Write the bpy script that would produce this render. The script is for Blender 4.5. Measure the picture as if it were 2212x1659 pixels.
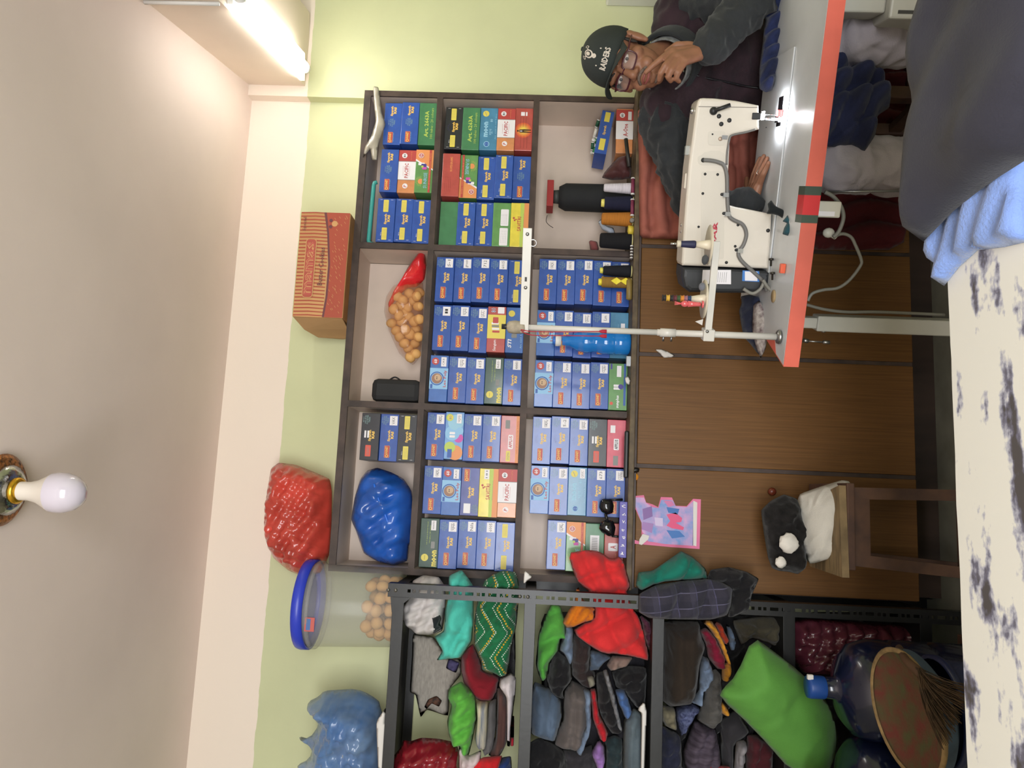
import bpy, bmesh, math, random
from mathutils import Vector, Matrix, noise, geometry
random.seed(7)
D = bpy.data
SC = bpy.context.scene
COL = SC.collection
for o in list(D.objects):
    D.objects.remove(o)

# ------------------------------------------------------------------ camera
# The photograph is a portrait shot stored lying on its side: world up is the picture's left.
F, CX, CY, CAMZ = 1650.0, 1106.0, 829.5, 1.42
_yaw, _pit, _rol = (math.radians(a) for a in (7.99, 2.0, 2.32))
_f = Vector((math.sin(_yaw)*math.cos(_pit), math.cos(_yaw)*math.cos(_pit), math.sin(_pit)))
_r0 = Vector((math.cos(_yaw), -math.sin(_yaw), 0)); _u0 = _r0.cross(_f)
_r = _r0*math.cos(_rol) + _u0*math.sin(_rol); _u = -_r0*math.sin(_rol) + _u0*math.cos(_rol)
EYE = Vector((0, 0, CAMZ))
cam_data = D.cameras.new('camera'); cam = D.objects.new('camera', cam_data); COL.objects.link(cam)
cam_data.sensor_fit = 'HORIZONTAL'; cam_data.sensor_width = 36.0; cam_data.lens = F/2212*36
cam_data.clip_start = 0.02
cx_, cy_, cz_ = -_u, _r, -_f
cam.matrix_world = Matrix(((cx_.x, cy_.x, cz_.x, 0), (cx_.y, cy_.y, cz_.y, 0), (cx_.z, cy_.z, cz_.z, CAMZ), (0, 0, 0, 1)))
SC.camera = cam

# ------------------------------------------------------------------ light and exposure
W = D.worlds.new('sky'); SC.world = W; W.use_nodes = True
W.node_tree.nodes['Background'].inputs[0].default_value = (0.80, 0.90, 1.0, 1)
W.node_tree.nodes['Background'].inputs[1].default_value = 0.4
def area(name, loc, target, sx, sy, power, color):
    l = D.lights.new(name, 'AREA'); l.shape = 'RECTANGLE'; l.size = sx; l.size_y = sy; l.energy = power; l.color = color
    o = D.objects.new(name, l); COL.objects.link(o); o.location = loc
    o.rotation_euler = (Vector(target)-Vector(loc)).to_track_quat('-Z', 'Y').to_euler()
    return o
# daylight coming in through the open shop front behind the photographer
area('shopfront_daylight', (-0.35, -1.55, 1.40), (-0.25, 2.0, 1.45), 2.7, 0.86, 104, (0.97, 0.985, 1.0))
SC.cycles.max_bounces = 5; SC.cycles.diffuse_bounces = 3; SC.cycles.glossy_bounces = 2; SC.cycles.transmission_bounces = 5; SC.cycles.transparent_max_bounces = 10
SC.cycles.caustics_reflective = False; SC.cycles.caustics_refractive = False
SC.cycles.adaptive_threshold = 0.04
VS = SC.view_settings
VS.view_transform = 'Standard'; VS.look = 'None'; VS.exposure = 0.24; VS.gamma = 1.0; VS.use_curve_mapping = False

# ------------------------------------------------------------------ helpers
def ray(x, y):
    return _f + _u*((CX-x)/F) + _r*((CY-y)/F)
def P(x, y, Y):
    d = ray(x, y); return EYE + d*(Y/d.y)
def PZ(x, y, z):
    d = ray(x, y); return EYE + d*((z-CAMZ)/d.z)
def PL(x, y, p0, n):
    d = ray(x, y); return EYE + d*((Vector(p0)-EYE).dot(n)/d.dot(n))
def srgb(c):
    return tuple(((v/255)/12.92 if v/255 <= 0.04045 else ((v/255+0.055)/1.055)**2.4) for v in c)

MATS = {}
def M(name, rgb, rough=0.6, metal=0.0, var=0.06, vscale=6.0, bump=0.0, bscale=60.0, alpha=1.0, trans=0.0,
      sheen=0.0, emit=0.0, coat=0.0, spec=0.5, stretch=(1, 1, 1), rgb2=None, band=None, sss=0.0):
    if name in MATS:
        return MATS[name]
    m = D.materials.new(name); m.use_nodes = True
    nt = m.node_tree; N = nt.nodes; L = nt.links; b = N['Principled BSDF']
    c = srgb(rgb)
    b.inputs['Roughness'].default_value = rough; b.inputs['Metallic'].default_value = metal
    b.inputs['Base Color'].default_value = (*c, 1)
    b.inputs['Specular IOR Level'].default_value = spec
    if sheen: b.inputs['Sheen Weight'].default_value = sheen; b.inputs['Sheen Roughness'].default_value = 0.5
    if coat: b.inputs['Coat Weight'].default_value = coat; b.inputs['Coat Roughness'].default_value = 0.08
    if trans: b.inputs['Transmission Weight'].default_value = trans
    if alpha < 1: b.inputs['Alpha'].default_value = alpha
    if sss:
        b.inputs['Subsurface Weight'].default_value = sss; b.inputs['Subsurface Radius'].default_value = (0.012, 0.005, 0.003)
    if emit:
        b.inputs['Emission Color'].default_value = (*c, 1); b.inputs['Emission Strength'].default_value = emit
    if var or bump:
        tc = N.new('ShaderNodeTexCoord'); mp = N.new('ShaderNodeMapping'); L.new(tc.outputs['Object'], mp.inputs[0])
        mp.inputs['Scale'].default_value = stretch
    if var:
        nz = N.new('ShaderNodeTexNoise'); nz.inputs['Scale'].default_value = vscale; nz.inputs['Detail'].default_value = 5
        L.new(mp.outputs[0], nz.inputs['Vector'])
        rp = N.new('ShaderNodeValToRGB'); L.new(nz.outputs[0], rp.inputs[0])
        c2 = srgb(rgb2) if rgb2 else None
        lo = tuple(max(0, v*(1-var*2.2)) for v in c); hi = tuple(min(1, v*(1+var*2.2)) for v in c)
        if c2: lo, hi = c, c2
        rp.color_ramp.elements[0].position = 0.32; rp.color_ramp.elements[1].position = 0.68
        rp.color_ramp.elements[0].color = (*lo, 1); rp.color_ramp.elements[1].color = (*hi, 1)
        L.new(rp.outputs[0], b.inputs['Base Color'])
    if bump:
        nb = N.new('ShaderNodeTexNoise'); nb.inputs['Scale'].default_value = bscale; nb.inputs['Detail'].default_value = 4
        L.new(mp.outputs[0], nb.inputs['Vector'])
        bp = N.new('ShaderNodeBump'); bp.inputs['Strength'].default_value = bump; bp.inputs['Distance'].default_value = 0.004
        L.new(nb.outputs[0], bp.inputs['Height']); L.new(bp.outputs[0], b.inputs['Normal'])
    MATS[name] = m
    return m
def wrinkled(m, scale=16.0, strength=0.55, dist=0.012, aniso=(1, 1, 1)):
    """adds creases to a material: ridged relief in front of the fine weave"""
    nt = m.node_tree; N = nt.nodes; L = nt.links; b = N['Principled BSDF']
    tc = N.new('ShaderNodeTexCoord'); mp = N.new('ShaderNodeMapping'); mp.inputs['Scale'].default_value = aniso; L.new(tc.outputs['Object'], mp.inputs[0])
    n = N.new('ShaderNodeTexNoise'); n.noise_type = 'RIDGED_MULTIFRACTAL'; n.inputs['Scale'].default_value = scale; n.inputs['Detail'].default_value = 2.5; n.inputs['Distortion'].default_value = 0.7
    L.new(mp.outputs[0], n.inputs['Vector'])
    bp = N.new('ShaderNodeBump'); bp.inputs['Strength'].default_value = strength; bp.inputs['Distance'].default_value = dist; L.new(n.outputs[0], bp.inputs['Height'])
    if b.inputs['Normal'].links: L.new(b.inputs['Normal'].links[0].from_socket, bp.inputs['Normal'])
    L.new(bp.outputs[0], b.inputs['Normal']); return m
def cloth(name, rgb, var=0.10, rgb2=None, vscale=9, rough=0.9, wr=0.75):
    if name in MATS: return MATS[name]
    m = M(name, rgb, rough=rough, var=var, vscale=vscale, bump=0.25, bscale=260, sheen=0.12, spec=0.2, rgb2=rgb2)
    return wrinkled(m, 17.0, wr, 0.012) if wr else m

class MB:
    """collects shapes; build() links them as one mesh object"""
    def __init__(s):
        s.v = []; s.f = []; s.m = []; s.sm = []
    def add(s, vs, fs, mi=0, smooth=False):
        n = len(s.v); s.v += [tuple(v) for v in vs]
        for f in fs:
            s.f.append([i+n for i in f]); s.m.append(mi); s.sm.append(smooth)
        return s
    def box(s, lo, hi, mi=0, bev=0.0, M4=None):
        lo = Vector(lo); hi = Vector(hi)
        if bev <= 0:
            vs = [Vector((x, y, z)) for x in (lo.x, hi.x) for y in (lo.y, hi.y) for z in (lo.z, hi.z)]
            fs = [(0, 1, 3, 2), (4, 6, 7, 5), (0, 4, 5, 1), (2, 3, 7, 6), (0, 2, 6, 4), (1, 5, 7, 3)]
        else:
            bm = bmesh.new(); bmesh.ops.create_cube(bm, size=1)
            sz = hi-lo; c = (hi+lo)/2
            for v in bm.verts: v.co = Vector((v.co.x*sz.x, v.co.y*sz.y, v.co.z*sz.z)) + c
            bmesh.ops.bevel(bm, geom=list(bm.edges), offset=bev, segments=2, profile=0.5, affect='EDGES')
            bm.verts.index_update()
            vs = [v.co.copy() for v in bm.verts]; fs = [[v.index for v in f.verts] for f in bm.faces]; bm.free()
        if M4: vs = [M4 @ v for v in vs]
        return s.add(vs, fs, mi)
    def lathe(s, prof, M4=None, n=24, mi=0, smooth=True, cap=True):
        """prof: [(r, z)...] turned round local z"""
        vs = []; fs = []
        k = len(prof)
        for i in range(n):
            a = 2*math.pi*i/n
            for r, z in prof: vs.append(Vector((r*math.cos(a), r*math.sin(a), z)))
        for i in range(n):
            j = (i+1) % n
            for q in range(k-1): fs.append((i*k+q, j*k+q, j*k+q+1, i*k+q+1))
        if cap:
            if prof[0][0] > 1e-6: fs.append([i*k for i in range(n)][::-1])
            if prof[-1][0] > 1e-6: fs.append([i*k+k-1 for i in range(n)])
        if M4: vs = [M4 @ v for v in vs]
        return s.add(vs, fs, mi, smooth)
    def tube(s, pts, r, n=8, mi=0, closed=False, smooth=True):
        pts = [Vector(p) for p in pts]; k = len(pts)
        rs = r if isinstance(r, (list, tuple)) else [r]*k
        vs = []; fs = []; up = None
        for i in range(k):
            if closed: t = pts[(i+1) % k]-pts[i-1]
            else: t = pts[min(i+1, k-1)]-pts[max(i-1, 0)]
            t.normalize()
            if up is None:
                up = Vector((0, 0, 1)) if abs(t.z) < 0.9 else Vector((1, 0, 0))
            sd = t.cross(up); sd.normalize(); up = sd.cross(t); up.normalize()
            for q in range(n):
                a = 2*math.pi*q/n
                vs.append(pts[i] + (sd*math.cos(a)+up*math.sin(a))*rs[i])
        lim = k if closed else k-1
        for i in range(lim):
            j = (i+1) % k
            for q in range(n):
                w = (q+1) % n; fs.append((i*n+q, i*n+w, j*n+w, j*n+q))
        if not closed:
            fs.append(list(range(n))[::-1]); fs.append([(k-1)*n+q for q in range(n)])
        return s.add(vs, fs, mi, smooth)
    def sphere(s, c, r, n=16, mi=0, M4=None):
        """r: number or (rx, ry, rz)"""
        r = (r, r, r) if not isinstance(r, (tuple, list)) else r
        vs = []; fs = []; h = n//2
        vs.append(Vector((0, 0, 1)))
        for i in range(1, h):
            t = math.pi*i/h
            for j in range(n):
                a = 2*math.pi*j/n; vs.append(Vector((math.sin(t)*math.cos(a), math.sin(t)*math.sin(a), math.cos(t))))
        vs.append(Vector((0, 0, -1)))
        for j in range(n): fs.append((0, 1+j, 1+(j+1) % n))
        for i in range(h-2):
            for j in range(n):
                a = 1+i*n+j; b = 1+i*n+(j+1) % n; fs.append((a, a+n, b+n, b))
        e = len(vs)-1
        for j in range(n): fs.append((e, 1+(h-2)*n+(j+1) % n, 1+(h-2)*n+j))
        vs = [Vector((v.x*r[0], v.y*r[1], v.z*r[2])) for v in vs]
        if M4: vs = [M4 @ v for v in vs]
        vs = [v+Vector(c) for v in vs]
        return s.add(vs, fs, mi, True)
    def prism(s, poly, axis_vec, mi=0, smooth=False):
        """poly: list of 3-D points, pushed along axis_vec"""
        n = len(poly); a = [Vector(p) for p in poly]; b = [p+Vector(axis_vec) for p in a]
        tri = geometry.tessellate_polygon([a])
        fs = [list(t) for t in tri] + [[i+n for i in t][::-1] for t in tri]
        fs += [(i, (i+1) % n, n+(i+1) % n, n+i) for i in range(n)]
        return s.add(a+b, fs, mi, smooth)
    def build(s, name, mats, parent=None, fixn=True):
        me = D.meshes.new(name); me.from_pydata(s.v, [], s.f)
        mats = mats if isinstance(mats, (list, tuple)) else [mats]
        for m in mats: me.materials.append(m)
        me.polygons.foreach_set('material_index', s.m); me.polygons.foreach_set('use_smooth', s.sm)
        if fixn:
            bm = bmesh.new(); bm.from_mesh(me); bmesh.ops.recalc_face_normals(bm, faces=bm.faces); bm.to_mesh(me); bm.free()
        me.update()
        return link(name, me, parent)
def link(name, data, parent=None):
    o = D.objects.new(name, data); COL.objects.link(o)
    if parent: o.parent = parent
    return o
def empty(name, loc=(0, 0, 0), rotz=0.0):
    o = D.objects.new(name, None); COL.objects.link(o); o.location = loc; o.rotation_euler = (0, 0, rotz)
    o.empty_display_size = 0.05
    return o
def tag(o, label=None, cat=None, group=None, kind=None):
    if label: o['label'] = label
    if cat: o['category'] = cat
    if group: o['group'] = group
    if kind: o['kind'] = kind
    return o
def axes(origin, xd, zd):
    """matrix with local x along xd and local z along zd (orthonormalised)"""
    z = Vector(zd).normalized(); x = Vector(xd); x = (x - z*x.dot(z)).normalized(); y = z.cross(x)
    return Matrix(((x.x, y.x, z.x, origin[0]), (x.y, y.y, z.y, origin[1]), (x.z, y.z, z.z, origin[2]), (0, 0, 0, 1)))
def T(x, y, z): return Matrix.Translation((x, y, z))
def along(a, b):
    """local z runs from a to b"""
    a = Vector(a); b = Vector(b); d = b-a
    return axes(a, (1, 0, 0) if abs(d.normalized().x) < 0.9 else (0, 1, 0), d)
def smooth_closed(pts, it=1):
    for _ in range(it):
        q = []
        for i in range(len(pts)):
            a = pts[i]; b = pts[(i+1) % len(pts)]
            q.append((a[0]*0.75+b[0]*0.25, a[1]*0.75+b[1]*0.25)); q.append((a[0]*0.25+b[0]*0.75, a[1]*0.25+b[1]*0.75))
        pts = q
    return pts
def spline(pts, k=6):
    """Catmull-Rom through 3-D points"""
    pts = [Vector(p) for p in pts]; out = []
    for i in range(len(pts)-1):
        p0 = pts[max(i-1, 0)]; p1 = pts[i]; p2 = pts[i+1]; p3 = pts[min(i+2, len(pts)-1)]
        for q in range(k):
            t = q/k
            out.append(0.5*((2*p1)+(p2-p0)*t+(2*p0-5*p1+4*p2-p3)*t*t+(3*p1-p0-3*p2+p3)*t**3))
    out.append(pts[-1]); return out

def soft(name, outline, Y, depth, mat, parent=None, res=7.0, edge=None, back=0.35, folds=(), lump=0.0, lscale=9.0, sm=0, seed=0, tilt=(0, 0), amp=2.8):
    """A soft body (cloth bundle, bag, cushion) with real thickness.
    outline: closed list of photograph pixels read at world plane Y; depth: how far it bulges to the front (metres);
    folds: list of (dirx, dirz, wavelength m, amplitude m, phase); tilt: the plane leans (dY/dX, dY/dZ)."""
    pts = smooth_closed(outline, sm) if sm else list(outline)
    if not sm:   # cut every corner by a fifth only, so that the drawn outline keeps its size
        q = []
        for i in range(len(pts)):
            a, b, c = pts[i-1], pts[i], pts[(i+1) % len(pts)]
            q += [(b[0]*0.8+a[0]*0.2, b[1]*0.8+a[1]*0.2), (b[0]*0.93+(a[0]+c[0])*0.035, b[1]*0.93+(a[1]+c[1])*0.035), (b[0]*0.8+c[0]*0.2, b[1]*0.8+c[1]*0.2)]
        pts = q
    w = [P(x, y, Y) for x, y in pts]
    poly = [(p.x, p.z) for p in w]
    cxm = sum(p[0] for p in poly)/len(poly); czm = sum(p[1] for p in poly)/len(poly)
    step = res/F*Y
    # resample outline
    rs = []
    for i in range(len(poly)):
        a = Vector(poly[i]); b = Vector(poly[(i+1) % len(poly)]); n = max(1, int((b-a).length/step))
        for q in range(n): rs.append(a.lerp(b, q/n))
    n = len(rs)
    def inside(p):
        c = False; j = n-1
        for i in range(n):
            if (rs[i].y > p.y) != (rs[j].y > p.y) and p.x < (rs[j].x-rs[i].x)*(p.y-rs[i].y)/(rs[j].y-rs[i].y)+rs[i].x: c = not c
            j = i
        return c
    def dist(p):
        d = 1e9
        for i in range(n):
            a = rs[i]; b = rs[(i+1) % n]; ab = b-a; l = ab.length_squared
            t = 0 if l == 0 else max(0, min(1, (p-a).dot(ab)/l)); d = min(d, (p-(a+ab*t)).length)
        return d
    x0 = min(p.x for p in rs); x1 = max(p.x for p in rs); z0 = min(p.y for p in rs); z1 = max(p.y for p in rs)
    inner = []; dd = []
    rnd = random.Random(seed+len(outline))
    yy = z0+step*0.5; row = 0
    while yy < z1:
        xx = x0+step*(0.5 if row % 2 else 0.0)
        while xx < x1:
            p = Vector((xx, yy))
            if inside(p):
                d = dist(p)
                if d > step*0.45: inner.append(p); dd.append(d)
            xx += step
        yy += step*0.87; row += 1
    dm = max(dd) if dd else step
    e = edge if edge else min(dm*0.95, max(0.03, depth*0.8))
    allp = rs+inner; alld = [0.0]*n+dd
    res_ = geometry.delaunay_2d_cdt(allp, [], [list(range(n))], 1, 1e-7)
    vv, tris, orig = res_[0], res_[2], res_[3]
    def shape(p, d):
        t = min(1, d/e); k = 1-(1-t)**2.2
        b = depth*k
        for dx, dz, wl, am, ph in folds:
            q = noise.noise(Vector((p.x*5+seed, p.y*5, ph)))*1.1
            sn = abs(math.sin((p.x*dx+p.y*dz)*math.pi/wl+ph+q*1.6)); b += amp*am*(1.9*sn**0.75-1.0)*min(1, k*1.4)
        if lump:
            b += lump*noise.fractal(Vector((p.x*lscale+seed*3.1, p.y*lscale, 0.7*seed)), 1.0, 2.0, 3)*min(1, k*1.3)
            r1 = 1-abs(noise.noise(Vector((p.x*lscale*1.5+7*seed, p.y*lscale*1.1, seed))))*2.4; b += lump*0.5*max(0, r1)**2*min(1, k*1.3)
        return b, depth*back*k
    vs = []; m = len(vv); fi = []; on = []
    for i, v in enumerate(vv):
        o = orig[i][0] if orig[i] else 0
        d = alld[o] if o < len(alld) else 0
        edgev = o < n
        b, bk = shape(v, 0 if edgev else d)
        yl = Y + (v.x-cxm)*tilt[0] + (v.y-czm)*tilt[1]
        vs.append((v.x, yl-(0 if edgev else b), v.y)); on.append(edgev); fi.append((v.x, yl+bk, v.y))
    mp = {}
    for i in range(m):
        if on[i]: mp[i] = i
        else: mp[i] = len(vs); vs.append(fi[i])
    fs = []
    for t in tris:
        t = list(t); fs.append(t); fs.append([mp[i] for i in t][::-1])
    mb = MB().add(vs, [f for f in fs if len(set(f)) > 2], 0, True)
    return mb.build(name, mat, parent)

def text_mesh(s, size=1.0, bold=0.0, key={}):
    k = (s, bold)
    if k not in key:
        cu = D.curves.new('lettering', 'FONT'); cu.body = s; cu.size = 1.0; cu.resolution_u = 1; cu.offset = bold
        cu.align_x = 'CENTER'; cu.align_y = 'CENTER'
        o = D.objects.new('lettering', cu); COL.objects.link(o)
        dg = bpy.context.evaluated_depsgraph_get()
        me = D.meshes.new_from_object(o.evaluated_get(dg))
        vs = [v.co.copy() for v in me.vertices]; fs = [list(p.vertices) for p in me.polygons]
        D.objects.remove(o); D.curves.remove(cu); D.meshes.remove(me)
        if vs:
            x0 = min(v.x for v in vs); x1 = max(v.x for v in vs); y0 = min(v.y for v in vs); y1 = max(v.y for v in vs)
            vs = [Vector((v.x-(x0+x1)/2, v.y-(y0+y1)/2, 0)) for v in vs]; key[k] = (vs, fs, x1-x0, y1-y0)
        else: key[k] = ([], [], 1, 1)
    return key[k]
class Print:
    """flat print on a face seen from -Y: local x to the right, local z up, paper-thin layers; each section becomes one part"""
    def __init__(s, name='printed_front'):
        s.secs = []; s.lay = 0; s.sec(name)
    def sec(s, name):
        s.c = MB(); s.cm = []; s.secs.append((name, s.c, s.cm)); return s
    def mi(s, m):
        if m not in s.cm: s.cm.append(m)
        return s.cm.index(m)
    def y(s):
        s.lay += 1; return -0.00012*s.lay-0.0002
    def rect(s, x, z, w, h, m, r=0.0):
        y = s.y()
        if r <= 0: pts = [(x-w/2, z-h/2), (x+w/2, z-h/2), (x+w/2, z+h/2), (x-w/2, z+h/2)]
        else:
            pts = []
            for cx, cz, a0 in ((x+w/2-r, z+h/2-r, 0), (x-w/2+r, z+h/2-r, 90), (x-w/2+r, z-h/2+r, 180), (x+w/2-r, z-h/2+r, 270)):
                for k in range(4):
                    a = math.radians(a0+30*k); pts.append((cx+r*math.cos(a), cz+r*math.sin(a)))
        s.c.add([(a, y, b) for a, b in pts], [list(range(len(pts)))], s.mi(m)); return s
    def poly(s, pts, m):
        y = s.y(); v = [Vector((a, y, b)) for a, b in pts]
        s.c.add(v, [list(t) for t in geometry.tessellate_polygon([v])], s.mi(m)); return s
    def disc(s, x, z, r, m, n=20):
        return s.poly([(x+r*math.cos(2*math.pi*i/n), z+r*math.sin(2*math.pi*i/n)) for i in range(n)], m)
    def text(s, t, x, z, w, h, m, bold=0.0, rot=0.0, shear=0.0):
        vs, fs, tw, th = text_mesh(t, 1.0, bold)
        if not vs: return s
        y = s.y(); sx = w/tw; sz = h/th; c, q = math.cos(rot), math.sin(rot)
        out = []
        for v in vs:
            a = v.x*sx + v.y*sz*shear; b = v.y*sz; out.append((x+a*c-b*q, y, z+a*q+b*c))
        s.c.add(out, fs, s.mi(m)); return s
    def stroke(s, pts, wd, m):
        y = s.y()
        for (x0, z0), (x1, z1) in zip(pts, pts[1:]):
            d = Vector((x1-x0, z1-z0)); l = d.length or 1e-6; nx, nz = -d.y/l*wd/2, d.x/l*wd/2
            ex, ez = d.x/l*wd/2, d.y/l*wd/2
            s.c.add([(x0+nx-ex, y, z0+nz-ez), (x0-nx-ex, y, z0-nz-ez), (x1-nx+ex, y, z1-nz+ez), (x1+nx+ex, y, z1+nz+ez)], [(0, 1, 2, 3)], s.mi(m))
        return s
    def done(s, parent=None):
        """list of (name, mesh object)"""
        out = []
        for name, c, cm in s.secs:
            if not c.f: continue
            for i, f in enumerate(c.f):   # every print faces -Y
                a, b, d = (Vector(c.v[j]) for j in f[:3])
                if (b-a).cross(d-a).y > 0: c.f[i] = f[::-1]
            out.append(c.build(name, cm, parent, fixn=False))
        return out
def place(objs, M4):
    for o in objs: o.matrix_local = M4
def copy_tree(o, parent=None):
    c = o.copy(); COL.objects.link(c); c.parent = parent
    for ch in list(o.children): copy_tree(ch, c)
    return c
# ------------------------------------------------------------------ the room
WY = 2.88; CEIL = 2.63
def struct(name, mb, m, parent=None):
    o = mb.build(name, m, parent); o['kind'] = 'structure'; return o
m_ceil = M('ceiling_paint', (238, 221, 211), rough=0.95, var=0.02, vscale=2, bump=0.05, bscale=90)
m_white = M('white_wall_paint', (242, 226, 210), rough=0.9, var=0.02, vscale=3, bump=0.05, bscale=90)
m_green = M('lime_wall_paint', (207, 210, 168), rough=0.9, var=0.025, vscale=3, bump=0.06, bscale=90)
m_floor = M('cement_floor', (150, 148, 134), rough=0.75, var=0.14, vscale=4, bump=0.15, bscale=40)
def wall_paint():
    m = m_green.copy(); m.name = 'lime_wall_with_white_band'
    nt = m.node_tree; N = nt.nodes; L = nt.links; b = N['Principled BSDF']
    src = b.inputs['Base Color'].links[0].from_socket
    tc = N.new('ShaderNodeTexCoord'); sp = N.new('ShaderNodeSeparateXYZ'); L.new(tc.outputs['Object'], sp.inputs[0])
    nz = N.new('ShaderNodeTexNoise'); nz.inputs['Scale'].default_value = 14
    L.new(tc.outputs['Object'], nz.inputs['Vector'])
    ad = N.new('ShaderNodeMath'); ad.operation = 'MULTIPLY_ADD'; ad.inputs[1].default_value = 0.012
    L.new(nz.outputs[0], ad.inputs[0]); L.new(sp.outputs['Z'], ad.inputs[2])
    gt = N.new('ShaderNodeMath'); gt.operation = 'GREATER_THAN'; gt.inputs[1].default_value = 2.396; L.new(ad.outputs[0], gt.inputs[0])
    mx = N.new('ShaderNodeMix'); mx.data_type = 'RGBA'; L.new(gt.outputs[0], mx.inputs[0]); L.new(src, mx.inputs[6])
    mx.inputs[7].default_value = (*srgb((244, 229, 214)), 1); L.new(mx.outputs[2], b.inputs['Base Color'])
    return m
m_band = wall_paint()
struct('floor', MB().box((-1.75, -1.6, -0.08), (2.45, 3.0, 0)), m_floor)
struct('ceiling', MB().box((-1.75, -1.6, CEIL), (2.45, 3.0, CEIL+0.1)), m_ceil)
struct('wall_back', MB().box((-1.75, WY, 0), (2.45, WY+0.1, CEIL)), m_band)
struct('wall_left', MB().box((-1.85, -1.6, 0), (-1.75, 3.0, CEIL)), M('dimmed_side_wall', (176, 168, 140), rough=0.9, var=0.05))  # unseen wall, given a darker tone to cut bounced light
struct('wall_right', MB().box((2.35, -1.6, 0), (2.45, 3.0, CEIL)), m_green)
fw = MB()
fw.box((-1.72, -1.7, 0), (1.05, -1.6, 0.95)); fw.box((-1.75, -1.7, 0), (-1.72, -1.6, CEIL)).box((1.05, -1.7, 0), (2.45, -1.6, CEIL)).box((-1.75, -1.7, 2.4), (1.05, -1.6, CEIL))  # low unseen half wall added to block light from below
struct('wall_front', fw, m_green)
# shallow pier in the right corner of the back wall
struct('wall_pier', MB().box((1.523, WY-0.045, 0), (2.35, WY, CEIL)), m_band)
# ceiling beam running towards the shop front
bd = Vector((0.222, 0.975, 0)).normalized(); bn = Vector((bd.y, -bd.x, 0))
b0 = Vector((1.578, 2.88, 0)); a0 = b0 - bd*4.3
pl = [a0, b0, b0+bn*0.3, a0+bn*0.3]
struct('trim_1', MB().prism([p+Vector((0, 0, 2.402)) for p in pl], (0, 0, CEIL-2.402)), m_white)
# ------------------------------------------------------------------ the built-in shelves
SY0, SY1 = 2.68, 2.878        # front and back of the open shelves
XL, XN, XM, XR = -0.300, 0.283, 0.866, 1.470
ZT, Z1, Z2, ZB = 2.118, 1.832, 1.470, 1.107
m_lam = M('cream_laminate', (212, 194, 180), rough=0.55, var=0.03, vscale=5)
m_edge = M('dark_brown_edging', (66, 52, 46), rough=0.6, var=0.2, vscale=16, bump=0.12, bscale=50)
m_dark = M('dark_stained_wood', (56, 40, 32), rough=0.6, var=0.2, vscale=9, stretch=(1, 1, 0.2))
m_back = M('grey_back_panel', (176, 166, 158), rough=0.6, var=0.05, vscale=8)
cab = tag(empty('shelf_cabinet', (XL, SY0, ZB)), 'dark-edged open shelf cabinet with three bays full of thread boxes', 'shelf cabinet')
def cpart(name, lo, hi, m, bev=0.0, parent=cab):
    o = MB().box(lo, hi, bev=bev).build(name, m, parent)
    o.matrix_parent_inverse = Matrix.Translation(-parent.location) if parent else Matrix()
    return o
t = 0.011
e = 0.003
cpart('top_board', (XL, SY0+e, ZT-2*t), (XR, SY1, ZT), m_lam)
cpart('edge_strip', (XL, SY0-0.004, ZT-2*t-0.002), (XR, SY0+e, ZT+0.001), m_edge)
for x in (XL+t, XR-t):
    cpart('side_board', (x-t, SY0+e, ZB), (x+t, SY1, ZT-2*t), m_lam)
    cpart('edge_strip', (x-t, SY0-0.004, ZB), (x+t, SY0+e, ZT-2*t-0.002), m_edge)
for x in (XN, XM):
    cpart('divider', (x-t*0.8, SY0+e, ZB), (x+t*0.8, SY1, ZT-2*t), m_lam)
    cpart('edge_strip', (x-t, SY0-0.0045, ZB), (x+t, SY0+e, ZT-2*t-0.002), m_edge)
for z in (Z1, Z2):
    for a, b in ((XL+2*t, XN-t), (XN+t, XM-t), (XM+t, XR-2*t)):
        cpart('shelf_board', (a, SY0+e, z-t*0.8), (b, SY1, z+t*0.8), m_lam)
        cpart('edge_strip', (a, SY0-0.004, z-t), (b, SY0+e, z+t), m_edge)
for (a, b) in ((XL+2*t, XN-t), (XN+t, XM-t), (XM+t, XR-2*t)):
    cpart('back_panel', (a, SY1-0.006, ZB), (b, SY1, ZT-2*t), m_lam)

# lower cupboard with plain veneer doors
def wood_mat(name, c1, c2):
    m = D.materials.new(name); m.use_nodes = True; nt = m.node_tree; N = nt.nodes; L = nt.links; b = N['Principled BSDF']
    tc = N.new('ShaderNodeTexCoord'); mp = N.new('ShaderNodeMapping'); mp.inputs['Scale'].default_value = (60, 60, 1.3)
    L.new(tc.outputs['Object'], mp.inputs[0])
    nz = N.new('ShaderNodeTexNoise'); nz.inputs['Scale'].default_value = 3.0; nz.inputs['Detail'].default_value = 8; nz.inputs['Distortion'].default_value = 0.6
    L.new(mp.outputs[0], nz.inputs['Vector'])
    rp = N.new('ShaderNodeValToRGB'); rp.color_ramp.elements[0].position = 0.3; rp.color_ramp.elements[1].position = 0.75
    rp.color_ramp.elements[0].color = (*srgb(c1), 1); rp.color_ramp.elements[1].color = (*srgb(c2), 1)
    L.new(nz.outputs[0], rp.inputs[0]); L.new(rp.outputs[0], b.inputs['Base Color'])
    b.inputs['Roughness'].default_value = 0.5; b.inputs['Specular IOR Level'].default_value = 0.3
    return m
m_veneer = wood_mat('teak_veneer', (96, 64, 30), (116, 80, 40))
DY = 2.60
low = tag(empty('cupboard', (XL, DY, 0)), 'low wooden cupboard with plain brown veneer doors under the shelves', 'cupboard')
cpart('carcass', (XL, DY+0.02, 0.15), (XR, SY1, ZB-0.02), m_dark, parent=low)
cpart('kick_board', (XL, DY+0.16, 0.0), (XR, DY+0.18, 0.15), m_dark, parent=low)
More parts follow.
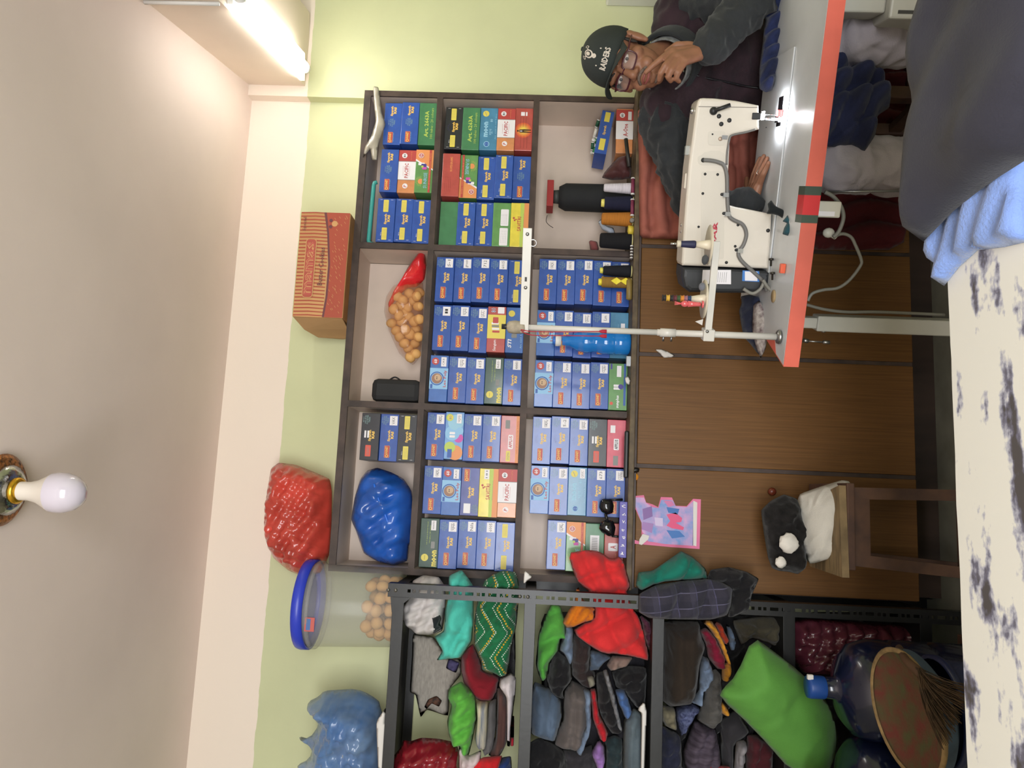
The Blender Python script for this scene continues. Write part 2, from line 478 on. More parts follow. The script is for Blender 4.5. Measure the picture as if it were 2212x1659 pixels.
cpart('counter_top', (XL-0.005, DY-0.012, ZB-0.019), (XR+0.01, SY1, ZB), M('worn_counter_edge', (104, 88, 62), rough=0.6, var=0.35, vscale=22, stretch=(1, 1, 1), rgb2=(60, 46, 34)), bev=0.003, parent=low)
cpart('rail', (XL, DY-0.002, ZB-0.027), (XR, DY+0.02, ZB-0.019), m_edge, parent=low)
dx = [XL+0.004, 0.105, 0.488, 0.874, 1.262, XR-0.004]
for i in range(5):
    g = 0.007
    d = cpart('cupboard_door', (dx[i]+(0.0 if i == 0 else g), DY, 0.152), (dx[i+1]-g, DY+0.02, ZB-0.029), m_veneer, bev=0.0025, parent=low)
    if i:
        cpart('stile', (dx[i]-g, DY+0.006, 0.152), (dx[i]+g, DY+0.02, ZB-0.029), m_edge, parent=low)
kp = P(1664, 1062, DY)
kn = MB().lathe([(0.0, 0.03), (0.008, 0.03), (0.013, 0.024), (0.013, 0.018), (0.006, 0.008), (0.009, 0.0)], axes(kp, (1, 0, 0), (0, -1, 0)), 16).build('door_knob', M('red_brown_knob', (105, 45, 30), rough=0.3), low)
kn.matrix_parent_inverse = Matrix.Translation(-low.location)
# ------------------------------------------------------------------ thread boxes
BW, BH, BD = 0.1665, 0.0652, 0.165
def pm(name, rgb): return M('print_'+name, rgb, rough=0.45, var=0)
c_y = pm('gold', (232, 190, 92)); c_ys = pm('yellow', (222, 204, 88)); c_r = pm('red', (214, 84, 66)); c_rd = pm('deep_red', (182, 68, 66)); c_w = pm('white', (232, 228, 232))
c_g = pm('pale_green', (128, 160, 160)); c_k = pm('black', (34, 32, 36)); c_o = pm('orange', (224, 146, 88)); c_lb = pm('light_blue', (140, 188, 226)); c_b = pm('blue', (52, 92, 168))
c_gn = pm('leaf_green', (78, 140, 66)); c_pu = pm('purple', (70, 60, 140)); c_ly = pm('lemon', (226, 224, 96)); c_br = pm('lion_brown', (150, 110, 90)); c_tan = pm('lion_face', (196, 164, 130)); c_gr = pm('grey', (130, 130, 128)); c_pk = pm('magenta', (200, 80, 170)); c_lg = pm('lime', (182, 200, 90)); c_sky = pm('sky', (150, 196, 220))
def bm_(name, rgb): return M('card_'+name, rgb, rough=0.34, var=0.05, vscale=30, coat=0.25, bump=0.12, bscale=22)
CARD = {'blue': bm_('blue', (44, 82, 164)), 'blue2': bm_('mid_blue', (56, 102, 176)), 'indigo': bm_('indigo', (66, 74, 146)), 'green': bm_('green', (66, 124, 84)), 'dgreen': bm_('dark_green', (38, 70, 56)), 'black': bm_('black', (36, 38, 46)),
        'teal': bm_('teal_blue', (70, 130, 166)), 'red': bm_('red', (178, 76, 70)), 'orange': bm_('orange', (208, 138, 90)), 'yellow': bm_('yellow', (226, 208, 74)), 'leaf': bm_('leaf', (96, 146, 84)), 'white': bm_('cream', (222, 214, 206)), 'pink': bm_('pink', (206, 84, 104)), 'sky': bm_('sky', (116, 160, 214))}
w, h = BW, BH
def logo(p, x, z, s=1.0):
    p.sec('gold_logo')
    p.text('Sparsh', x*w, z*h, 0.24*w*s, 0.18*h*s, c_y, bold=0.045); p.text('KAS', (x+0.02)*w, (z-0.165)*h, 0.16*w*s, 0.16*h*s, c_y, bold=0.07)
    for k in range(5):
        a = math.radians(40+25*k); p.stroke([((x-0.01)*w+0.012*math.cos(a), (z+0.1)*h+0.012*math.sin(a)), ((x-0.01)*w+0.018*math.cos(a), (z+0.1)*h+0.018*math.sin(a))], 0.0006, c_pu)
def signet(p, x, z, rot=0.0):
    p.sec('red_brand_label')
    p.rect(x*w, z*h, 0.255*w, 0.28*h, c_o, 0.002); p.rect(x*w, z*h, 0.243*w, 0.25*h, c_rd, 0.0015)
    p.disc((x-0.088)*w, z*h, 0.0055, c_y); p.disc((x-0.088)*w, z*h, 0.003, c_rd); p.text('SIGNET', (x+0.03)*w, (z+0.02)*h, 0.16*w, 0.14*h, c_y, bold=0.03)
    p.text('ONLY FOR STITCHING', x*w, (z-0.18)*h, 0.22*w, 0.04*h, c_sky)
def spun(p, x, z):
    p.sec('fine_print')
    for k, (s, l) in enumerate((('ART 8101', 0.12), ('100% SPUN', 0.17), ('POLYESTER', 0.19), ('THREAD', 0.12))):
        p.text(s, x*w, (z+0.16-0.105*k)*h, l*w, (0.06 if k == 0 else 0.085)*h, c_g, bold=0.01)
def k_sig(p):
    spun(p, 0.365, 0.26); logo(p, 0.035, -0.01); signet(p, -0.30, 0.06)
def k_sigrot(p):
    logo(p, -0.02, 0.02); signet(p, 0.34, 0.2)
    p.sec('white_sticker').rect(-0.35*w, 0.12*h, 0.2*w, 0.36*h, c_w); spun(p, -0.36, -0.28)
def k_sigtop(p):
    spun(p, 0.03, 0.06); logo(p, 0.30, 0.06); signet(p, -0.33, 0.08)
def yst(p, x, z):
    p.sec('yellow_sticker')
    p.rect(x*w, z*h, 0.28*w, 0.29*h, c_ys, 0.002)
    for k in range(3): p.text('washable polyester sewing', x*w, (z+0.07-0.07*k)*h, 0.2*w, 0.035*h, c_gr)
def k_yel(p):
    yst(p, 0.325, 0.03); logo(p, 0.02, 0.0); yst(p, -0.315, 0.03); p.text('MRP Rs.', -0.32*w, 0.22*h, 0.08*w, 0.05*h, c_w)
    for sx in (-0.46, 0.46):
        for sz in (-0.3, 0.3): p.sec('staple'); p.stroke([(sx*w, sz*h-0.004), (sx*w, sz*h+0.004)], 0.0009, c_w)
def k_leo(p):
    p.rect(0.0, 0, 0.45*w, h, c_lb); p.disc(0.0*w, 0.1*h, 0.38*h, c_b); p.disc(0, 0.1*h, 0.32*h, c_lb); p.disc(0, 0.1*h, 0.29*h, c_br); p.disc(0.02*w, 0.06*h, 0.18*h, c_tan)
    p.disc(0.03*w, 0.1*h, 0.03*h, c_k); p.disc(-0.005*w, 0.1*h, 0.03*h, c_k); p.text('Leo Poly', 0.0, -0.35*h, 0.36*w, 0.2*h, c_rd, bold=0.02); p.rect(-0.17*w, 0.38*h, 0.09*w, 0.12*h, c_b)
    p.sec('count_mark'); p.disc(0.37*w, 0.22*h, 0.2*h, c_rd, 24); p.text('60', 0.37*w, 0.22*h, 0.09*w, 0.2*h, c_w, bold=0.03); p.sec('white_sticker').rect(0.36*w, -0.25*h, 0.2*w, 0.27*h, c_w)
def k_pac(p):
    p.rect(0.37*w, 0, 0.26*w, h*0.995, c_rd); p.rect(0.02*w, 0, 0.44*w, h*0.995, c_w); p.rect(0.236*w, 0, 0.012*w, h*0.99, c_gr); p.rect(-0.196*w, 0, 0.012*w, h*0.99, c_gr)
    p.text('PACIFIC', 0.02*w, 0.02*h, 0.34*w, 0.22*h, c_rd, bold=0.02)
    p.stroke([(-0.1*w, 0.2*h), (0.13*w, 0.22*h)], 0.0006, c_rd); p.stroke([(-0.1*w, -0.14*h), (0.13*w, -0.16*h)], 0.0006, c_rd)
    p.disc(0.37*w, 0.17*h, 0.15*h, c_w); p.text('80', 0.37*w, 0.17*h, 0.075*w, 0.16*h, c_k, bold=0.02); p.disc(-0.34*w, 0.05*h, 0.15*h, c_w); p.text('P', -0.34*w, 0.05*h, 0.05*w, 0.18*h, c_rd, bold=0.02, shear=0.2)
    p.text('100% POLYESTER', 0.37*w, -0.22*h, 0.2*w, 0.05*h, c_o)
def k_moonb(p):
    p.text('moon', -0.01*w, 0.15*h, 0.36*w, 0.25*h, c_sky, bold=0.05); p.sec('yellow_disc').disc(0.36*w, 0.18*h, 0.18*h, c_ys, 24); p.stroke([(0.31*w, 0.14*h), (0.4*w, 0.24*h)], 0.0012, c_b)
    p.sec('small_lettering').text('मून', -0.07*w, -0.15*h, 0.15*w, 0.18*h, c_sky); p.text('80', 0.2*w, -0.15*h, 0.07*w, 0.17*h, c_sky, bold=0.02); p.text('Art. 6263 A 100 Tubes', 0.06*w, -0.4*h, 0.6*w, 0.07*h, c_sky)
    p.sec('round_mark')
    for r in (0.17, 0.13): p.disc(-0.36*w, 0.08*h, r*h, c_sky if r > 0.15 else c_b)
    p.text('2', -0.36*w, 0.08*h, 0.03*w, 0.2*h, c_sky)
def k_moong(p):
    p.disc(-0.3*w, 0.2*h, 0.19*h, c_ys, 24); p.stroke([(-0.34*w, 0.2*h), (-0.26*w, 0.2*h)], 0.001, CARD['dgreen']); p.text('moon', -0.31*w, -0.3*h, 0.33*w, 0.26*h, c_ys, bold=0.05)
    p.sec('fine_print'); p.text('100 % spun polyester thread', 0.2*w, 0.12*h, 0.46*w, 0.07*h, c_lg); p.text('100 tubes / 20 colours', 0.18*w, -0.02*h, 0.36*w, 0.07*h, c_lg)
    p.sec('spool_picture').rect(-0.04*w, -0.2*h, 0.14*w, 0.2*h, c_gr, 0.002)
def k_sun(p):
    p.poly([(0.02*w, -0.5*h), (0.5*w, -0.5*h), (0.5*w, 0.5*h), (0.24*w, 0.5*h)], c_w); p.poly([(0.05*w, -0.5*h), (0.5*w, -0.5*h), (0.5*w, 0.5*h), (0.28*w, 0.5*h)], c_o)
    p.disc(-0.24*w, 0.16*h, 0.16*h, c_o); p.rect(-0.24*w, 0.03*h, 0.2*w, 0.1*h, CARD['leaf'])
    for k in range(11):
        a = math.radians(18*k); p.stroke([(-0.24*w+0.012*math.cos(a), 0.16*h+0.012*math.sin(a)), (-0.24*w+0.02*math.cos(a), 0.16*h+0.02*math.sin(a))], 0.0007, c_ys)
    p.text('SUNRISE', -0.22*w, -0.1*h, 0.36*w, 0.2*h, c_sky, bold=0.01); p.rect(0, -0.33*h, w*0.99, 0.12*h, c_rd); p.text('100% SPUN POLYESTER SEWING THREAD', 0, -0.33*h, 0.85*w, 0.07*h, c_o)
    p.disc(0.36*w, 0.2*h, 0.15*h, c_w); p.disc(0.36*w, 0.2*h, 0.125*h, c_rd); p.text('50', 0.36*w, 0.2*h, 0.065*w, 0.15*h, c_w, bold=0.02)
    p.rect(0.16*w, 0.16*h, 0.06*w, 0.36*h, c_w, 0.002); p.rect(0.13*w, 0.02*h, 0.07*w, 0.3*h, c_pu, 0.003); p.rect(0.06*w, -0.02*h, 0.06*w, 0.26*h, c_pk, 0.003); p.disc(0.1*w, 0.1*h, 0.07*h, c_lg)
def k_sav(p):
    p.poly([(-0.5*w, -0.5*h), (0.5*w, -0.5*h), (0.5*w, -0.2*h), (-0.5*w, -0.16*h)], c_o); p.poly([(-0.5*w, -0.22*h), (0.5*w, -0.24*h), (0.5*w, -0.02*h), (-0.5*w, -0.05*h)], c_lg)
    p.text('SAVITRI', 0.02*w, 0.02*h, 0.33*w, 0.22*h, c_rd, bold=0.02); p.disc(0.1*w, 0.28*h, 0.05*h, c_rd); p.disc(0.15*w, 0.33*h, 0.06*h, c_rd); p.disc(0.12*w, 0.2*h, 0.04*h, c_rd)
    p.text('100 % spun polyester thread', 0.05*w, -0.22*h, 0.4*w, 0.05*h, c_gr)
def k_art(n):
    def f(p): p.text('Art. '+n, 0.0*w, 0.05*h, 0.62*w, 0.24*h, c_lg, bold=0.025); p.text('100 tubes - 20 colours', 0.02*w, -0.25*h, 0.72*w, 0.15*h, c_lg)
    return f
def k_rope(p):
    p.text('ROPEGRAMS', 0.25*w, 0.0, 0.34*w, 0.14*h, c_o, bold=0.02)
    p.sec('fine_print')
    for k in range(4): p.text('registered design and trade mark of the maker', -0.22*w, (0.3-0.1*k)*h, 0.36*w, 0.05*h, pm('maroon', (120, 40, 42)))
def k_man(p):
    for k in range(6):
        p.disc(-0.02*w, 0.02*h, (0.46-0.06*k)*h, M('print_glow%d' % k, (214+3*k, 92+22*k, 58+5*k), rough=0.45, var=0))
    b = pm('silhouette', (58, 30, 28))
    p.disc(-0.04*w, 0.33*h, 0.055*h, b); p.poly([(-0.075*w, 0.24*h), (-0.01*w, 0.25*h), (0.0, 0.0), (-0.08*w, 0.0)], b); p.poly([(-0.08*w, 0.02*h), (-0.045*w, 0.02*h), (-0.06*w, -0.42*h), (-0.075*w, -0.42*h)], b)
    p.poly([(-0.04*w, 0.02*h), (-0.0*w, 0.02*h), (-0.005*w, -0.42*h), (-0.025*w, -0.42*h)], b); p.rect(-0.045*w, 0.14*h, 0.02*w, 0.12*h, c_w)
    p.sec('price_patch'); p.rect(0.36*w, 0.08*h, 0.09*w, 0.22*h, c_w); p.rect(0.36*w, -0.13*h, 0.09*w, 0.09*h, c_w)
    p.sec('fine_print')
    for k in range(3): p.stroke([(0.05*w, (0.2-0.16*k)*h), (0.28*w, (0.2-0.16*k)*h)], 0.0006, b)
    p.sec('fine_print')
    for k in range(3): p.stroke([(-0.45*w, (0.15-0.18*k)*h), (-0.15*w, (0.15-0.18*k)*h)], 0.0006, b)
def k_glab(p):
    p.sec('white_label').rect(0.16*w, -0.16*h, 0.38*w, 0.44*h, c_w, 0.003); 
    for k in range(4): p.text('registered trade mark and copyright', 0.12*w, (-0.0-0.09*k)*h, 0.24*w, 0.04*h, c_gr)
    p.sec('white_label').rect(-0.28*w, -0.14*h, 0.4*w, 0.46*h, c_w, 0.003)
    for k in range(4): p.text('for the wholesale dealer only', -0.28*w, (0.0-0.09*k)*h, 0.28*w, 0.04*h, c_gr)
def k_sangam(p):
    p.rect(0.06*w, 0, 0.52*w, 0.995*h, c_ys); p.text('Sangam', -0.35*w, 0.05*h, 0.24*w, 0.2*h, c_w, bold=0.01); p.text('80', 0.42*w, 0.2*h, 0.1*w, 0.28*h, c_sky); p.rect(0.42*w, -0.22*h, 0.14*w, 0.36*h, c_w, 0.002)
    for k, c in enumerate((c_rd, c_w, c_gr, c_w)): p.rect((-0.05+0.06*k)*w, (0.02+0.02*k)*h, 0.045*w, 0.4*h, c, 0.002)
    p.rect(0.2*w, 0.06*h, 0.13*w, 0.3*h, c_rd, 0.002)
def k_sti(p):
    p.text('STI', -0.3*w, 0.26*h, 0.18*w, 0.22*h, c_w, bold=0.04, shear=0.25); p.sec('yellow_disc').disc(0.36*w, 0.2*h, 0.18*h, c_ys); p.sec('spool_picture').rect(-0.02*w, 0.0, 0.1*w, 0.3*h, c_sky, 0.003); p.rect(-0.13*w, 0.02*h, 0.09*w, 0.3*h, c_gr, 0.003)
    p.sec('fine_print').text('Art. 6263 A 100 Tubes', -0.1*w, -0.36*h, 0.6*w, 0.1*h, c_sky)
def k_multi(p):
    for x, z, r, c in ((-0.36, -0.1, 0.55, c_o), (-0.25, 0.2, 0.3, c_lg), (-0.05, -0.25, 0.32, c_pk), (0.05, 0.1, 0.42, c_lb), (0.28, -0.05, 0.42, c_sky), (0.38, 0.28, 0.2, c_lg), (0.1, -0.3, 0.2, c_lb)):
        q = min(r*h, 0.5*h-abs(z)*h); p.disc(x*w, z*h, max(q, 0.1*h), c)
    p.disc(0.38*w, 0.25*h, 0.16*h, c_ys); p.text('80', 0.38*w, 0.25*h, 0.08*w, 0.16*h, c_gr); p.rect(-0.02*w, 0.1*h, 0.05*w, 0.3*h, c_w, 0.002); p.rect(0.05*w, 0.1*h, 0.05*w, 0.3*h, c_w, 0.002); p.rect(-0.38*w, 0.2*h, 0.18*w, 0.24*h, c_b)
def k_applus(p):
    p.rect(0, -0.41*h, w*0.99, 0.17*h, c_o); p.text('100% SPUN POLYESTER THREAD', 0.05*w, -0.41*h, 0.7*w, 0.07*h, c_rd); p.sec('brand_patch').rect(-0.06*w, -0.05*h, 0.3*w, 0.26*h, c_w, 0.003); p.text('APPLUS', -0.06*w, -0.05*h, 0.25*w, 0.18*h, c_rd, bold=0.03)
    p.sec('sticker').rect(0.31*w, 0.14*h, 0.18*w, 0.24*h, c_gr); p.sec('yellow_label').rect(-0.36*w, 0.06*h, 0.22*w, 0.22*h, c_ys, 0.002); p.text('SIGMA', -0.36*w, 0.06*h, 0.16*w, 0.12*h, c_gr)
def k_blk(p):
    spun(p, 0.36, 0.24); logo(p, 0.02, 0.0); p.sec('red_brand_label').rect(-0.3*w, 0.06*h, 0.24*w, 0.3*h, c_r, 0.002); p.text('SIGNET', -0.3*w, 0.06*h, 0.18*w, 0.14*h, c_gr); p.sec('tape').rect(0.05*w, 0.26*h, 0.15*w, 0.1*h, c_w); p.sec('tape').rect(0.05*w, 0.1*h, 0.15*w, 0.1*h, c_w)
def k_sunplus(p):
    p.text('sunplus', -0.32*w, 0.0*h, 0.27*w, 0.2*h, c_w, bold=0.03); p.sec('sun_mark').disc(-0.36*w, 0.34*h, 0.09*h, c_r); p.sec('spool_picture').rect(0.05*w, -0.36*h, 0.9*w, 0.12*h, c_b); p.rect(0.02*w, 0.06*h, 0.05*w, 0.36*h, c_w, 0.002); p.rect(-0.04*w, 0.06*h, 0.05*w, 0.36*h, c_w, 0.002); p.disc(0, -0.15*h, 0.14*h, c_pu)
    p.sec('white_sticker').rect(0.33*w, -0.04*h, 0.24*w, 0.24*h, c_w); p.sec('corner_mark').rect(0.43*w, 0.38*h, 0.12*w, 0.1*h, c_pu)
def k_pink(p):
    p.sec('sticker').rect(0.3*w, 0.2*h, 0.16*w, 0.26*h, c_w); p.sec('brand_patch').rect(-0.02*w, 0.0, 0.24*w, 0.28*h, c_w, 0.003); p.text('APPLUS', -0.02*w, 0, 0.2*w, 0.18*h, c_k, bold=0.03); p.sec('sticker').rect(-0.36*w, 0.02*h, 0.2*w, 0.26*h, c_gr)
def k_aone(p):
    p.rect(0.37*w, 0, 0.26*w, h*0.995, c_rd); p.rect(0.02*w, 0, 0.44*w, h*0.995, c_w); p.rect(0.236*w, 0, 0.012*w, h*0.99, c_gr); p.text('A-One', 0.02*w, -0.05*h, 0.3*w, 0.28*h, c_rd, bold=0.02)
    p.disc(0.37*w, 0.15*h, 0.15*h, c_w); p.text('80', 0.37*w, 0.15*h, 0.075*w, 0.16*h, c_k, bold=0.02); p.rect(0.36*w, -0.28*h, 0.2*w, 0.2*h, c_w)
def k_aone2(p):
    p.rect(0.02*w, 0.05*h, 0.16*w, 0.5*h, c_w, 0.003); p.text('A', 0.02*w, 0.05*h, 0.07*w, 0.3*h, c_rd, bold=0.03); p.sec('fine_print').text('100 % spun', -0.26*w, -0.1*h, 0.3*w, 0.1*h, c_o)
def k_wrap(p):
    p.rect(-0.02*w, 0.0, 0.56*w, 0.48*h, c_w)
    for k in range(14): p.rect((-0.24+0.034*k)*w, 0.0, 0.012*w, 0.3*h, c_gr)
def k_tealplain(p):
    p.rect(0.2*w, -0.2*h, 0.12*w, 0.22*h, c_w); p.sec('fine_print').text('100% polyester', 0.1*w, 0.05*h, 0.3*w, 0.06*h, c_sky)
KINDS = {  # card, print, what the label calls it
 'sig': ('blue', k_sig, 'blue thread box with white sticker'), 'sigtop': ('blue', k_sigtop, 'plain blue thread box'), 'sigrot': ('indigo', k_sigrot, 'upside-down indigo thread box'), 'yel': ('blue', k_yel, 'blue thread box with two yellow stickers'),
 'leo': ('blue2', k_leo, 'blue thread box with lion emblem'), 'pac': ('orange', k_pac, 'red, white and orange thread box'), 'moonb': ('teal', k_moonb, 'teal-blue thread box with yellow disc'), 'moong': ('dgreen', k_moong, 'dark green thread box'),
 'sun': ('leaf', k_sun, 'green and orange thread box'), 'sunf': ('leaf', k_sun, 'green and orange thread box upside-down'), 'sav': ('yellow', k_sav, 'yellow thread box with red lettering'), 'art1': ('green', k_art('2663A'), 'green box with yellow lettering'), 'art2': ('green', k_art('6263A'), 'green box with yellow lettering'),
 'green': ('green', None, 'blank green box'), 'rope': ('red', k_rope, 'plain red box'), 'man': ('red', k_man, 'red-orange box with small figure'), 'glab': ('leaf', k_glab, 'green box with two white labels'), 'sangam': ('red', k_sangam, 'red and yellow thread box'), 'sti': ('blue2', k_sti, 'mid-blue box'),
 'multi': ('sky', k_multi, 'multicoloured thread box'), 'applus': ('red', k_applus, 'red thread box with orange strip'), 'blk': ('black', k_blk, 'black thread box'), 'blky': ('black', k_yel, 'black thread box with yellow stickers'), 'sunplus': ('leaf', k_sunplus, 'green box with white lettering'), 'pink': ('pink', k_pink, 'pinkish-red thread box'),
 'aone': ('orange', k_aone, 'red, white and orange box'), 'aone2': ('red', k_aone2, 'red box'), 'wrap': ('green', k_wrap, 'green box with barcode label'), 'tplain': ('teal', k_tealplain, 'teal-blue box'), 'blk0': ('black', k_blk, 'half-open black thread box')}
PRINTS = {}; BODY = {}
def body_mesh(card):
    if card not in BODY:
        o = MB().box((-w/2, 0, 0), (w/2, BD, h), bev=0.0016).build('thread_box', CARD[card]); BODY[card] = o.data; D.objects.remove(o)
    return BODY[card]
def sticker(txt, seed):
    """small white square with handwriting"""
    p = Print('handwritten_sticker'); p.rect(0, 0, 0.2*w, 0.42*h, c_w)
    if txt and txt[0] != '~': p.text(txt, 0, 0.01*h, min(0.165, 0.05*len(txt))*w, 0.16*h, c_k)
    else:
        rn = random.Random(seed); n = 3 if not txt else len(txt)+1
        x = -0.07*w; p.stroke([(x, 0.07*h), (x+0.14*w, 0.08*h)], 0.0009, c_k)
        for k in range(n):
            p.stroke([(x, 0.07*h), (x+rn.uniform(-.01, .01)*w, -0.02*h), (x+0.02*w, rn.uniform(-.12, -.03)*h), (x+0.035*w, rn.uniform(-.05, .05)*h)], 0.0009, c_k); x += 0.14*w/n
    return p
COLS = []
def column(bay, stack, base, xm, yc, items, lean=0.0):
    """items top to bottom; yc: the stack's centre in the photograph at picture-x xm"""
    X = P(xm, yc, SY0).x; z = base; n = len(items); rn = random.Random(hash((bay, stack)) % 999 if False else len(bay)*31+len(stack)*7+n)
    words = {1: ['only'], 3: ['top', 'middle', 'bottom'], 4: ['top', 'second', 'third', 'bottom'], 5: ['top', 'second', 'third', 'fourth', 'bottom']}[n]
    for i in range(n-1, -1, -1):
        it = items[i]; kind, txt = (it if isinstance(it, tuple) else (it, None))
        card, pf, desc = KINDS[kind]
        yo = SY0 + rn.uniform(-0.004, 0.014); xo = X + rn.uniform(-0.003, 0.003)
        b = link('thread_box', body_mesh(card)); b.location = (xo, yo, z+0.0003); b.rotation_euler = (0, 0, rn.uniform(-0.012, 0.012))
        flip = kind == 'sunf'
        if pf:
            if kind not in PRINTS:
                pr = Print(); pf(pr); PRINTS[kind] = []
                for o in pr.done(): PRINTS[kind].append((o.name.split('.')[0], o.data)); D.objects.remove(o)
            for nm, me in PRINTS[kind]:
                q = link(nm, me, b); q.location = (0, 0, h/2)
                if flip: q.rotation_euler = (0, math.pi, 0)
        if kind in ('sig', 'moong', 'sav', 'leo', 'moonb', 'multi') and txt:
            s = sticker(txt, i+n).done(b)[0]
            s.location = {'sig': (0.36*w, -0.0030, 0.29*h), 'moong': (0.36*w, -0.003, 0.3*h), 'sav': (0.38*w, -0.003, 0.62*h), 'leo': (0.36*w, -0.0046, 0.27*h), 'moonb': (0.37*w, -0.004, 0.25*h), 'multi': (0.36*w, -0.004, 0.26*h)}[kind]
            if kind != 'sig': s.scale = (1.0, 1, 0.62)
        wd = '%s %s' % (words[i], 'of' if words[i] in ('top', 'bottom', 'middle') else 'down')
        lab = '%s, %s %s in %s' % (desc, wd if n > 1 else 'in', stack+' stack', bay)
        tag(b, lab, 'thread box', 'thread boxes on the shelves')
        z += h+0.0003
TZ, MZ, BZ = Z1+t, Z2+t, ZB
# right bay
column('top right compartment', 'right', TZ, 883, 266, ['sigtop', 'sigtop', 'art1'])
column('top right compartment', 'centre', TZ, 877, 368, ['sigtop', 'pac', 'sun'])
column('top right compartment', 'left', TZ, 872, 475, ['yel', 'yel', 'yel'])
column('middle right compartment', 'right', MZ, 1058, 278, ['blky', 'art2', 'moonb', 'pac', 'man'])
column('middle right compartment', 'centre', MZ, 1052, 380, ['rope', 'sunf', 'yel', 'yel', 'sigtop'])
column('middle right compartment', 'left', MZ, 1044, 483, ['green', 'yel', 'yel', 'glab', 'sav'])
# centre bay
column('middle centre compartment', 'right', MZ, 1037, 604, [('sig', 'S-1'), ('sig', 'green'), ('sig', '712'), ('sig', '6015'), 'yel'])
column('middle centre compartment', 'centre', MZ, 1033, 710, [('sig', '--'), ('sig', '~ab'), ('sig', '~a'), 'sangam', 'sti'])
column('middle centre compartment', 'left', MZ, 1026, 822, [('leo', 'CKE'), ('sig', '~ab'), ('sig', '615'), ('moong', 'RED'), ('sig', '4440')])
column('bottom centre compartment', 'right', BZ, 1253, 608, [('sig', '~ab'), ('sig', 'ONION'), ('sig', '~abc'), ('sig', '~a'), ('sig', '~a')])
column('bottom centre compartment', 'centre', BZ, 1248, 721, [('leo', '~a'), ('sig', '~abc'), ('sig', '~ab'), ('sig', 'Lm'), 'tplain'])
column('bottom centre compartment', 'left', BZ, 1241, 832, [('leo', '~a'), ('sig', 'Green'), ('sig', 'Sayan'), ('sig', '~ab'), 'sunplus'])
# left bay
column('top left compartment', 'right', TZ, 838, 943, ['blk0', ('sig', 'VAX'), 'blky'])
column('middle left compartment', 'right', MZ, 1017, 943, [('sig', '~abc'), ('multi', '~ab'), ('sig', '~ab'), ('sig', '~abc'), 'applus'])
column('middle left compartment', 'centre', MZ, 1009, 1063, [('sig', '~abc'), ('leo', 'BLACK'), 'sigrot', ('sav', '181'), 'pac'])
column('middle left compartment', 'left', MZ, 1002, 1176, [('moong', 'WHITE'), ('sig', '~abc'), ('sig', 'Nila'), ('sig', '6005'), 'yel'])
column('bottom left compartment', 'right', BZ, 1236, 952, [('sig', '~abc'), ('sig', '5-2'), ('sig', '~abc'), 'blk', 'pink'])
column('bottom left compartment', 'centre', BZ, 1231, 1062, [('leo', 'RED'), ('sig', '~abc'), ('moonb', '~a'), ('sig', '673'), ('sig', '~ab')])
column('bottom left compartment', 'left', BZ, 1225, 1180, [('sig', '~abc'), 'sun', 'wrap', 'aone2'])
# ------------------------------------------------------------------ things on and in the shelves
def part(o, root):
    o.parent = root; o.matrix_parent_inverse = Matrix.Translation(-root.location); return o
def thing(name, label, cat, loc=(0, 0, 0), group=None):
    return tag(empty(name, loc), label, cat, group)
def plastic(name, rgb, alpha=0.86, rough=0.22, rgb2=None):
    return wrinkled(M(name, rgb, rough=rough, var=0.14, vscale=7, alpha=alpha, coat=0.3, rgb2=rgb2), 11, 0.5, 0.01) if name not in MATS else MATS[name]
PUFF = None
m_puff = M('fried_puff', (214, 158, 92), rough=0.6, var=0.12, vscale=26, bump=0.3, bscale=60, rgb2=(232, 186, 120))
def puff(p, r, label, group, rn):
    global PUFF
    if PUFF is None:
        mb = MB().sphere((0, 0, 0), (1, 1, 0.86), 14)
        mb.v = [tuple(Vector(v)*(1+0.07*noise.noise(Vector(v)*1.7))) for v in mb.v]
        o = mb.build('fried_puff', m_puff); PUFF = o.data; D.objects.remove(o)
    o = link('fried_puff', PUFF); o.location = p; o.scale = (r, r, r); o.rotation_euler = (rn.uniform(0, 3), rn.uniform(0, 3), rn.uniform(0, 3))
    return tag(o, label, 'snack', group)

# biscuit carton on the cabinet top
a = P(700, 459, 2.615); b_ = P(690, 686, 2.615); zt = P(641, 570, 2.615).z
m_kraft = M('kraft_card', (168, 120, 72), rough=0.75, var=0.06, vscale=20)
ct = thing('cookie_carton', 'tan and red striped cookie carton on top of the shelf cabinet', 'carton', (a.x, 2.615, ZT))
part(MB().box((b_.x, 2.615, ZT+0.001), (a.x, 2.862, zt), bev=0.003).build('carton_body', m_kraft), ct)
cw = a.x-b_.x; ch = zt-ZT-0.002
p = Print('printed_front'); k_tan = pm('tan', (206, 158, 104)); k_red = pm('cookie_red', (172, 78, 58)); k_br = pm('plum', (110, 62, 66))
p.rect(0, 0, cw*0.995, ch*0.99, k_tan)
for k in range(30):
    x = (-0.49+k*0.0335)*cw
    p.poly([(x, 0.49*ch), (x+0.012*cw, 0.49*ch), (x+0.018*cw, 0.2*ch), (x+0.012*cw, -0.1*ch), (x+0.002*cw, -0.1*ch), (x+0.006*cw, 0.2*ch)], k_red)
p.poly([(-0.497*cw, -0.49*ch), (0.497*cw, -0.49*ch), (0.497*cw, -0.02*ch), (0.3*cw, -0.1*ch), (0.0, -0.17*ch), (-0.3*cw, -0.17*ch), (-0.497*cw, -0.13*ch)], k_red)
p.poly([(-0.497*cw, -0.13*ch), (-0.3*cw, -0.17*ch), (0, -0.17*ch), (0.3*cw, -0.1*ch), (0.497*cw, -0.02*ch), (0.497*cw, 0.03*ch), (0.3*cw, -0.06*ch), (0, -0.13*ch), (-0.3*cw, -0.13*ch), (-0.497*cw, -0.09*ch)], k_br)
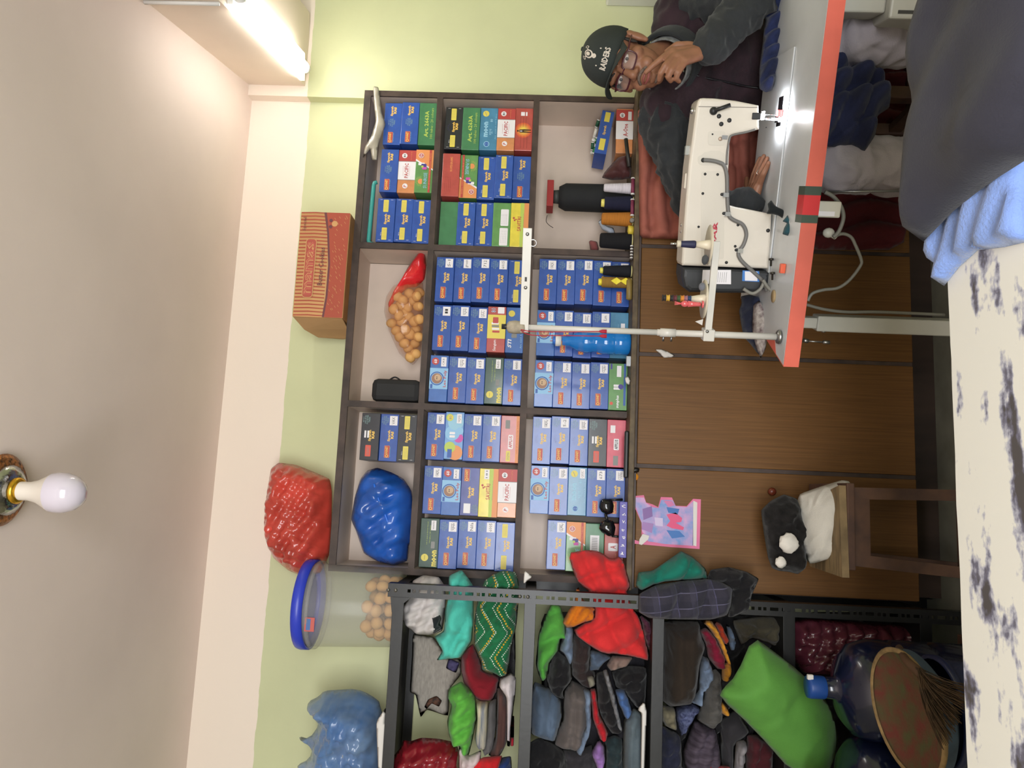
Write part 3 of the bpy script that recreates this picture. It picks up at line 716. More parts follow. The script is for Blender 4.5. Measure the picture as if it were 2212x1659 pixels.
p.rect(-0.04*cw, 0.24*ch, 0.56*cw, 0.22*ch, k_tan, 0.012); p.rect(-0.04*cw, 0.24*ch, 0.55*cw, 0.19*ch, pm('rust', (178, 84, 70)), 0.01)
p.text('mamas', -0.04*cw, 0.24*ch, 0.5*cw, 0.15*ch, k_tan, bold=0.03); p.text('mamas', -0.04*cw, 0.235*ch, 0.5*cw, 0.14*ch, pm('rust2', (190, 90, 80)), bold=0.0)
p.text('Butter Cookies', -0.02*cw, 0.01*ch, 0.36*cw, 0.1*ch, k_br, bold=0.01); p.text('Special', 0.38*cw, 0.4*ch, 0.13*cw, 0.08*ch, k_br)
p.disc(0.39*cw, -0.2*ch, 0.06*ch, k_tan); p.disc(0.36*cw, -0.12*ch, 0.035*ch, k_br); p.disc(0.42*cw, -0.12*ch, 0.035*ch, k_br)
for k in range(60):
    rr = random.Random(k); x = rr.uniform(-0.47, 0.47)*cw; z = rr.uniform(-0.46, -0.2)*ch; p.stroke([(x, z), (x+0.006, z+0.004)], 0.0012, k_tan)
for o in p.done(): part(o, ct).location = (((a.x+b_.x)/2), 2.615, (ZT+zt)/2)
fl = MB(); xx = b_.x
fl.add([(xx, 2.618, ZT+0.004), (xx, 2.618, zt-0.002), (xx-0.028, 2.70, zt-0.02), (xx-0.04, 2.78, zt-0.05), (xx-0.03, 2.85, ZT+0.06), (xx-0.035, 2.80, ZT+0.003), (xx-0.02, 2.70, ZT+0.003),
        (xx+0.003, 2.62, ZT+0.004), (xx+0.003, 2.62, zt-0.002), (xx-0.024, 2.704, zt-0.02), (xx-0.036, 2.784, zt-0.05), (xx-0.026, 2.854, ZT+0.06), (xx-0.031, 2.804, ZT+0.003), (xx-0.016, 2.704, ZT+0.003)],
       [(0, 1, 2, 6), (2, 3, 5, 6), (3, 4, 5), (7, 13, 9, 8), (9, 13, 12, 10), (10, 12, 11), (0, 7, 8, 1), (1, 8, 9, 2), (2, 9, 10, 3), (3, 10, 11, 4), (4, 11, 12, 5), (5, 12, 13, 6), (6, 13, 7, 0)])
part(fl.build('end_flap', M('inner_kraft', (190, 150, 104), rough=0.7, var=0.05)), ct)

# plastic bags
m_redbag = plastic('red_polythene', (206, 74, 62), 0.9)
o = soft('plastic_bag', [(585, 1012), (602, 999), (640, 1004), (680, 1020), (712, 1034), (717, 1060), (716, 1130), (711, 1200), (692, 1238), (655, 1246), (622, 1232), (590, 1205), (574, 1168), (571, 1125), (577, 1060)], 2.77, 0.085, m_redbag, res=6, lump=0.035, lscale=9, seed=3, back=0.9, folds=[(1, 2, .09, .004, 0), (2, -1, .06, .003, 1)])
tag(o, 'bulging translucent red plastic bag on top of the shelf cabinet', 'plastic bag')
m_bluebag = plastic('blue_polythene', (36, 92, 184), 0.93)
o = soft('plastic_bag', [(793, 1016), (815, 1010), (845, 1020), (872, 1034), (889, 1060), (893, 1112), (894, 1165), (882, 1178), (880, 1212), (850, 1222), (815, 1213), (785, 1195), (770, 1150), (758, 1122), (766, 1075), (778, 1035)], 2.755, 0.075, m_bluebag, res=6, lump=0.03, lscale=8, seed=5, back=0.9, folds=[(1.5, 1, .11, .004, 0)])
tag(o, 'full blue plastic bag in the top left shelf compartment', 'plastic bag')
seam = MB().tube(spline([P(808, 1045, 2.668), P(818, 1080, 2.66), P(835, 1120, 2.662), P(845, 1160, 2.668)]), 0.004, 6).build('bag_seam', M('bright_blue_plastic', (40, 110, 220), rough=0.3, var=0), o)
# clear bag of puffs with red top
o = soft('snack_bag', [(834, 640), (850, 616), (880, 610), (915, 608), (914, 700), (908, 770), (892, 790), (862, 764), (840, 715), (829, 672)], 2.76, 0.06, M('clear_polythene', (226, 150, 110), rough=0.15, var=0, alpha=0.22, coat=0.6, bump=0.4, bscale=30), res=6, lump=0.012, seed=2, back=0.9)
tag(o, 'clear bag of fried puffs lying in the top centre compartment', 'snack bag')
part(soft('red_bag_neck', [(868, 600), (880, 578), (902, 548), (917, 540), (921, 575), (917, 604), (900, 620), (880, 622), (860, 640), (840, 668), (838, 655), (852, 625)], 2.74, 0.035, plastic('bright_red_polythene', (212, 34, 44), 1.0), res=5, lump=0.015, seed=9, lscale=16), o)
rn = random.Random(4)
for _k, (x, y) in enumerate(((858, 640), (884, 634), (904, 662), (880, 664), (850, 668), (868, 694), (895, 694), (846, 698), (886, 722), (864, 728), (904, 728), (882, 752), (898, 764), (906, 632), (870, 648), (893, 650), (862, 682), (884, 684), (905, 690), (856, 714), (876, 712), (898, 712), (874, 742), (896, 742), (886, 772), (864, 660), (900, 640), (874, 676))):
    q = P(x, y, 2.742+0.03*(_k % 2)+rn.uniform(-0.008, 0.008)); puff(q, 0.0205, 'golden fried puff inside the clear bag on the shelf', 'fried puffs in the clear bag', rn)
# black pouch
c0 = P(845, 845, 2.75)
o = MB().box((c0.x-0.043, 2.70, TZ+0.0005), (c0.x+0.040, 2.82, TZ+0.177), bev=0.02).build('pouch', M('black_pouch', (26, 26, 28), rough=0.7, var=0.1, bump=0.2))
tag(o, 'black soft pouch standing in the top centre compartment', 'pouch')
part(MB().tube(spline([(c0.x+0.04, 2.74, TZ+0.08), (c0.x+0.05, 2.735, TZ+0.1), (c0.x+0.04, 2.74, TZ+0.12)]), 0.003).build('pull_loop', MATS['black_pouch']), o)
# polythene strip and teal plastic bar over the top right boxes
o = soft('polythene_strip', [(806, 186), (818, 188), (824, 240), (833, 268), (823, 296), (816, 318), (815, 346), (804, 346), (800, 320), (783, 343), (789, 316), (802, 294), (812, 262), (808, 225)], 2.672, 0.006, plastic('grey_polythene', (176, 168, 152), 0.75), res=5, sm=0, lump=0.006, back=0.5)
tag(o, 'torn grey polythene strip hanging at the top right cabinet corner', 'strip')
q0 = P(806, 390, 2.675); q1 = P(803, 524, 2.675)
o = MB().tube([(q0.x, 2.69, q0.z-0.012), (q0.x-0.003, 2.69, q0.z-0.002), (q0.x-0.012, 2.69, q0.z), (q1.x+0.012, 2.69, q0.z+0.004), (q1.x+0.003, 2.69, q0.z+0.002), (q1.x, 2.69, q0.z-0.012)], 0.008, 8).build('plastic_bar', M('teal_plastic', (64, 158, 152), rough=0.35, var=0.03))
tag(o, 'teal plastic bar lying across the top right boxes', 'plastic bar')

# ---- things on the counter ledge
CY_ = 2.632
def cone(label, y, xt, col, r0, r1, tip=None, cat='thread cone', name='thread_cone', Y=CY_, xb=None):
    g = P(1350, y, Y); zt_ = P(xt, y, Y).z; hgt = zt_-ZB
    th = thing(name, label, cat, (g.x, Y, ZB), 'thread cones on the counter ledge')
    M4 = T(g.x, Y, ZB+0.0005)
    part(MB().lathe([(r1*0.9, 0), (r1*0.95, 0.004)], M4, 20).build('base_rim', M('cone_plastic', (214, 202, 140), rough=0.5, var=0)), th)
    part(MB().lathe([(r1*0.98, 0.004), (r1, 0.012), (r0, hgt*0.93), (r0*0.8, hgt*0.96)], M4, 20).build('thread_winding', M('thread_%s' % (col,), col, rough=0.8, var=0.08, vscale=30, stretch=(1, 1, 30), bump=0.4, bscale=120, spec=0.3)), th)
    if tip: part(MB().lathe([(r0*0.7, hgt*0.95), (r0*0.6, hgt*1.06), (0.0, hgt*1.06)], M4, 16).build('cone_tip', M('tip_%s' % (tip,), tip, rough=0.4, var=0)), th)
    return th
cone('small white thread cone in front of the large black one', 407, 1302, (214, 208, 216), 0.014, 0.02)
cone('navy blue thread cone with yellow tip, right of the orange one', 440, 1303, (26, 28, 52), 0.022, 0.027, (226, 214, 110))
cone('orange-brown thread cone on the counter ledge', 474, 1297, (176, 112, 42), 0.021, 0.026)
cone('stout black thread cone left of the orange one', 521, 1293, (22, 22, 26), 0.026, 0.031, Y=2.64)
cone('black thread cone with yellow tip before the centre boxes', 586, 1300, (24, 26, 34), 0.016, 0.022, (222, 212, 92))
th = cone('yellow and brown diamond-wound thread spool on the ledge', 611, 1297, (146, 112, 52), 0.019, 0.019, (230, 214, 60))
for z in (0.022, 0.055):
    g = P(1350, 611, CY_)
    part(MB().add([(g.x-0.013, CY_-0.0196, ZB+z), (g.x, CY_-0.021, ZB+z+0.02), (g.x+0.013, CY_-0.0196, ZB+z), (g.x, CY_-0.021, ZB+z-0.018)], [(0, 1, 2, 3)]).build('yellow_diamond', pm('spool_yellow', (234, 216, 52))), th)
# big black spool with a red carton on its top
g = P(1345, 430, 2.745); zt_ = P(1207, 430, 2.745).z
th = thing('thread_spool', 'tall fat black thread spool in the bottom right compartment', 'thread spool', (g.x, 2.745, ZB))
part(MB().lathe([(0.052, 0.001), (0.053, 0.01), (0.051, zt_-ZB-0.025), (0.038, zt_-ZB), (0.03, zt_-ZB)], T(g.x, 2.745, ZB), 28).build('thread_winding', M('black_thread', (20, 22, 26), rough=0.8, var=0.1, vscale=20, stretch=(1, 1, 40), bump=0.3, bscale=100)), th)
part(MB().lathe([(0.026, zt_-ZB), (0.024, zt_-ZB+0.02)], T(g.x, 2.745, ZB), 20).build('core', M('grey_core', (60, 62, 60), rough=0.6, var=0.05)), th)
rz = P(1181, 436, 2.745).z
o = MB().box((-0.052, -0.035, 0), (0.052, 0.035, rz-zt_-0.02), bev=0.002, M4=T(g.x, 2.745, zt_+0.0205) @ Matrix.Rotation(0.06, 4, 'Z')).build('small_carton', M('red_card', (150, 42, 44), rough=0.6, var=0.08))
tag(o, 'small red carton balanced on the tall black spool', 'carton')
part(MB().tube(spline([P(1182, 465, 2.71), P(1180, 478, 2.70), P(1186, 486, 2.70), P(1195, 492, 2.70)]), 0.0012, 5).build('loose_thread', M('dark_thread', (40, 34, 34), rough=0.8, var=0)), o)
# box and open tray of bobbins at the right end
X0 = P(1347, 331, 2.70).x; X1 = P(1347, 235, 2.70).x; zb1 = ZB+0.062
bx = MB().box((X0, 2.70, ZB+0.0005), (X1, 2.85, zb1), bev=0.0016).build('thread_box', CARD['orange'])
tag(bx, 'red, white and orange box under the open tray of bobbins', 'thread box')
pr = Print(); k_aone(pr)
for o in pr.done(): part(o, bx).location = ((X0+X1)/2, 2.70, ZB+0.031)
tr = thing('bobbin_tray', 'open blue thread box full of bobbins at the right shelf end', 'open box', ((X0+X1)/2, 2.76, zb1))
M4 = T((X0+X1)/2-0.012, 2.765, zb1+0.022) @ Matrix.Rotation(0.16, 4, 'Y') @ Matrix.Rotation(0.06, 4, 'Z')
L2, W2, H2 = 0.088, 0.06, 0.045
for nm, lo, hi in (('tray_base', (-L2, -W2, 0), (L2, W2, 0.002)), ('tray_front', (-L2, -W2, 0.002), (L2, -W2+0.002, H2)), ('tray_rear', (-L2, W2-0.002, 0.002), (L2, W2, H2)), ('tray_side', (-L2, -W2+0.002, 0.002), (-L2+0.002, W2-0.002, H2)), ('tray_side', (L2-0.002, -W2+0.002, 0.002), (L2, W2-0.002, H2))):
    part(MB().box(lo, hi, M4=M4).build(nm, CARD['blue']), tr)
pr = Print('yellow_sticker'); pr.rect(-0.3*w, 0, 0.28*w, 0.32*h, c_ys); pr.sec('gold_logo').text('Sparsh', 0.05*w, 0.0, 0.23*w, 0.2*h, c_y, bold=0.03); pr.sec('yellow_sticker').rect(0.38*w, 0, 0.24*w, 0.3*h, c_ys)
for o in pr.done():
    part(o, tr); o.data.transform(M4 @ T(0, -W2, H2*0.5))
rn = random.Random(12); bob = None
bcols = [((216, 212, 204), 'white'), ((40, 120, 62), 'green'), ((200, 196, 190), 'white'), ((90, 90, 94), 'grey'), ((206, 200, 196), 'white'), ((30, 84, 58), 'dark green')]
for k in range(22):
    c, nm = bcols[k % 6]
    lp = M4 @ Vector((rn.uniform(-0.07, 0.07), rn.uniform(-0.045, 0.045), 0.030+0.012*(k % 3)+rn.uniform(0, .005)))
    ang = rn.uniform(0, 3.14); dr = Vector((math.cos(ang), math.sin(ang), rn.uniform(-0.3, 0.3))).normalized()
    bb = thing('bobbin', 'small %s thread bobbin lying in the open blue tray' % nm, 'bobbin', lp, 'bobbins in the blue tray')
    MX = along(lp-dr*0.015, lp+dr*0.015)
    part(MB().lathe([(0.006, 0.003), (0.0065, 0.015), (0.006, 0.027)], MX, 10).build('winding', M('bobbin_%s' % nm.replace(' ', '_'), c, rough=0.6, var=0.05)), bb)
    for q in (0.0, 0.027): part(MB().lathe([(0.0068, q), (0.0068, q+0.003)], MX, 10).build('flange', M('white_bobbin_plastic', (216, 214, 210), rough=0.4, var=0)), bb)
for (y0, y1, lab) in ((384, 420, 'maroon bobbin lying below the white cone'), (430, 466, 'maroon bobbin lying below the navy cone')):
    A = P(1359, y0, 2.60); B = P(1358, y1, 2.60); A.z = B.z = ZB+0.0075
    bb = thing('bobbin', lab, 'bobbin', (A+B)/2, 'bobbins on the counter edge'); MX = along(B, A); l = (A-B).length
    part(MB().lathe([(0.0062, 0.004), (0.0062, l-0.004)], MX, 12).build('winding', M('maroon_thread', (112, 40, 66), rough=0.6, var=0.05)), bb)
    for q in (0, l-0.004): part(MB().lathe([(0.007, q), (0.007, q+0.004)], MX, 12).build('flange', MATS['white_bobbin_plastic']), bb)
g = P(1357, 478, 2.60)
o = MB().lathe([(0.003, 0), (0.008, 0), (0.008, 0.014), (0.003, 0.014)], axes((g.x, 2.598, ZB+0.0085), (0, 0, 1), (0, -1, 0)), 14).build('bobbin', M('grey_bobbin', (120, 116, 110), rough=0.5, var=0.05)); tag(o, 'grey bobbin end below the orange cone', 'bobbin')
g = P(1355, 497, 2.62)
mb = MB(); R1, r1 = 0.015, 0.004
mb.lathe([(0.011, 0), (0.017, 0), (0.017, 0.018), (0.011, 0.018), (0.011, 0)], T(g.x, 2.622, ZB+0.0005), 20, cap=False)
tag(mb.build('tape_core', M('yellow_plastic', (206, 182, 64), rough=0.45, var=0.03)), 'yellow plastic ring between orange and black cones', 'ring')
o = soft('ribbon_roll', [(1292, 480), (1298, 473), (1310, 488), (1325, 492), (1330, 508), (1318, 506), (1308, 500), (1300, 496)], 2.70, 0.012, cloth('pale_ribbon', (168, 176, 190)), res=4)
tag(o, 'pale grey ribbon hanging behind the orange cone', 'ribbon')
o = soft('purse', [(1300, 384), (1306, 372), (1320, 356), (1335, 340), (1352, 336), (1364, 340), (1364, 384), (1345, 388), (1320, 389)], 2.67, 0.03, cloth('maroon_leather', (72, 40, 40), rough=0.5), res=5, lump=0.008, lscale=24)
tag(o, 'crumpled dark maroon purse beside the open bobbin tray', 'purse')
o = MB().tube([P(1352, 300, 2.6), P(1359, 360, 2.598)], 0.007, 8).build('rolling_stick', M('dark_stick', (40, 36, 32), rough=0.5, var=0.1)); tag(o, 'dark stick lying on the counter edge at the right', 'stick')
o = soft('pouch', [(1272, 522), (1276, 519), (1290, 522), (1294, 538), (1290, 545), (1276, 544)], 2.74, 0.02, cloth('dusty_pink', (128, 72, 72)), res=4); tag(o, 'dusty pink pouch behind the stout black cone', 'pouch')
A = P(1357, 530, 2.598); B = P(1356, 562, 2.598); A.z = B.z = ZB+0.0065
bb = thing('bobbin_rod', 'thin rod of dark and white bobbins on the counter edge', 'bobbins', (A+B)/2); l = (A-B).length; MX = along(B, A)
for k in range(5): part(MB().lathe([(0.006, l*k/5), (0.006, l*(k+0.55)/5)], MX, 10).build('dark_bobbin', M('dark_bobbin', (60, 50, 48), rough=0.5, var=0)), bb); part(MB().lathe([(0.0055, l*(k+0.55)/5), (0.0055, l*(k+1)/5)], MX, 10).build('white_bobbin', MATS['white_bobbin_plastic']), bb)
A = P(1354, 602, 2.60); B = P(1352, 648, 2.60); A.z = B.z = ZB+0.011
tag(MB().lathe([(0.004, 0), (0.0105, 0.004), (0.0105, (A-B).length-0.006), (0.004, (A-B).length)], along(B, A), 14).build('wooden_rod', M('olive_wood', (120, 100, 50), rough=0.5, var=0.1)), 'brown wooden handle lying left of the yellow spool', 'handle')
# blue water bottle
g = P(1340, 741, 2.632); zt_ = P(1196, 741, 2.632).z; H = zt_-ZB
bo = thing('water_bottle', 'clear blue water bottle with white cap before the centre boxes', 'bottle', (g.x, 2.632, ZB))
m_blu = M('blue_pet', (26, 136, 226), rough=0.08, var=0, alpha=0.62, coat=0.5)
part(MB().lathe([(0.0, 0.001), (0.036, 0.001), (0.042, 0.008), (0.042, 0.05), (0.039, 0.055), (0.042, 0.06), (0.041, 0.1), (0.035, 0.115), (0.036, 0.13), (0.04, 0.15), (0.034, 0.185), (0.018, 0.21), (0.016, H-0.03)], T(g.x, 2.632, ZB), 26, cap=False).build('bottle_body', m_blu), bo)
part(MB().lathe([(0.0, H-0.026), (0.019, H-0.026), (0.02, H-0.012), (0.02, H-0.006), (0.0, H-0.006)], T(g.x, 2.632, ZB), 20).build('cap_collar', M('white_cap', (226, 224, 222), rough=0.4, var=0)), bo)
part(MB().lathe([(0.015, H-0.006), (0.014, H+0.004), (0.0, H+0.004)], T(g.x, 2.632, ZB), 20).build('cap_top', M('blue_cap', (52, 108, 196), rough=0.4, var=0)), bo)
# scissors-like steel clip and scraps on the ledge
o = MB().box(P(1342, 790, 2.607), P(1352, 770, 2.600)+Vector((0, 0, 0)), bev=0.001).build('steel_clip', M('steel', (170, 172, 176), rough=0.25, metal=1.0, var=0)); tag(o, 'small steel clip on the ledge left of the bottle', 'clip'); o.location.z += ZB-P(1352, 770, 2.600).z
o = soft('paper_scrap', [(1337, 815), (1346, 812), (1350, 822), (1348, 832), (1340, 828)], 2.60, 0.004, M('white_paper', (214, 210, 206), rough=0.8, var=0.03), res=3, sm=0); tag(o, 'tiny crumpled white paper scrap on the ledge', 'paper'); o.location.z = ZB-0.0005-min(v.co.z for v in o.data.vertices)
A = P(1340, 930, 2.60); B = P(1336, 1032, 2.60); z0 = ZB+0.007
tag(MB().box((B.x, 2.592, ZB+0.0005), (A.x, 2.612, ZB+0.015), bev=0.005).build('black_stick', M('black_plastic', (24, 24, 26), rough=0.35, var=0)), 'long flat black stick on the ledge before the pink box', 'stick')
# incense packet and sunglasses
A = P(1330, 1083, 2.60); B = P(1330, 1204, 2.60)
pk = MB().box((B.x, 2.594, ZB+0.0005), (A.x, 2.606, ZB+0.026), bev=0.0012).build('incense_packet', M('purple_card', (76, 66, 160), rough=0.35, var=0.04)); tag(pk, 'long purple incense packet with white symbols on the ledge', 'packet')
pr = Print('printed_symbol')
for k in range(7):
    x = (-0.42+0.14*k)*(A.x-B.x); rr = random.Random(k+40); pr.sec('printed_symbol')
    for q in range(4): pr.stroke([(x+rr.uniform(-.005, .005), rr.uniform(-.007, .007)), (x+rr.uniform(-.005, .005), rr.uniform(-.007, .007))], 0.0016, c_w)
for o in pr.done(): part(o, pk).location = ((A.x+B.x)/2, 2.594, ZB+0.013)
sg = thing('sunglasses', 'black wraparound sunglasses propped behind the purple packet', 'sunglasses', (P(1325, 1120, 2.63).x, 2.63, ZB))
m_bk = MATS['black_plastic']
for pts in ([(1297, 1082), (1304, 1077), (1322, 1078), (1326, 1092), (1324, 1108), (1312, 1112), (1300, 1106), (1294, 1096)], [(1296, 1132), (1304, 1124), (1324, 1124), (1330, 1140), (1326, 1160), (1314, 1158), (1300, 1150), (1294, 1142)]):
    part(soft('lens', pts, 2.632, 0.012, M('glossy_black_lens', (20, 20, 24), rough=0.08, var=0), res=3), sg)
part(MB().tube([P(1308, 1110, 2.632), P(1312, 1126, 2.632)], 0.005, 8).build('bridge', m_bk), sg)
part(MB().tube([P(1316, 1080, 2.634), P(1345, 1079, 2.64)], 0.004, 8).build('temple', m_bk), sg)
part(MB().tube([P(1322, 1158, 2.634), P(1345, 1160, 2.64)], 0.004, 8).build('temple', m_bk), sg)
# things fixed on the cupboard doors
st = P(1371, 1030, DY)
o = MB().lathe([(0.0, 0.0015), (0.0125, 0.0015), (0.0125, 0)], axes((st.x, DY-0.0002, st.z), (1, 0, 0), (0, -1, 0)), 20).build('round_sticker', M('orange_sticker', (210, 152, 34), rough=0.5, var=0.1, vscale=200, rgb2=(226, 120, 30))); tag(o, 'round orange sticker on the cupboard door below the counter', 'sticker')
o = soft('catch', [(1363, 1014), (1372, 1009), (1382, 1012), (1380, 1020), (1368, 1022)], DY-0.002, 0.008, m_bk, res=3, sm=0); tag(o, 'small black catch on the stile above the orange sticker', 'catch')
sc_ = soft('paper_scrap', [(1414, 755), (1428, 754), (1440, 758), (1458, 768), (1452, 772), (1434, 773), (1426, 764)], DY-0.006, 0.003, MATS['white_paper'], res=4, sm=0, lump=0.003); tag(sc_, 'folded white paper tucked into the gap between two doors', 'paper')
ps = thing('torn_poster', 'torn pink and blue cartoon poster stuck on the cupboard door', 'poster', (P(1450, 1130, DY).x, DY, P(1510, 1130, DY).z))
def zF(x, y): return (1340+x/5.028, 1000+y/5.028)
m_pos = M('poster_print', (96, 146, 204), rough=0.6, var=0.3, vscale=28, rgb2=(206, 158, 200)); m_pink = M('poster_pink', (214, 110, 150), rough=0.6, var=0.05)
def flat(name, pts, m, yo, root, th=0.0006):
    v = [P(x, y, DY) for x, y in pts]; v = [Vector((q.x, DY-yo, q.z)) for q in v]
    return part(MB().prism(v, (0, -th, 0)).build(name, m), root)
flat('pink_border', [zF(*q) for q in ((140, 360), (255, 350), (280, 430), (350, 450), (410, 480), (440, 370), (560, 375), (600, 465), (720, 470), (790, 390), (875, 395), (860, 935), (560, 915), (130, 875), (90, 880), (95, 800), (140, 830), (230, 860), (230, 650), (180, 540), (140, 440))], m_pink, 0.0003, ps)
flat('printed_sheet', [zF(*q) for q in ((150, 375), (255, 375), (280, 435), (350, 480), (415, 490), (445, 400), (570, 405), (600, 470), (720, 480), (790, 415), (790, 900), (480, 880), (300, 850), (235, 740), (230, 650), (190, 540), (150, 440))], m_pos, 0.0012, ps)
flat('white_margin', [zF(*q) for q in ((792, 410), (835, 430), (825, 905), (785, 895))], MATS['white_paper'], 0.0012, ps)
for pts, c in ((((500, 560), (600, 540), (670, 600), (660, 640), (600, 650), (690, 700), (680, 730), (560, 710), (500, 680), (540, 630)), (214, 70, 120)), (((470, 410), (560, 415), (590, 460), (520, 480)), (196, 110, 160)), (((240, 500), (340, 470), (350, 580), (250, 620)), (120, 84, 150)), (((240, 640), (360, 660), (340, 760), (230, 720)), (150, 110, 170)), (((500, 480), (640, 500), (620, 560), (520, 540)), (40, 100, 170)), (((500, 730), (640, 740), (700, 800), (560, 820)), (44, 104, 176)), (((370, 590), (460, 600), (460, 690), (380, 680)), (196, 180, 214))):
    flat('printed_shape', [zF(*q) for q in pts], pm('poster_%d_%d' % (c[0], c[1]), c), 0.0022, ps)
flat('torn_curl', [zF(*q) for q in ((240, 770), (310, 790), (300, 830), (230, 890), (200, 880), (205, 830))], MATS['white_paper'], 0.0022, ps, 0.004)
# ------------------------------------------------------------------ slotted-angle rack on the left
m_rack = M('black_rack_steel', (13, 13, 14), rough=0.38, metal=0.0, var=0.15, vscale=12, bump=0.05)
RY, RX, RXL = 2.5, -0.309, -1.30
RZ = [1.857, 1.436, 1.03, 0.622, 0.2]
rk = thing('slotted_angle_rack', 'black slotted-angle steel rack crammed with clothes on the left', 'rack', (RX, RY, 0))
def slot_strip(x0, x1, z0, z1, y, holes, th=0.0022):
    """a vertical steel strip facing -Y with real holes: built from bars round each hole"""
    mb = MB(); zs = z0
    wmid = (x0+x1)/2
    for (c, hh, hw) in holes:
        mb.box((x0, y, zs), (x1, y+th, c-hh)); mb.box((x0, y, c-hh), (wmid-hw, y+th, c+hh)); mb.box((wmid+hw, y, c-hh), (x1, y+th, c+hh)); zs = c+hh
    mb.box((x0, y, zs), (x1, y+th, z1))
    return mb
holes = []; z = 0.06; k = 0
while z < 1.83:
    if k % 3 == 0: holes.append((z, 0.013, 0.005)); z += 0.029
    else: holes.append((z, 0.005, 0.005)); z += (0.016 if k % 3 == 1 else 0.029)
    k += 1
part(slot_strip(RX-0.042, RX, 0.0, 1.875, RY, holes).build('front_post_face', m_rack), rk)
part(MB().box((RX-0.0025, RY+0.0025, 0), (RX, RY+0.04, 1.875)).build('front_post_flange', m_rack), rk)
part(MB().box((RX-0.042, 2.86, 0), (RX, 2.863, 1.875)).box((RX-0.0025, 2.82, 0), (RX, 2.86, 1.875)).build('corner_post', m_rack), rk)
part(MB().box((RXL, RY, 0), (RXL+0.042, RY+0.0025, 1.875)).box((RXL, RY, 0), (RXL+0.0025, RY+0.04, 1.875)).build('corner_post', m_rack), rk)
part(MB().box((RXL, 2.86, 0), (RXL+0.042, 2.863, 1.875)).box((RXL, 2.82, 0), (RXL+0.0025, 2.86, 1.875)).build('corner_post', m_rack), rk)
m_shelf = M('rack_shelf_steel', (16, 16, 17), rough=0.5, metal=0.0, var=0.1)
for i, z in enumerate(RZ):
    sh = part(MB().box((RXL+0.003, RY+0.004, z-0.003), (RX-0.004, 2.858, z)).build('shelf_tray', m_shelf), rk)
    part(MB().box((RXL+0.043, RY+0.0026, z-0.036), (RX-0.004, RY+0.0052, z+0.001), bev=0.001).build('front_lip', m_rack), rk)
    part(MB().box((RXL+0.043, 2.852, z-0.036), (RX-0.004, 2.8545, z-0.004)).build('rear_lip', m_rack), rk)
    part(MB().box((RX-0.0052, RY+0.045, z-0.036), (RX-0.0027, 2.80, z-0.004)).build('side_lip', m_rack), rk)
for z in (1.862, 1.838, 1.44, 1.415, 1.03):
    part(MB().lathe([(0.0, 0.004), (0.0055, 0.003), (0.006, 0.0)], axes((RX-0.021, RY-0.0002, z+0.012), (1, 0, 0), (0, -1, 0)), 10).build('bolt', M('zinc', (150, 150, 150), rough=0.35, metal=1, var=0)), rk)
gp = [P(845, 1292, RY), P(845, 1320, RY), P(872, 1292, RY)]
part(MB().prism([Vector((RX-0.042, RY-0.001, 1.865)), Vector((RX-0.09, RY-0.001, 1.858)), Vector((RX-0.042, RY-0.001, 1.80))], (0, -0.002, 0)).build('corner_plate', m_rack), rk)

# ---- bucket of puffs and a blue bag on top of the rack
g0 = P(838, 1312, 2.68)
BX = P(740, 1308, 2.68).x; zb_ = RZ[0]+0.0005; ztop = P(660, 1308, 2.68).z
bk = thing('lidded_bucket', 'translucent plastic bucket with blue lid holding fried puffs', 'bucket', (BX, 2.68, zb_))
hb = ztop-zb_
m_milk = D.materials.new('milky_plastic'); m_milk.use_nodes = True
nt = m_milk.node_tree; N_ = nt.nodes; L_ = nt.links; out_ = N_['Material Output']; pb = N_['Principled BSDF']
pb.inputs['Base Color'].default_value = (*srgb((214, 212, 206)), 1); pb.inputs['Roughness'].default_value = 0.25
tr_ = N_.new('ShaderNodeBsdfTransparent'); tr_.inputs[0].default_value = (0.94, 0.94, 0.92, 1); mx_ = N_.new('ShaderNodeMixShader'); mx_.inputs[0].default_value = 0.24
L_.new(tr_.outputs[0], mx_.inputs[1]); L_.new(pb.outputs[0], mx_.inputs[2]); L_.new(mx_.outputs[0], out_.inputs[0])
part(MB().lathe([(0.0, 0.001), (0.122, 0.001), (0.126, 0.008), (0.139, hb-0.012)], T(BX, 2.68, zb_), 40, cap=False).build('bucket_body', m_milk), bk)
m_lid = M('blue_lid', (48, 66, 196), rough=0.35, var=0.03)
part(MB().lathe([(0.141, hb-0.03), (0.149, hb-0.03), (0.15, hb-0.005), (0.147, hb+0.006), (0.138, hb+0.008), (0.13, hb+0.001), (0.0, hb+0.001)], T(BX, 2.68, zb_), 40, cap=False).build('lid', m_lid), bk)
part(MB().lathe([(0.1405, hb-0.05), (0.146, hb-0.05), (0.147, hb-0.038), (0.1405, hb-0.038)], T(BX, 2.68, zb_), 40, cap=False).build('rim', m_milk), bk)
q = P(694, 1334, 2.68); ang = -0.1
part(MB().box((q.x-0.022, 2.5405, q.z-0.016), (q.x+0.022, 2.5415, q.z+0.016)).build('paper_label', pm('label_red', (196, 92, 84))), bk)
part(MB().box((q.x-0.018, 2.540, q.z-0.003), (q.x+0.018, 2.5405, q.z+0.011)).build('label_picture', pm('label_blue', (70, 110, 170))), bk)
rn = random.Random(21)
lay = [(0.088, 0.024, 13), (0.046, 0.024, 6), (0.0, 0.024, 1), (0.09, 0.062, 13), (0.05, 0.062, 6), (0.0, 0.062, 1), (0.085, 0.098, 7), (0.04, 0.098, 3)]
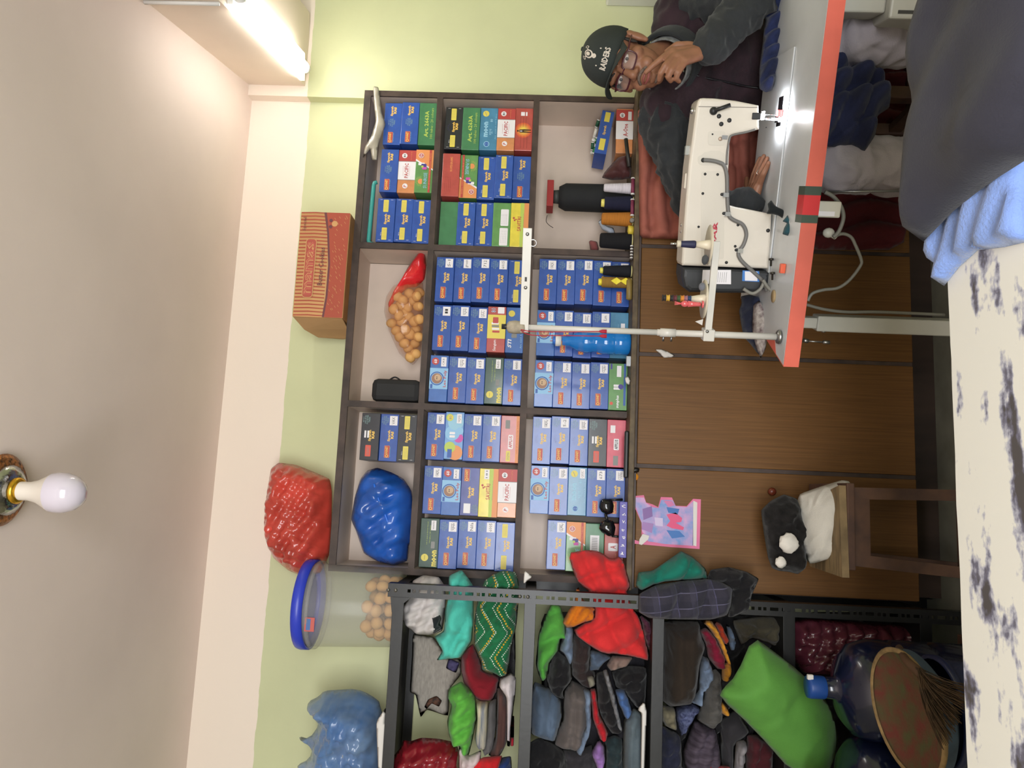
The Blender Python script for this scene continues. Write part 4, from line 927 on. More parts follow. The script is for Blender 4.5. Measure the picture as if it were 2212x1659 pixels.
for r_, z_, n_ in lay:
    for k in range(n_):
        a_ = 2*math.pi*(k+rn.random()*0.3)/max(n_, 1)+r_*9+ (0 if n_ != 7 else 0.4)
        puff((BX+r_*math.cos(a_), 2.68+r_*math.sin(a_), zb_+z_+rn.uniform(-0.003, 0.006)), 0.0215, 'golden fried puff inside the lidded bucket', 'fried puffs in the bucket', rn)
m_bag2 = plastic('pale_blue_polythene', (70, 124, 194), 0.62, rgb2=(140, 170, 206))
o = soft('plastic_bag', [(688, 1505), (700, 1492), (730, 1490), (770, 1488), (800, 1500), (825, 1520), (828, 1600), (826, 1690), (700, 1690), (644, 1665), (642, 1652), (668, 1640), (676, 1615), (650, 1602), (645, 1590), (668, 1596), (690, 1565), (680, 1545), (662, 1535), (666, 1515)], 2.68, 0.11, m_bag2, res=7, lump=0.045, lscale=9, seed=8, back=0.9, sm=1, folds=[(1, 3, .09, .004, 0)])
tag(o, 'knotted pale blue plastic bag of soft things on the rack top', 'plastic bag')
o2 = soft('stuffing', [(720, 1530), (770, 1525), (812, 1545), (820, 1600), (818, 1680), (740, 1680), (715, 1600)], 2.68, 0.08, cloth('grey_wadding', (150, 150, 150)), res=9, lump=0.03, lscale=12, parent=o)
tag(soft('paper_sheet', [(812, 1560), (832, 1530), (834, 1530), (826, 1659), (824, 1690), (818, 1690)], 2.505, 0.004, MATS['white_paper'], res=5, sm=0), 'white paper edge sticking out over the rack top', 'paper')

# ---- clothes on the rack
def ZA(pts): return [(800+x/3.779, 1220+y/3.779) for x, y in pts]
def ZBm(pts): return [(1120+x/3.4625, 1180+y/3.4625) for x, y in pts]
def ZC(pts): return [(1380+x/3.613, 1200+y/3.613) for x, y in pts]
def ZD(pts): return [(1660+x/4.057, 1250+y/4.057) for x, y in pts]
V3 = [(0.4, 1, .045, .004, 0.3), (1, .25, .035, .0035, 1.1)]
H3 = [(1, .2, .05, .005, 0.0), (0.3, 1, .09, .003, 2)]
seedn = [0]
def cl(name, label, cat, pts, Y, depth, m, folds=V3, lump=0.016, res=5, group='clothes heaped on the rack', **kw):
    seedn[0] += 1
    return tag(soft(name, pts, Y, depth, m, folds=folds, lump=lump, res=res, seed=seedn[0], **kw), label, cat, group)
# newspaper hung behind the top shelf
np_ = thing('newspaper', 'grey newspaper sheets hanging behind the top rack shelf', 'newspaper', (-0.55, 2.80, 1.5))
m_news = M('newsprint', (172, 164, 154), rough=0.85, var=0.10, vscale=160, stretch=(0.3, 1, 1), rgb2=(150, 143, 134))
part(soft('sheet', ZA([(345, 560), (520, 590), (620, 760), (740, 770), (740, 900), (640, 1020), (640, 1240), (460, 1180), (410, 1250), (370, 1060), (320, 1040), (340, 750)]), 2.80, 0.006, m_news, sm=0, res=8, lump=0.01, lscale=5, folds=[]), np_)
part(soft('photo_print', ZA([(640, 760), (730, 800), (700, 885), (615, 845)]), 2.79, 0.002, M('news_photo', (76, 70, 110), rough=0.8, var=0.2, vscale=60), sm=0, res=6), np_)
part(soft('photo_print', ZA([(470, 1100), (540, 1070), (585, 1110), (560, 1160), (500, 1130), (460, 1180), (440, 1160)]), 2.788, 0.002, M('news_portrait', (120, 76, 54), rough=0.8, var=0.3, vscale=60, rgb2=(50, 40, 36)), sm=0, res=6), np_)
cl('carrier_bag', 'crumpled pale grey bag at the rack top corner', 'bag', ZA([(345, 130), (430, 85), (560, 100), (600, 160), (620, 260), (610, 400), (590, 540), (500, 575), (380, 570), (290, 500), (245, 410), (260, 340), (330, 250)]), 2.60, 0.045, M('pale_grey_nonwoven', (196, 190, 188), rough=0.7, var=0.04, bump=0.15, bscale=120))
cl('dark_garment', 'black scrap showing through the pale grey bag mouth', 'garment', ZA([(500, 430), (560, 390), (580, 440), (565, 480), (590, 520), (520, 560), (500, 550), (515, 490)]), 2.555, 0.01, cloth('black_scrap', (30, 34, 38)), res=5)
cl('turquoise_cloth', 'turquoise cloth stuffed behind the rack post at the top', 'cloth', ZA([(640, 90), (745, 40), (800, 110), (840, 170), (845, 450), (830, 620), (740, 760), (600, 775), (540, 780), (590, 700), (520, 590), (600, 540), (610, 380), (640, 250)]), 2.57, 0.035, cloth('turquoise', (78, 186, 170), 0.05), folds=[(.35, 1, .07, .006, 0), (1, .2, .12, .004, 1)])
def bandhani():
    m = cloth('green_bandhani', (30, 104, 66), 0.08); nt = m.node_tree; N = nt.nodes; L = nt.links; b = N['Principled BSDF']
    src = b.inputs['Base Color'].links[0].from_socket
    tc0 = N.new('ShaderNodeTexCoord'); s0 = N.new('ShaderNodeSeparateXYZ'); L.new(tc0.outputs['Object'], s0.inputs[0])
    ax_ = N.new('ShaderNodeMath'); ax_.operation = 'PINGPONG'; ax_.inputs[1].default_value = 0.075; L.new(s0.outputs['X'], ax_.inputs[0])
    tcv = N.new('ShaderNodeCombineXYZ'); L.new(ax_.outputs[0], tcv.inputs[0]); L.new(s0.outputs['Z'], tcv.inputs[2])
    def dots(scale, rotz, th, wave, col, prev, off):
        mp = N.new('ShaderNodeMapping'); mp.inputs['Rotation'].default_value = (0, rotz, 0); mp.inputs['Location'].default_value = (off, 0, off); L.new(tcv.outputs[0], mp.inputs[0])
        sp = N.new('ShaderNodeSeparateXYZ'); L.new(mp.outputs[0], sp.inputs[0])
        def cell(sock, s):
            a = N.new('ShaderNodeMath'); a.operation = 'MULTIPLY'; a.inputs[1].default_value = s; L.new(sock, a.inputs[0])
            f = N.new('ShaderNodeMath'); f.operation = 'FRACT'; L.new(a.outputs[0], f.inputs[0])
            c = N.new('ShaderNodeMath'); c.operation = 'SUBTRACT'; c.inputs[1].default_value = 0.5; L.new(f.outputs[0], c.inputs[0]); return c.outputs[0]
        u = cell(sp.outputs['X'], scale); v = cell(sp.outputs['Z'], scale*wave)
        sc_v = N.new('ShaderNodeMath'); sc_v.operation = 'MULTIPLY'; sc_v.inputs[1].default_value = 1/wave; L.new(v, sc_v.inputs[0])
        cb = N.new('ShaderNodeCombineXYZ'); L.new(u, cb.inputs[0]); L.new(sc_v.outputs[0], cb.inputs[1])
        ln = N.new('ShaderNodeVectorMath'); ln.operation = 'LENGTH'; L.new(cb.outputs[0], ln.inputs[0])
        lt = N.new('ShaderNodeMath'); lt.operation = 'LESS_THAN'; lt.inputs[1].default_value = th; L.new(ln.outputs['Value'], lt.inputs[0])
        mx = N.new('ShaderNodeMix'); mx.data_type = 'RGBA'; L.new(lt.outputs[0], mx.inputs[0]); L.new(prev, mx.inputs[6]); mx.inputs[7].default_value = (*srgb(col), 1); return mx.outputs[2]
    s1 = dots(150, 0.6, 0.30, 0.22, (206, 214, 200), src, 0.0); s2 = dots(120, 0.6, 0.34, 0.18, (204, 162, 50), s1, 0.011)
    L.new(s2, b.inputs['Base Color']); return m
cl('patterned_cloth', 'green tie-dyed cloth with white and yellow dots, draped over the post', 'cloth', ZA([(930, 130), (1000, 80), (1080, 45), (1190, 60), (1215, 160), (1210, 300), (1195, 480), (1150, 700), (1120, 900), (1060, 915), (1000, 880), (910, 860), (900, 760), (850, 650), (848, 450), (880, 260)]), 2.58, 0.045, bandhani())
cl('maroon_bundle', 'rounded dark red cloth bundle under the green dotted cloth', 'cloth', ZA([(740, 720), (840, 640), (900, 780), (920, 870), (1055, 910), (1045, 1010), (1000, 1108), (900, 1118), (820, 1060), (760, 960), (738, 850)]), 2.66, 0.06, cloth('deep_red', (132, 28, 40), 0.06), folds=[])
cl('lime_cloth', 'crumpled lime green cloth on the top rack shelf', 'cloth', ZA([(640, 1010), (740, 950), (800, 1000), (860, 1080), (872, 1250), (835, 1430), (803, 1560), (735, 1555), (720, 1470), (670, 1475), (640, 1380), (625, 1280), (660, 1150), (630, 1080)]), 2.60, 0.045, cloth('lime_green', (92, 168, 66), 0.06), folds=[(1, .5, .05, .006, 0), (0.2, 1, .06, .004, 2)])
def fold_stack(pts, col, label, Y=2.60, depth=0.05, name='folded_garment'):
    cl(name, label, 'garment', pts, Y, depth, col, folds=[(0.05, 1, .022, .004, 0)], lump=0.006)
fold_stack(ZA([(862, 1112), (965, 1115), (965, 1300), (950, 1500), (880, 1500), (850, 1420), (870, 1250)]), M('striped_cotton', (200, 190, 160), rough=0.9, var=0.3, vscale=24, stretch=(0.4, 0.4, 3), rgb2=(110, 116, 130)), 'folded cream and grey striped garment beside the lime cloth')
fold_stack(ZA([(965, 1120), (1032, 1090), (1030, 1300), (1000, 1500), (945, 1555), (915, 1520), (950, 1400)]), cloth('mid_grey', (92, 90, 92)), 'folded grey garment between striped and brown ones', 2.61)
fold_stack(ZA([(1035, 1000), (1110, 1030), (1122, 1200), (1115, 1450), (1060, 1560), (960, 1560), (1020, 1400), (1030, 1200)]), cloth('cocoa', (84, 58, 54)), 'folded cocoa-brown garment on the top rack shelf', 2.62)
fold_stack(ZA([(1060, 930), (1150, 880), (1190, 920), (1185, 1060), (1150, 1280), (1140, 1485), (1115, 1480), (1115, 1250), (1110, 1080), (1050, 990)]), cloth('soft_white', (206, 196, 200), 0.04), 'white cloth hanging at the right end of the folded pile', 2.58)
fold_stack(ZA([(1150, 1240), (1175, 1230), (1172, 1480), (1140, 1480)]), cloth('scarlet', (170, 30, 44)), 'narrow red cloth under the white one on the rack', 2.60, 0.02)
o = cl('plastic_bag', 'dark red plastic bag at the left of the top rack shelf', 'plastic bag', ZA([(165, 1590), (240, 1500), (270, 1430), (330, 1440), (420, 1410), (560, 1420), (700, 1450), (730, 1540), (730, 1760), (160, 1760)]), 2.60, 0.06, plastic('dark_red_polythene', (140, 32, 44), 1.0), lump=0.03)
cl('white_cloth', 'white cloth corner below the lime cloth', 'cloth', ZA([(720, 1480), (800, 1560), (905, 1510), (900, 1600), (830, 1760), (725, 1760)]), 2.57, 0.03, cloth('off_white', (196, 180, 182), 0.04))
cl('red_cloth', 'bright red cloth at the bottom of the top shelf', 'cloth', ZA([(840, 1620), (920, 1570), (1080, 1555), (1060, 1640), (1000, 1760), (830, 1760)]), 2.56, 0.035, cloth('bright_red', (188, 34, 40)))
cl('blue_cloth', 'royal blue cloth beside the bright red one', 'cloth', ZA([(1000, 1640), (1080, 1570), (1150, 1560), (1160, 1760), (990, 1760)]), 2.58, 0.03, cloth('royal_blue', (40, 62, 120)))
cl('paper_sheet', 'small torn white paper stuck by the rack post', 'paper', [(1131, 1250), (1133, 1232), (1141, 1238), (1151, 1246), (1140, 1254), (1131, 1262)], 2.47, 0.003, MATS['white_paper'], folds=[], lump=0, sm=0, res=4)
def filler(x0, x1, lab, c, d=0.05):  # dark cloth added behind the clothes to blacken the gaps
    cl('dark_filler', lab, 'bundle', [(x0, 1322), (x0+4, 1440), (x0-2, 1560), (x0+2, 1700), (x0-4, 1850), (x1-8, 1860), (x1-4, 1700), (x1+2, 1520), (x1-3, 1400), (x1, 1322)], 2.74, d, cloth('filler_%d' % x0, c, 0.25, vscale=12), folds=[(.3, 1, .09, .012, 0), (1, .4, .07, .008, 1)], lump=0.03, res=11)
cl('dark_filler', 'dark filler cloth added at the post end of the top shelf', 'bundle', [(1068, 1315), (1112, 1312), (1114, 1420), (1108, 1560), (1060, 1560), (1066, 1420)], 2.72, 0.05, cloth('filler_top', (32, 30, 34), 0.2))  # dark fill added where the bright wall would show through
filler(1168, 1400, 'dark filler cloth added at the back of the second shelf', (34, 33, 38))
filler(1440, 1678, 'dark filler cloth added at the back of the third shelf', (28, 27, 30))
filler(1712, 1950, 'dark filler cloth added at the back of the lowest shelf', (24, 22, 26))
for x0, x1, c, lab in ((905, 1105, (120, 60, 66), 'dusty red folded bundle at the far left of the top shelf'), (1190, 1395, (60, 66, 84), 'slate folded bundle at the far left of the second shelf'), (1460, 1675, (66, 50, 52), 'brown folded bundle at the far left of the third shelf')):
    cl('cloth_bundle', lab, 'bundle', [(x0, 1722), (x0+6, 1800), (x0, 1870), (x1, 1866), (x1-4, 1800), (x1, 1722)], 2.62, 0.06, cloth('far_%d' % x0, c), res=9)
# second shelf
cl('green_bag', 'bright green cloth bag at the right of the second shelf', 'cloth', ZBm([(245, 430), (310, 440), (350, 550), (358, 700), (310, 690), (300, 780), (230, 870), (215, 980), (180, 1015), (150, 960), (128, 880), (150, 650), (200, 530)]), 2.60, 0.03, cloth('grass_green', (84, 160, 66), 0.06), folds=[(1, .3, .08, .006, 0)])
cl('orange_cloth', 'orange cloth behind the post above the red one', 'cloth', ZBm([(430, 325), (450, 305), (480, 400), (575, 460), (565, 550), (480, 575), (420, 603), (360, 612), (328, 570), (380, 470), (420, 430)]), 2.575, 0.03, cloth('orange', (214, 120, 30), 0.08), folds=[(.6, 1, .05, .006, 0)])
cl('red_cloth', 'large bright red cloth bursting past the rack post', 'cloth', ZBm([(372, 50), (450, 38), (520, 26), (620, 42), (690, 100), (772, 72), (812, 200), (842, 300), (805, 350), (855, 460), (912, 540), (935, 640), (994, 866), (900, 835), (740, 805), (640, 805), (540, 752), (398, 640), (470, 580), (556, 550), (570, 450), (540, 340), (460, 290), (410, 200)]), 2.578, 0.022, cloth('signal_red', (204, 48, 50), 0.05, wr=0.2), sm=1, folds=[(1, .6, .10, .007, 0.6), (0.5, -1, .08, .005, 0)])
D1, D2, D3 = cloth('denim', (84, 100, 122), 0.14), cloth('pale_denim', (110, 126, 150), 0.14), cloth('slate_denim', (88, 100, 108), 0.1)
BK, NV, CH, GY = cloth('black_cloth', (26, 25, 28)), cloth('navy_cloth', (38, 40, 58)), cloth('charcoal', (52, 50, 54)), cloth('warm_grey', (96, 88, 86))
cl('jeans', 'rolled blue jeans with a pocket on the second shelf', 'jeans', ZBm([(120, 1010), (230, 1060), (320, 1150), (328, 1280), (275, 1462), (190, 1445), (90, 1402), (72, 1250), (90, 1100)]), 2.62, 0.07, D1, folds=[(0.2, 1, .05, .004, 0)])
cl('black_jeans', 'black jeans above the rolled blue jeans', 'jeans', ZBm([(270, 760), (390, 850), (405, 1000), (335, 1080), (345, 1150), (250, 1110), (205, 1000), (230, 860)]), 2.63, 0.05, BK)
cl('denim_garment', 'small blue denim piece under the orange cloth', 'garment', ZBm([(350, 560), (415, 620), (410, 840), (385, 895), (340, 800), (296, 770), (330, 690)]), 2.62, 0.04, D2)
cl('dark_garment', 'dark brown garment left below the red cloth', 'garment', ZBm([(405, 640), (545, 720), (535, 900), (585, 950), (545, 1065), (480, 1045), (395, 960), (388, 800)]), 2.63, 0.05, cloth('dark_brown', (48, 38, 38)))
cl('denim_garment', 'blue denim piece just below the red cloth hem', 'garment', ZBm([(530, 770), (650, 800), (705, 830), (640, 870), (600, 925), (528, 932)]), 2.61, 0.03, D1)
cl('beige_cloth', 'greyish beige cloth under the red cloth hem', 'cloth', ZBm([(655, 890), (700, 815), (865, 825), (810, 900), (690, 935)]), 2.60, 0.03, cloth('greige', (128, 108, 100)))
cl('buckled_strap', 'black strap with pale buckle on the second shelf', 'strap', ZBm([(510, 975), (560, 965), (580, 1040), (530, 1062)]), 2.58, 0.012, cloth('buckle_grey', (130, 126, 112)), res=5, folds=[])
cl('grey_trousers', 'warm grey folded trousers on the second shelf', 'trousers', ZBm([(340, 1080), (400, 1000), (480, 1040), (545, 1080), (548, 1300), (500, 1480), (430, 1530), (320, 1512), (262, 1480), (330, 1280)]), 2.63, 0.06, GY, folds=[(0.1, 1, .035, .004, 0), (1, .1, .08, .004, 0)])
cl('denim_garment', 'pale blue denim strip beside the grey trousers', 'garment', ZBm([(480, 1065), (545, 1080), (545, 1350), (470, 1575), (425, 1530), (500, 1330)]), 2.60, 0.04, D2)
cl('red_strap', 'narrow red garment edge in the second shelf pile', 'garment', ZBm([(532, 1065), (578, 1060), (605, 1250), (675, 1390), (655, 1452), (608, 1445), (548, 1280)]), 2.60, 0.03, cloth('crimson', (176, 32, 42)))
cl('black_garment', 'long black rolled garment beside the red edge', 'garment', ZBm([(575, 950), (640, 930), (725, 1150), (785, 1380), (700, 1405), (640, 1320), (590, 1200)]), 2.61, 0.05, BK)
cl('silver_strip', 'shiny grey strip along the black rolled garment', 'garment', ZBm([(628, 930), (662, 918), (722, 1120), (778, 1368), (748, 1382), (700, 1200)]), 2.575, 0.015, cloth('silver_grey', (112, 112, 116), rough=0.5))
cl('black_garment', 'black garment at the right of the second shelf', 'garment', ZBm([(690, 935), (820, 890), (965, 900), (955, 1170), (885, 1215), (800, 1105), (725, 1055)]), 2.63, 0.05, BK)
cl('blue_cloth', 'mid-blue cloth folds near the white paper edge', 'cloth', ZBm([(718, 1070), (792, 1062), (855, 1230), (800, 1300), (740, 1160)]), 2.60, 0.035, cloth('mid_blue', (74, 104, 156)))
cl('denim_garment', 'slate blue rolled denim at the lower right pile', 'garment', ZBm([(785, 1295), (860, 1208), (925, 1245), (925, 1700), (780, 1700)]), 2.60, 0.06, D3, folds=[(0.1, 1, .05, .003, 0)])
cl('paper_sheet', 'white paper edge at the bottom of the second shelf', 'paper', ZBm([(888, 1220), (942, 1160), (962, 1230), (945, 1700), (912, 1700), (922, 1250)]), 2.53, 0.004, MATS['white_paper'], folds=[], lump=0.002, sm=0)
cl('lilac_cloth', 'small lilac cloth in the second shelf pile', 'cloth', ZBm([(542, 1545), (600, 1440), (645, 1500), (650, 1600), (625, 1680), (585, 1660)]), 2.59, 0.025, cloth('lilac', (150, 112, 178)), res=5)
cl('black_garment', 'black garment at the bottom left of the second shelf', 'garment', ZBm([(30, 1500), (150, 1430), (270, 1480), (350, 1540), (365, 1720), (10, 1720)]), 2.62, 0.06, BK)
cl('grey_garment', 'dark grey wrinkled garment by the lilac cloth', 'garment', ZBm([(330, 1510), (430, 1530), (550, 1480), (560, 1560), (600, 1700), (350, 1700)]), 2.63, 0.04, CH)
cl('garment', 'dim dark green garment right of the lilac cloth', 'garment', ZBm([(640, 1440), (720, 1410), (785, 1440), (785, 1700), (640, 1700), (655, 1590)]), 2.64, 0.04, cloth('bottle_green', (44, 58, 62)))
cl('maroon_cloth', 'plum-coloured patterned cloth right of the red hem', 'cloth', ZBm([(850, 470), (960, 540), (1060, 640), (1075, 740), (1000, 860), (935, 660), (915, 545)]), 2.575, 0.02, cloth('plum', (70, 34, 50), 0.2, vscale=60))
# hanging at the corner post
cl('teal_cloth', 'teal green cloth hung at the cupboard corner', 'cloth', ZC([(-5, 130), (110, 118), (280, 0), (330, -36), (420, 10), (520, 100), (545, 185), (380, 195), (200, 205), (20, 275), (-25, 235)]), 2.515, 0.04, cloth('teal_green', (24, 112, 96), 0.08), folds=[(.4, 1, .07, .007, 0)])
def plaid():
    m = cloth('navy_plaid', (52, 50, 62), 0.05); nt = m.node_tree; N = nt.nodes; L = nt.links; b = N['Principled BSDF']
    src = b.inputs['Base Color'].links[0].from_socket; tc = N.new('ShaderNodeTexCoord'); sp = N.new('ShaderNodeSeparateXYZ')
    mp = N.new('ShaderNodeMapping'); mp.inputs['Rotation'].default_value = (0, 0.16, 0); L.new(tc.outputs['Object'], mp.inputs[0]); L.new(mp.outputs[0], sp.inputs[0])
    prev = src
    for ax, s, wdt, col, amt in (('X', 22, 0.06, (150, 146, 180), 0.6), ('Z', 17, 0.04, (120, 116, 170), 0.5), ('X', 22, 0.5, (40, 40, 52), 0.5), ('Z', 17, 0.35, (66, 64, 80), 0.5)):
        a = N.new('ShaderNodeMath'); a.operation = 'MULTIPLY'; a.inputs[1].default_value = s; L.new(sp.outputs[ax], a.inputs[0])
        f = N.new('ShaderNodeMath'); f.operation = 'FRACT'; L.new(a.outputs[0], f.inputs[0])
        lt = N.new('ShaderNodeMath'); lt.operation = 'LESS_THAN'; lt.inputs[1].default_value = wdt; L.new(f.outputs[0], lt.inputs[0])
        k = N.new('ShaderNodeMath'); k.operation = 'MULTIPLY'; k.inputs[1].default_value = amt; L.new(lt.outputs[0], k.inputs[0])
        mx = N.new('ShaderNodeMix'); mx.data_type = 'RGBA'; L.new(k.outputs[0], mx.inputs[0]); L.new(prev, mx.inputs[6]); mx.inputs[7].default_value = (*srgb(col), 1); prev = mx.outputs[2]
    L.new(prev, b.inputs['Base Color']); return m
cl('plaid_shirt', 'dark navy plaid shirt hanging over the rack corner post', 'shirt', ZC([(0, 300), (140, 225), (390, 190), (530, 182), (640, 200), (735, 250), (725, 380), (690, 470), (560, 502), (300, 500), (80, 490), (-5, 440)]), 2.485, 0.035, plaid(), folds=[(.25, 1, .09, .006, 0)])
cl('black_garment', 'black garment behind the plaid shirt at the post', 'garment', ZC([(530, 180), (560, 110), (700, 88), (840, 125), (940, 180), (885, 300), (855, 430), (740, 480), (690, 480), (730, 260)]), 2.50, 0.03, BK)
# third shelf
cl('rolled_blanket', 'large dark brown rolled blanket on the third shelf', 'blanket', ZC([(185, 505), (470, 505), (495, 640), (525, 700), (475, 850), (445, 1090), (405, 1165), (240, 1180), (168, 1120), (175, 700)]), 2.63, 0.10, cloth('dark_umber', (42, 34, 28)), folds=[(0.05, 1, .08, .004, 0)])
cl('crimson_garment', 'crimson folded garment beside the dark blanket', 'garment', ZC([(468, 585), (520, 560), (592, 620), (675, 800), (665, 885), (610, 885), (540, 800), (520, 690)]), 2.60, 0.04, cloth('raspberry', (118, 22, 48)), folds=[(1, .2, .03, .003, 0)])
cl('yellow_cloth', 'mustard yellow cloth strip on the third shelf', 'cloth', ZC([(478, 503), (572, 508), (645, 640), (705, 800), (705, 950), (645, 985), (648, 860), (680, 830), (620, 680), (540, 560)]), 2.59, 0.03, cloth('mustard', (196, 136, 44)))
cl('orange_cloth', 'small orange-red cloth above the mustard strip', 'cloth', ZC([(575, 505), (640, 528), (695, 640), (692, 712), (640, 665)]), 2.585, 0.025, cloth('brick_orange', (150, 50, 28)))
cl('yellow_cloth', 'mustard cloth end hanging below the green bag corner', 'cloth', ZC([(635, 1130), (690, 1180), (712, 1240), (690, 1260), (630, 1220)]), 2.57, 0.02, MATS['mustard'], res=5)
cl('jeans', 'faded blue patterned jeans in the third shelf pile', 'jeans', ZC([(478, 775), (545, 800), (580, 900), (572, 965), (500, 1060), (480, 1175), (398, 1140), (470, 1050)]), 2.61, 0.04, D2)
cl('grey_knit', 'grey knitted garment left of the green bag', 'garment', ZC([(520, 1000), (560, 900), (600, 885), (645, 930), (655, 1280), (572, 1358), (448, 1280), (500, 1120)]), 2.60, 0.05, cloth('knit_grey', (78, 76, 74)), folds=[(1, .05, .03, .004, 0)])
cl('floral_cloth', 'navy floral cloth in the third shelf pile', 'cloth', ZC([(285, 1180), (400, 1145), (482, 1172), (440, 1240), (380, 1350), (330, 1415), (282, 1260)]), 2.62, 0.04, M('navy_floral', (42, 48, 84), rough=0.9, var=0.4, vscale=90, rgb2=(96, 104, 140)))
cl('beige_cloth', 'small beige cloth at the end of the dark blanket', 'cloth', ZC([(162, 1165), (282, 1180), (302, 1375), (200, 1325), (165, 1260)]), 2.63, 0.04, cloth('khaki', (130, 122, 100)))
cl('striped_garment', 'dark purple pinstriped garment low on the third shelf', 'garment', ZC([(430, 1280), (605, 1345), (645, 1590), (610, 1700), (380, 1700), (335, 1560)]), 2.62, 0.05, M('pinstripe', (54, 44, 56), rough=0.9, var=0.3, vscale=14, stretch=(9, 1, 0.6), rgb2=(84, 74, 88)))
cl('navy_garment', 'very dark navy garment low left on the third shelf', 'garment', ZC([(150, 1310), (330, 1400), (345, 1720), (140, 1720)]), 2.63, 0.05, NV)
cl('cloth_bundle', 'flat charcoal cloth bundle behind the green bag', 'bundle', ZC([(625, 1290), (760, 1200), (870, 1370), (822, 1420), (742, 1480), (742, 1700), (648, 1700)]), 2.63, 0.04, CH, folds=[])
cl('grey_cloth', 'pale grey cloth with white hem below the green bag', 'cloth', ZC([(758, 1450), (832, 1436), (840, 1475), (822, 1600), (805, 1700), (738, 1700)]), 2.60, 0.03, cloth('ash_grey', (130, 126, 130)))
cl('maroon_garment', 'maroon garment below the green bag', 'garment', ZC([(842, 1400), (920, 1396), (1055, 1500), (1045, 1700), (818, 1700)]), 2.62, 0.04, cloth('oxblood', (72, 28, 34)))
cl('red_cloth', 'red cloth corner at the foot of the third shelf', 'cloth', ZC([(490, 1660), (560, 1635), (715, 1645), (715, 1720), (490, 1720)]), 2.57, 0.02, cloth('cherry', (176, 30, 44)))
cl('olive_bag', 'dark olive bag behind the top of the green bag', 'bag', ZC([(728, 505), (1000, 468), (1095, 490), (1095, 720), (1000, 680), (880, 640), (800, 700), (755, 590)]), 2.60, 0.05, cloth('olive_drab', (62, 58, 46)))
cl('blue_cloth', 'thin pale blue cloth strip beside the olive bag', 'cloth', ZC([(680, 530), (720, 560), (760, 680), (750, 740), (715, 740), (690, 640)]), 2.60, 0.02, D1, res=5)
# big green bag
gb = soft('shopping_bag', [(1622, 1372), (1665, 1402), (1740, 1460), (1798, 1520), (1825, 1590), (1818, 1640), (1795, 1690), (1722, 1680), (1620, 1565), (1545, 1497), (1552, 1480), (1584, 1452)], 2.42, 0.06, cloth('lime_nonwoven', (84, 138, 58), 0.05, rough=0.7, wr=0.15), res=8, sm=1, edge=0.09, folds=[(.3, 1, .25, .002, 0)], lump=0.014, lscale=5, seed=40, tilt=(0, -0.25))
tag(gb, 'big bright green shopping bag leaning against the rack', 'shopping bag')
part(soft('handle_slot', [(1632, 1414), (1640, 1418), (1642, 1434), (1637, 1450), (1631, 1440)], 2.372, 0.003, M('olive_slot_shade', (40, 74, 34), rough=0.8, var=0.05), res=4), gb)  # dark olive patch stands for the shade inside the handle cutout
# pink polythene bundle under the third shelf
cl('plastic_bag', 'dark pink plastic bag bundle behind the water jug', 'plastic bag', ZD([(180, 365), (330, 345), (640, 372), (1000, 392), (1230, 412), (1335, 600), (1345, 645), (1300, 800), (600, 850), (300, 840), (165, 640)]), 2.62, 0.06, plastic('pink_polythene', (92, 42, 54), 1.0), lump=0.03, group='bags on the rack')
# ------------------------------------------------------------------ sewing table and machine
TZt = 0.76
N0 = PZ(1692, 792, TZt); N1 = PZ(1790, 0, TZt)
ex = (N1-N0); ex.z = 0; ex.normalize(); ey = Vector((-ex.y, ex.x, 0))
TM = Matrix(((ex.x, ey.x, 0, N0.x), (ex.y, ey.y, 0, N0.y), (0, 0, 1, 0), (0, 0, 0, 1)))   # local: u along the table, v away from the camera, z
def TP(x, y, v):
    """photo pixel on the vertical plane v behind the near table edge -> local (u, v, z)"""
    q = PL(x, y, N0+ey*v, ey); d = q-N0; return Vector((d.dot(ex), v, q.z))
def TPZ(x, y, z=TZt):
    q = PZ(x, y, z); d = q-N0; return Vector((d.dot(ex), d.dot(ey), z))
def tpart(mb, name, mats, root):
    mb.v = [tuple(TM @ Vector(v)) for v in mb.v]
    return part(mb.build(name, mats), root)
TL, TW = 1.22, 0.52
tb = thing('sewing_table', 'white sewing machine table with red edge and striped tape', 'sewing table', N0-Vector((0, 0, TZt)))
m_ttop = M('white_table_laminate', (200, 203, 206), rough=0.28, var=0.04, vscale=5, bump=0.02, bscale=40)
m_tred = M('red_table_edging', (210, 98, 80), rough=0.45, var=0.05, vscale=8)
SLN = 0.11
tpart(MB().prism([Vector(c) for c in ((0.0035, 0.003, TZt-0.038), (TL, 0.003, TZt-0.038), (TL, TW, TZt-0.038), (SLN+0.003, TW, TZt-0.038))], (0, 0, 0.038)), 'table_top', m_ttop, tb)
tpart(MB().box((0, 0, TZt-0.041), (TL, 0.003, TZt-0.0005)), 'edge_band', m_tred, tb)
tpart(MB().prism([Vector(c) for c in ((0, 0.003, TZt-0.041), (0.0033, 0.003, TZt-0.041), (SLN+0.0028, TW, TZt-0.041), (SLN, TW, TZt-0.041))], (0, 0, 0.0405)), 'edge_band', m_tred, tb)
pp = [TPZ(x, y, TZt) for x, y in ((1653, 733), (1674, 735), (1674, 783), (1664, 772), (1650, 752))]
tpart(MB().prism([Vector((max(q.x, 0.004+SLN*min(q.y, TW-0.005)/TW), min(q.y, TW-0.005), TZt+0.0002)) for q in pp], (0, 0, 0.0006)), 'red_corner_patch', m_tred, tb)
ua = TPZ(1722, 480).x; ub = TPZ(1726, 402).x
us = [ua, ua+(ub-ua)*0.22, ua+(ub-ua)*0.76, ub]
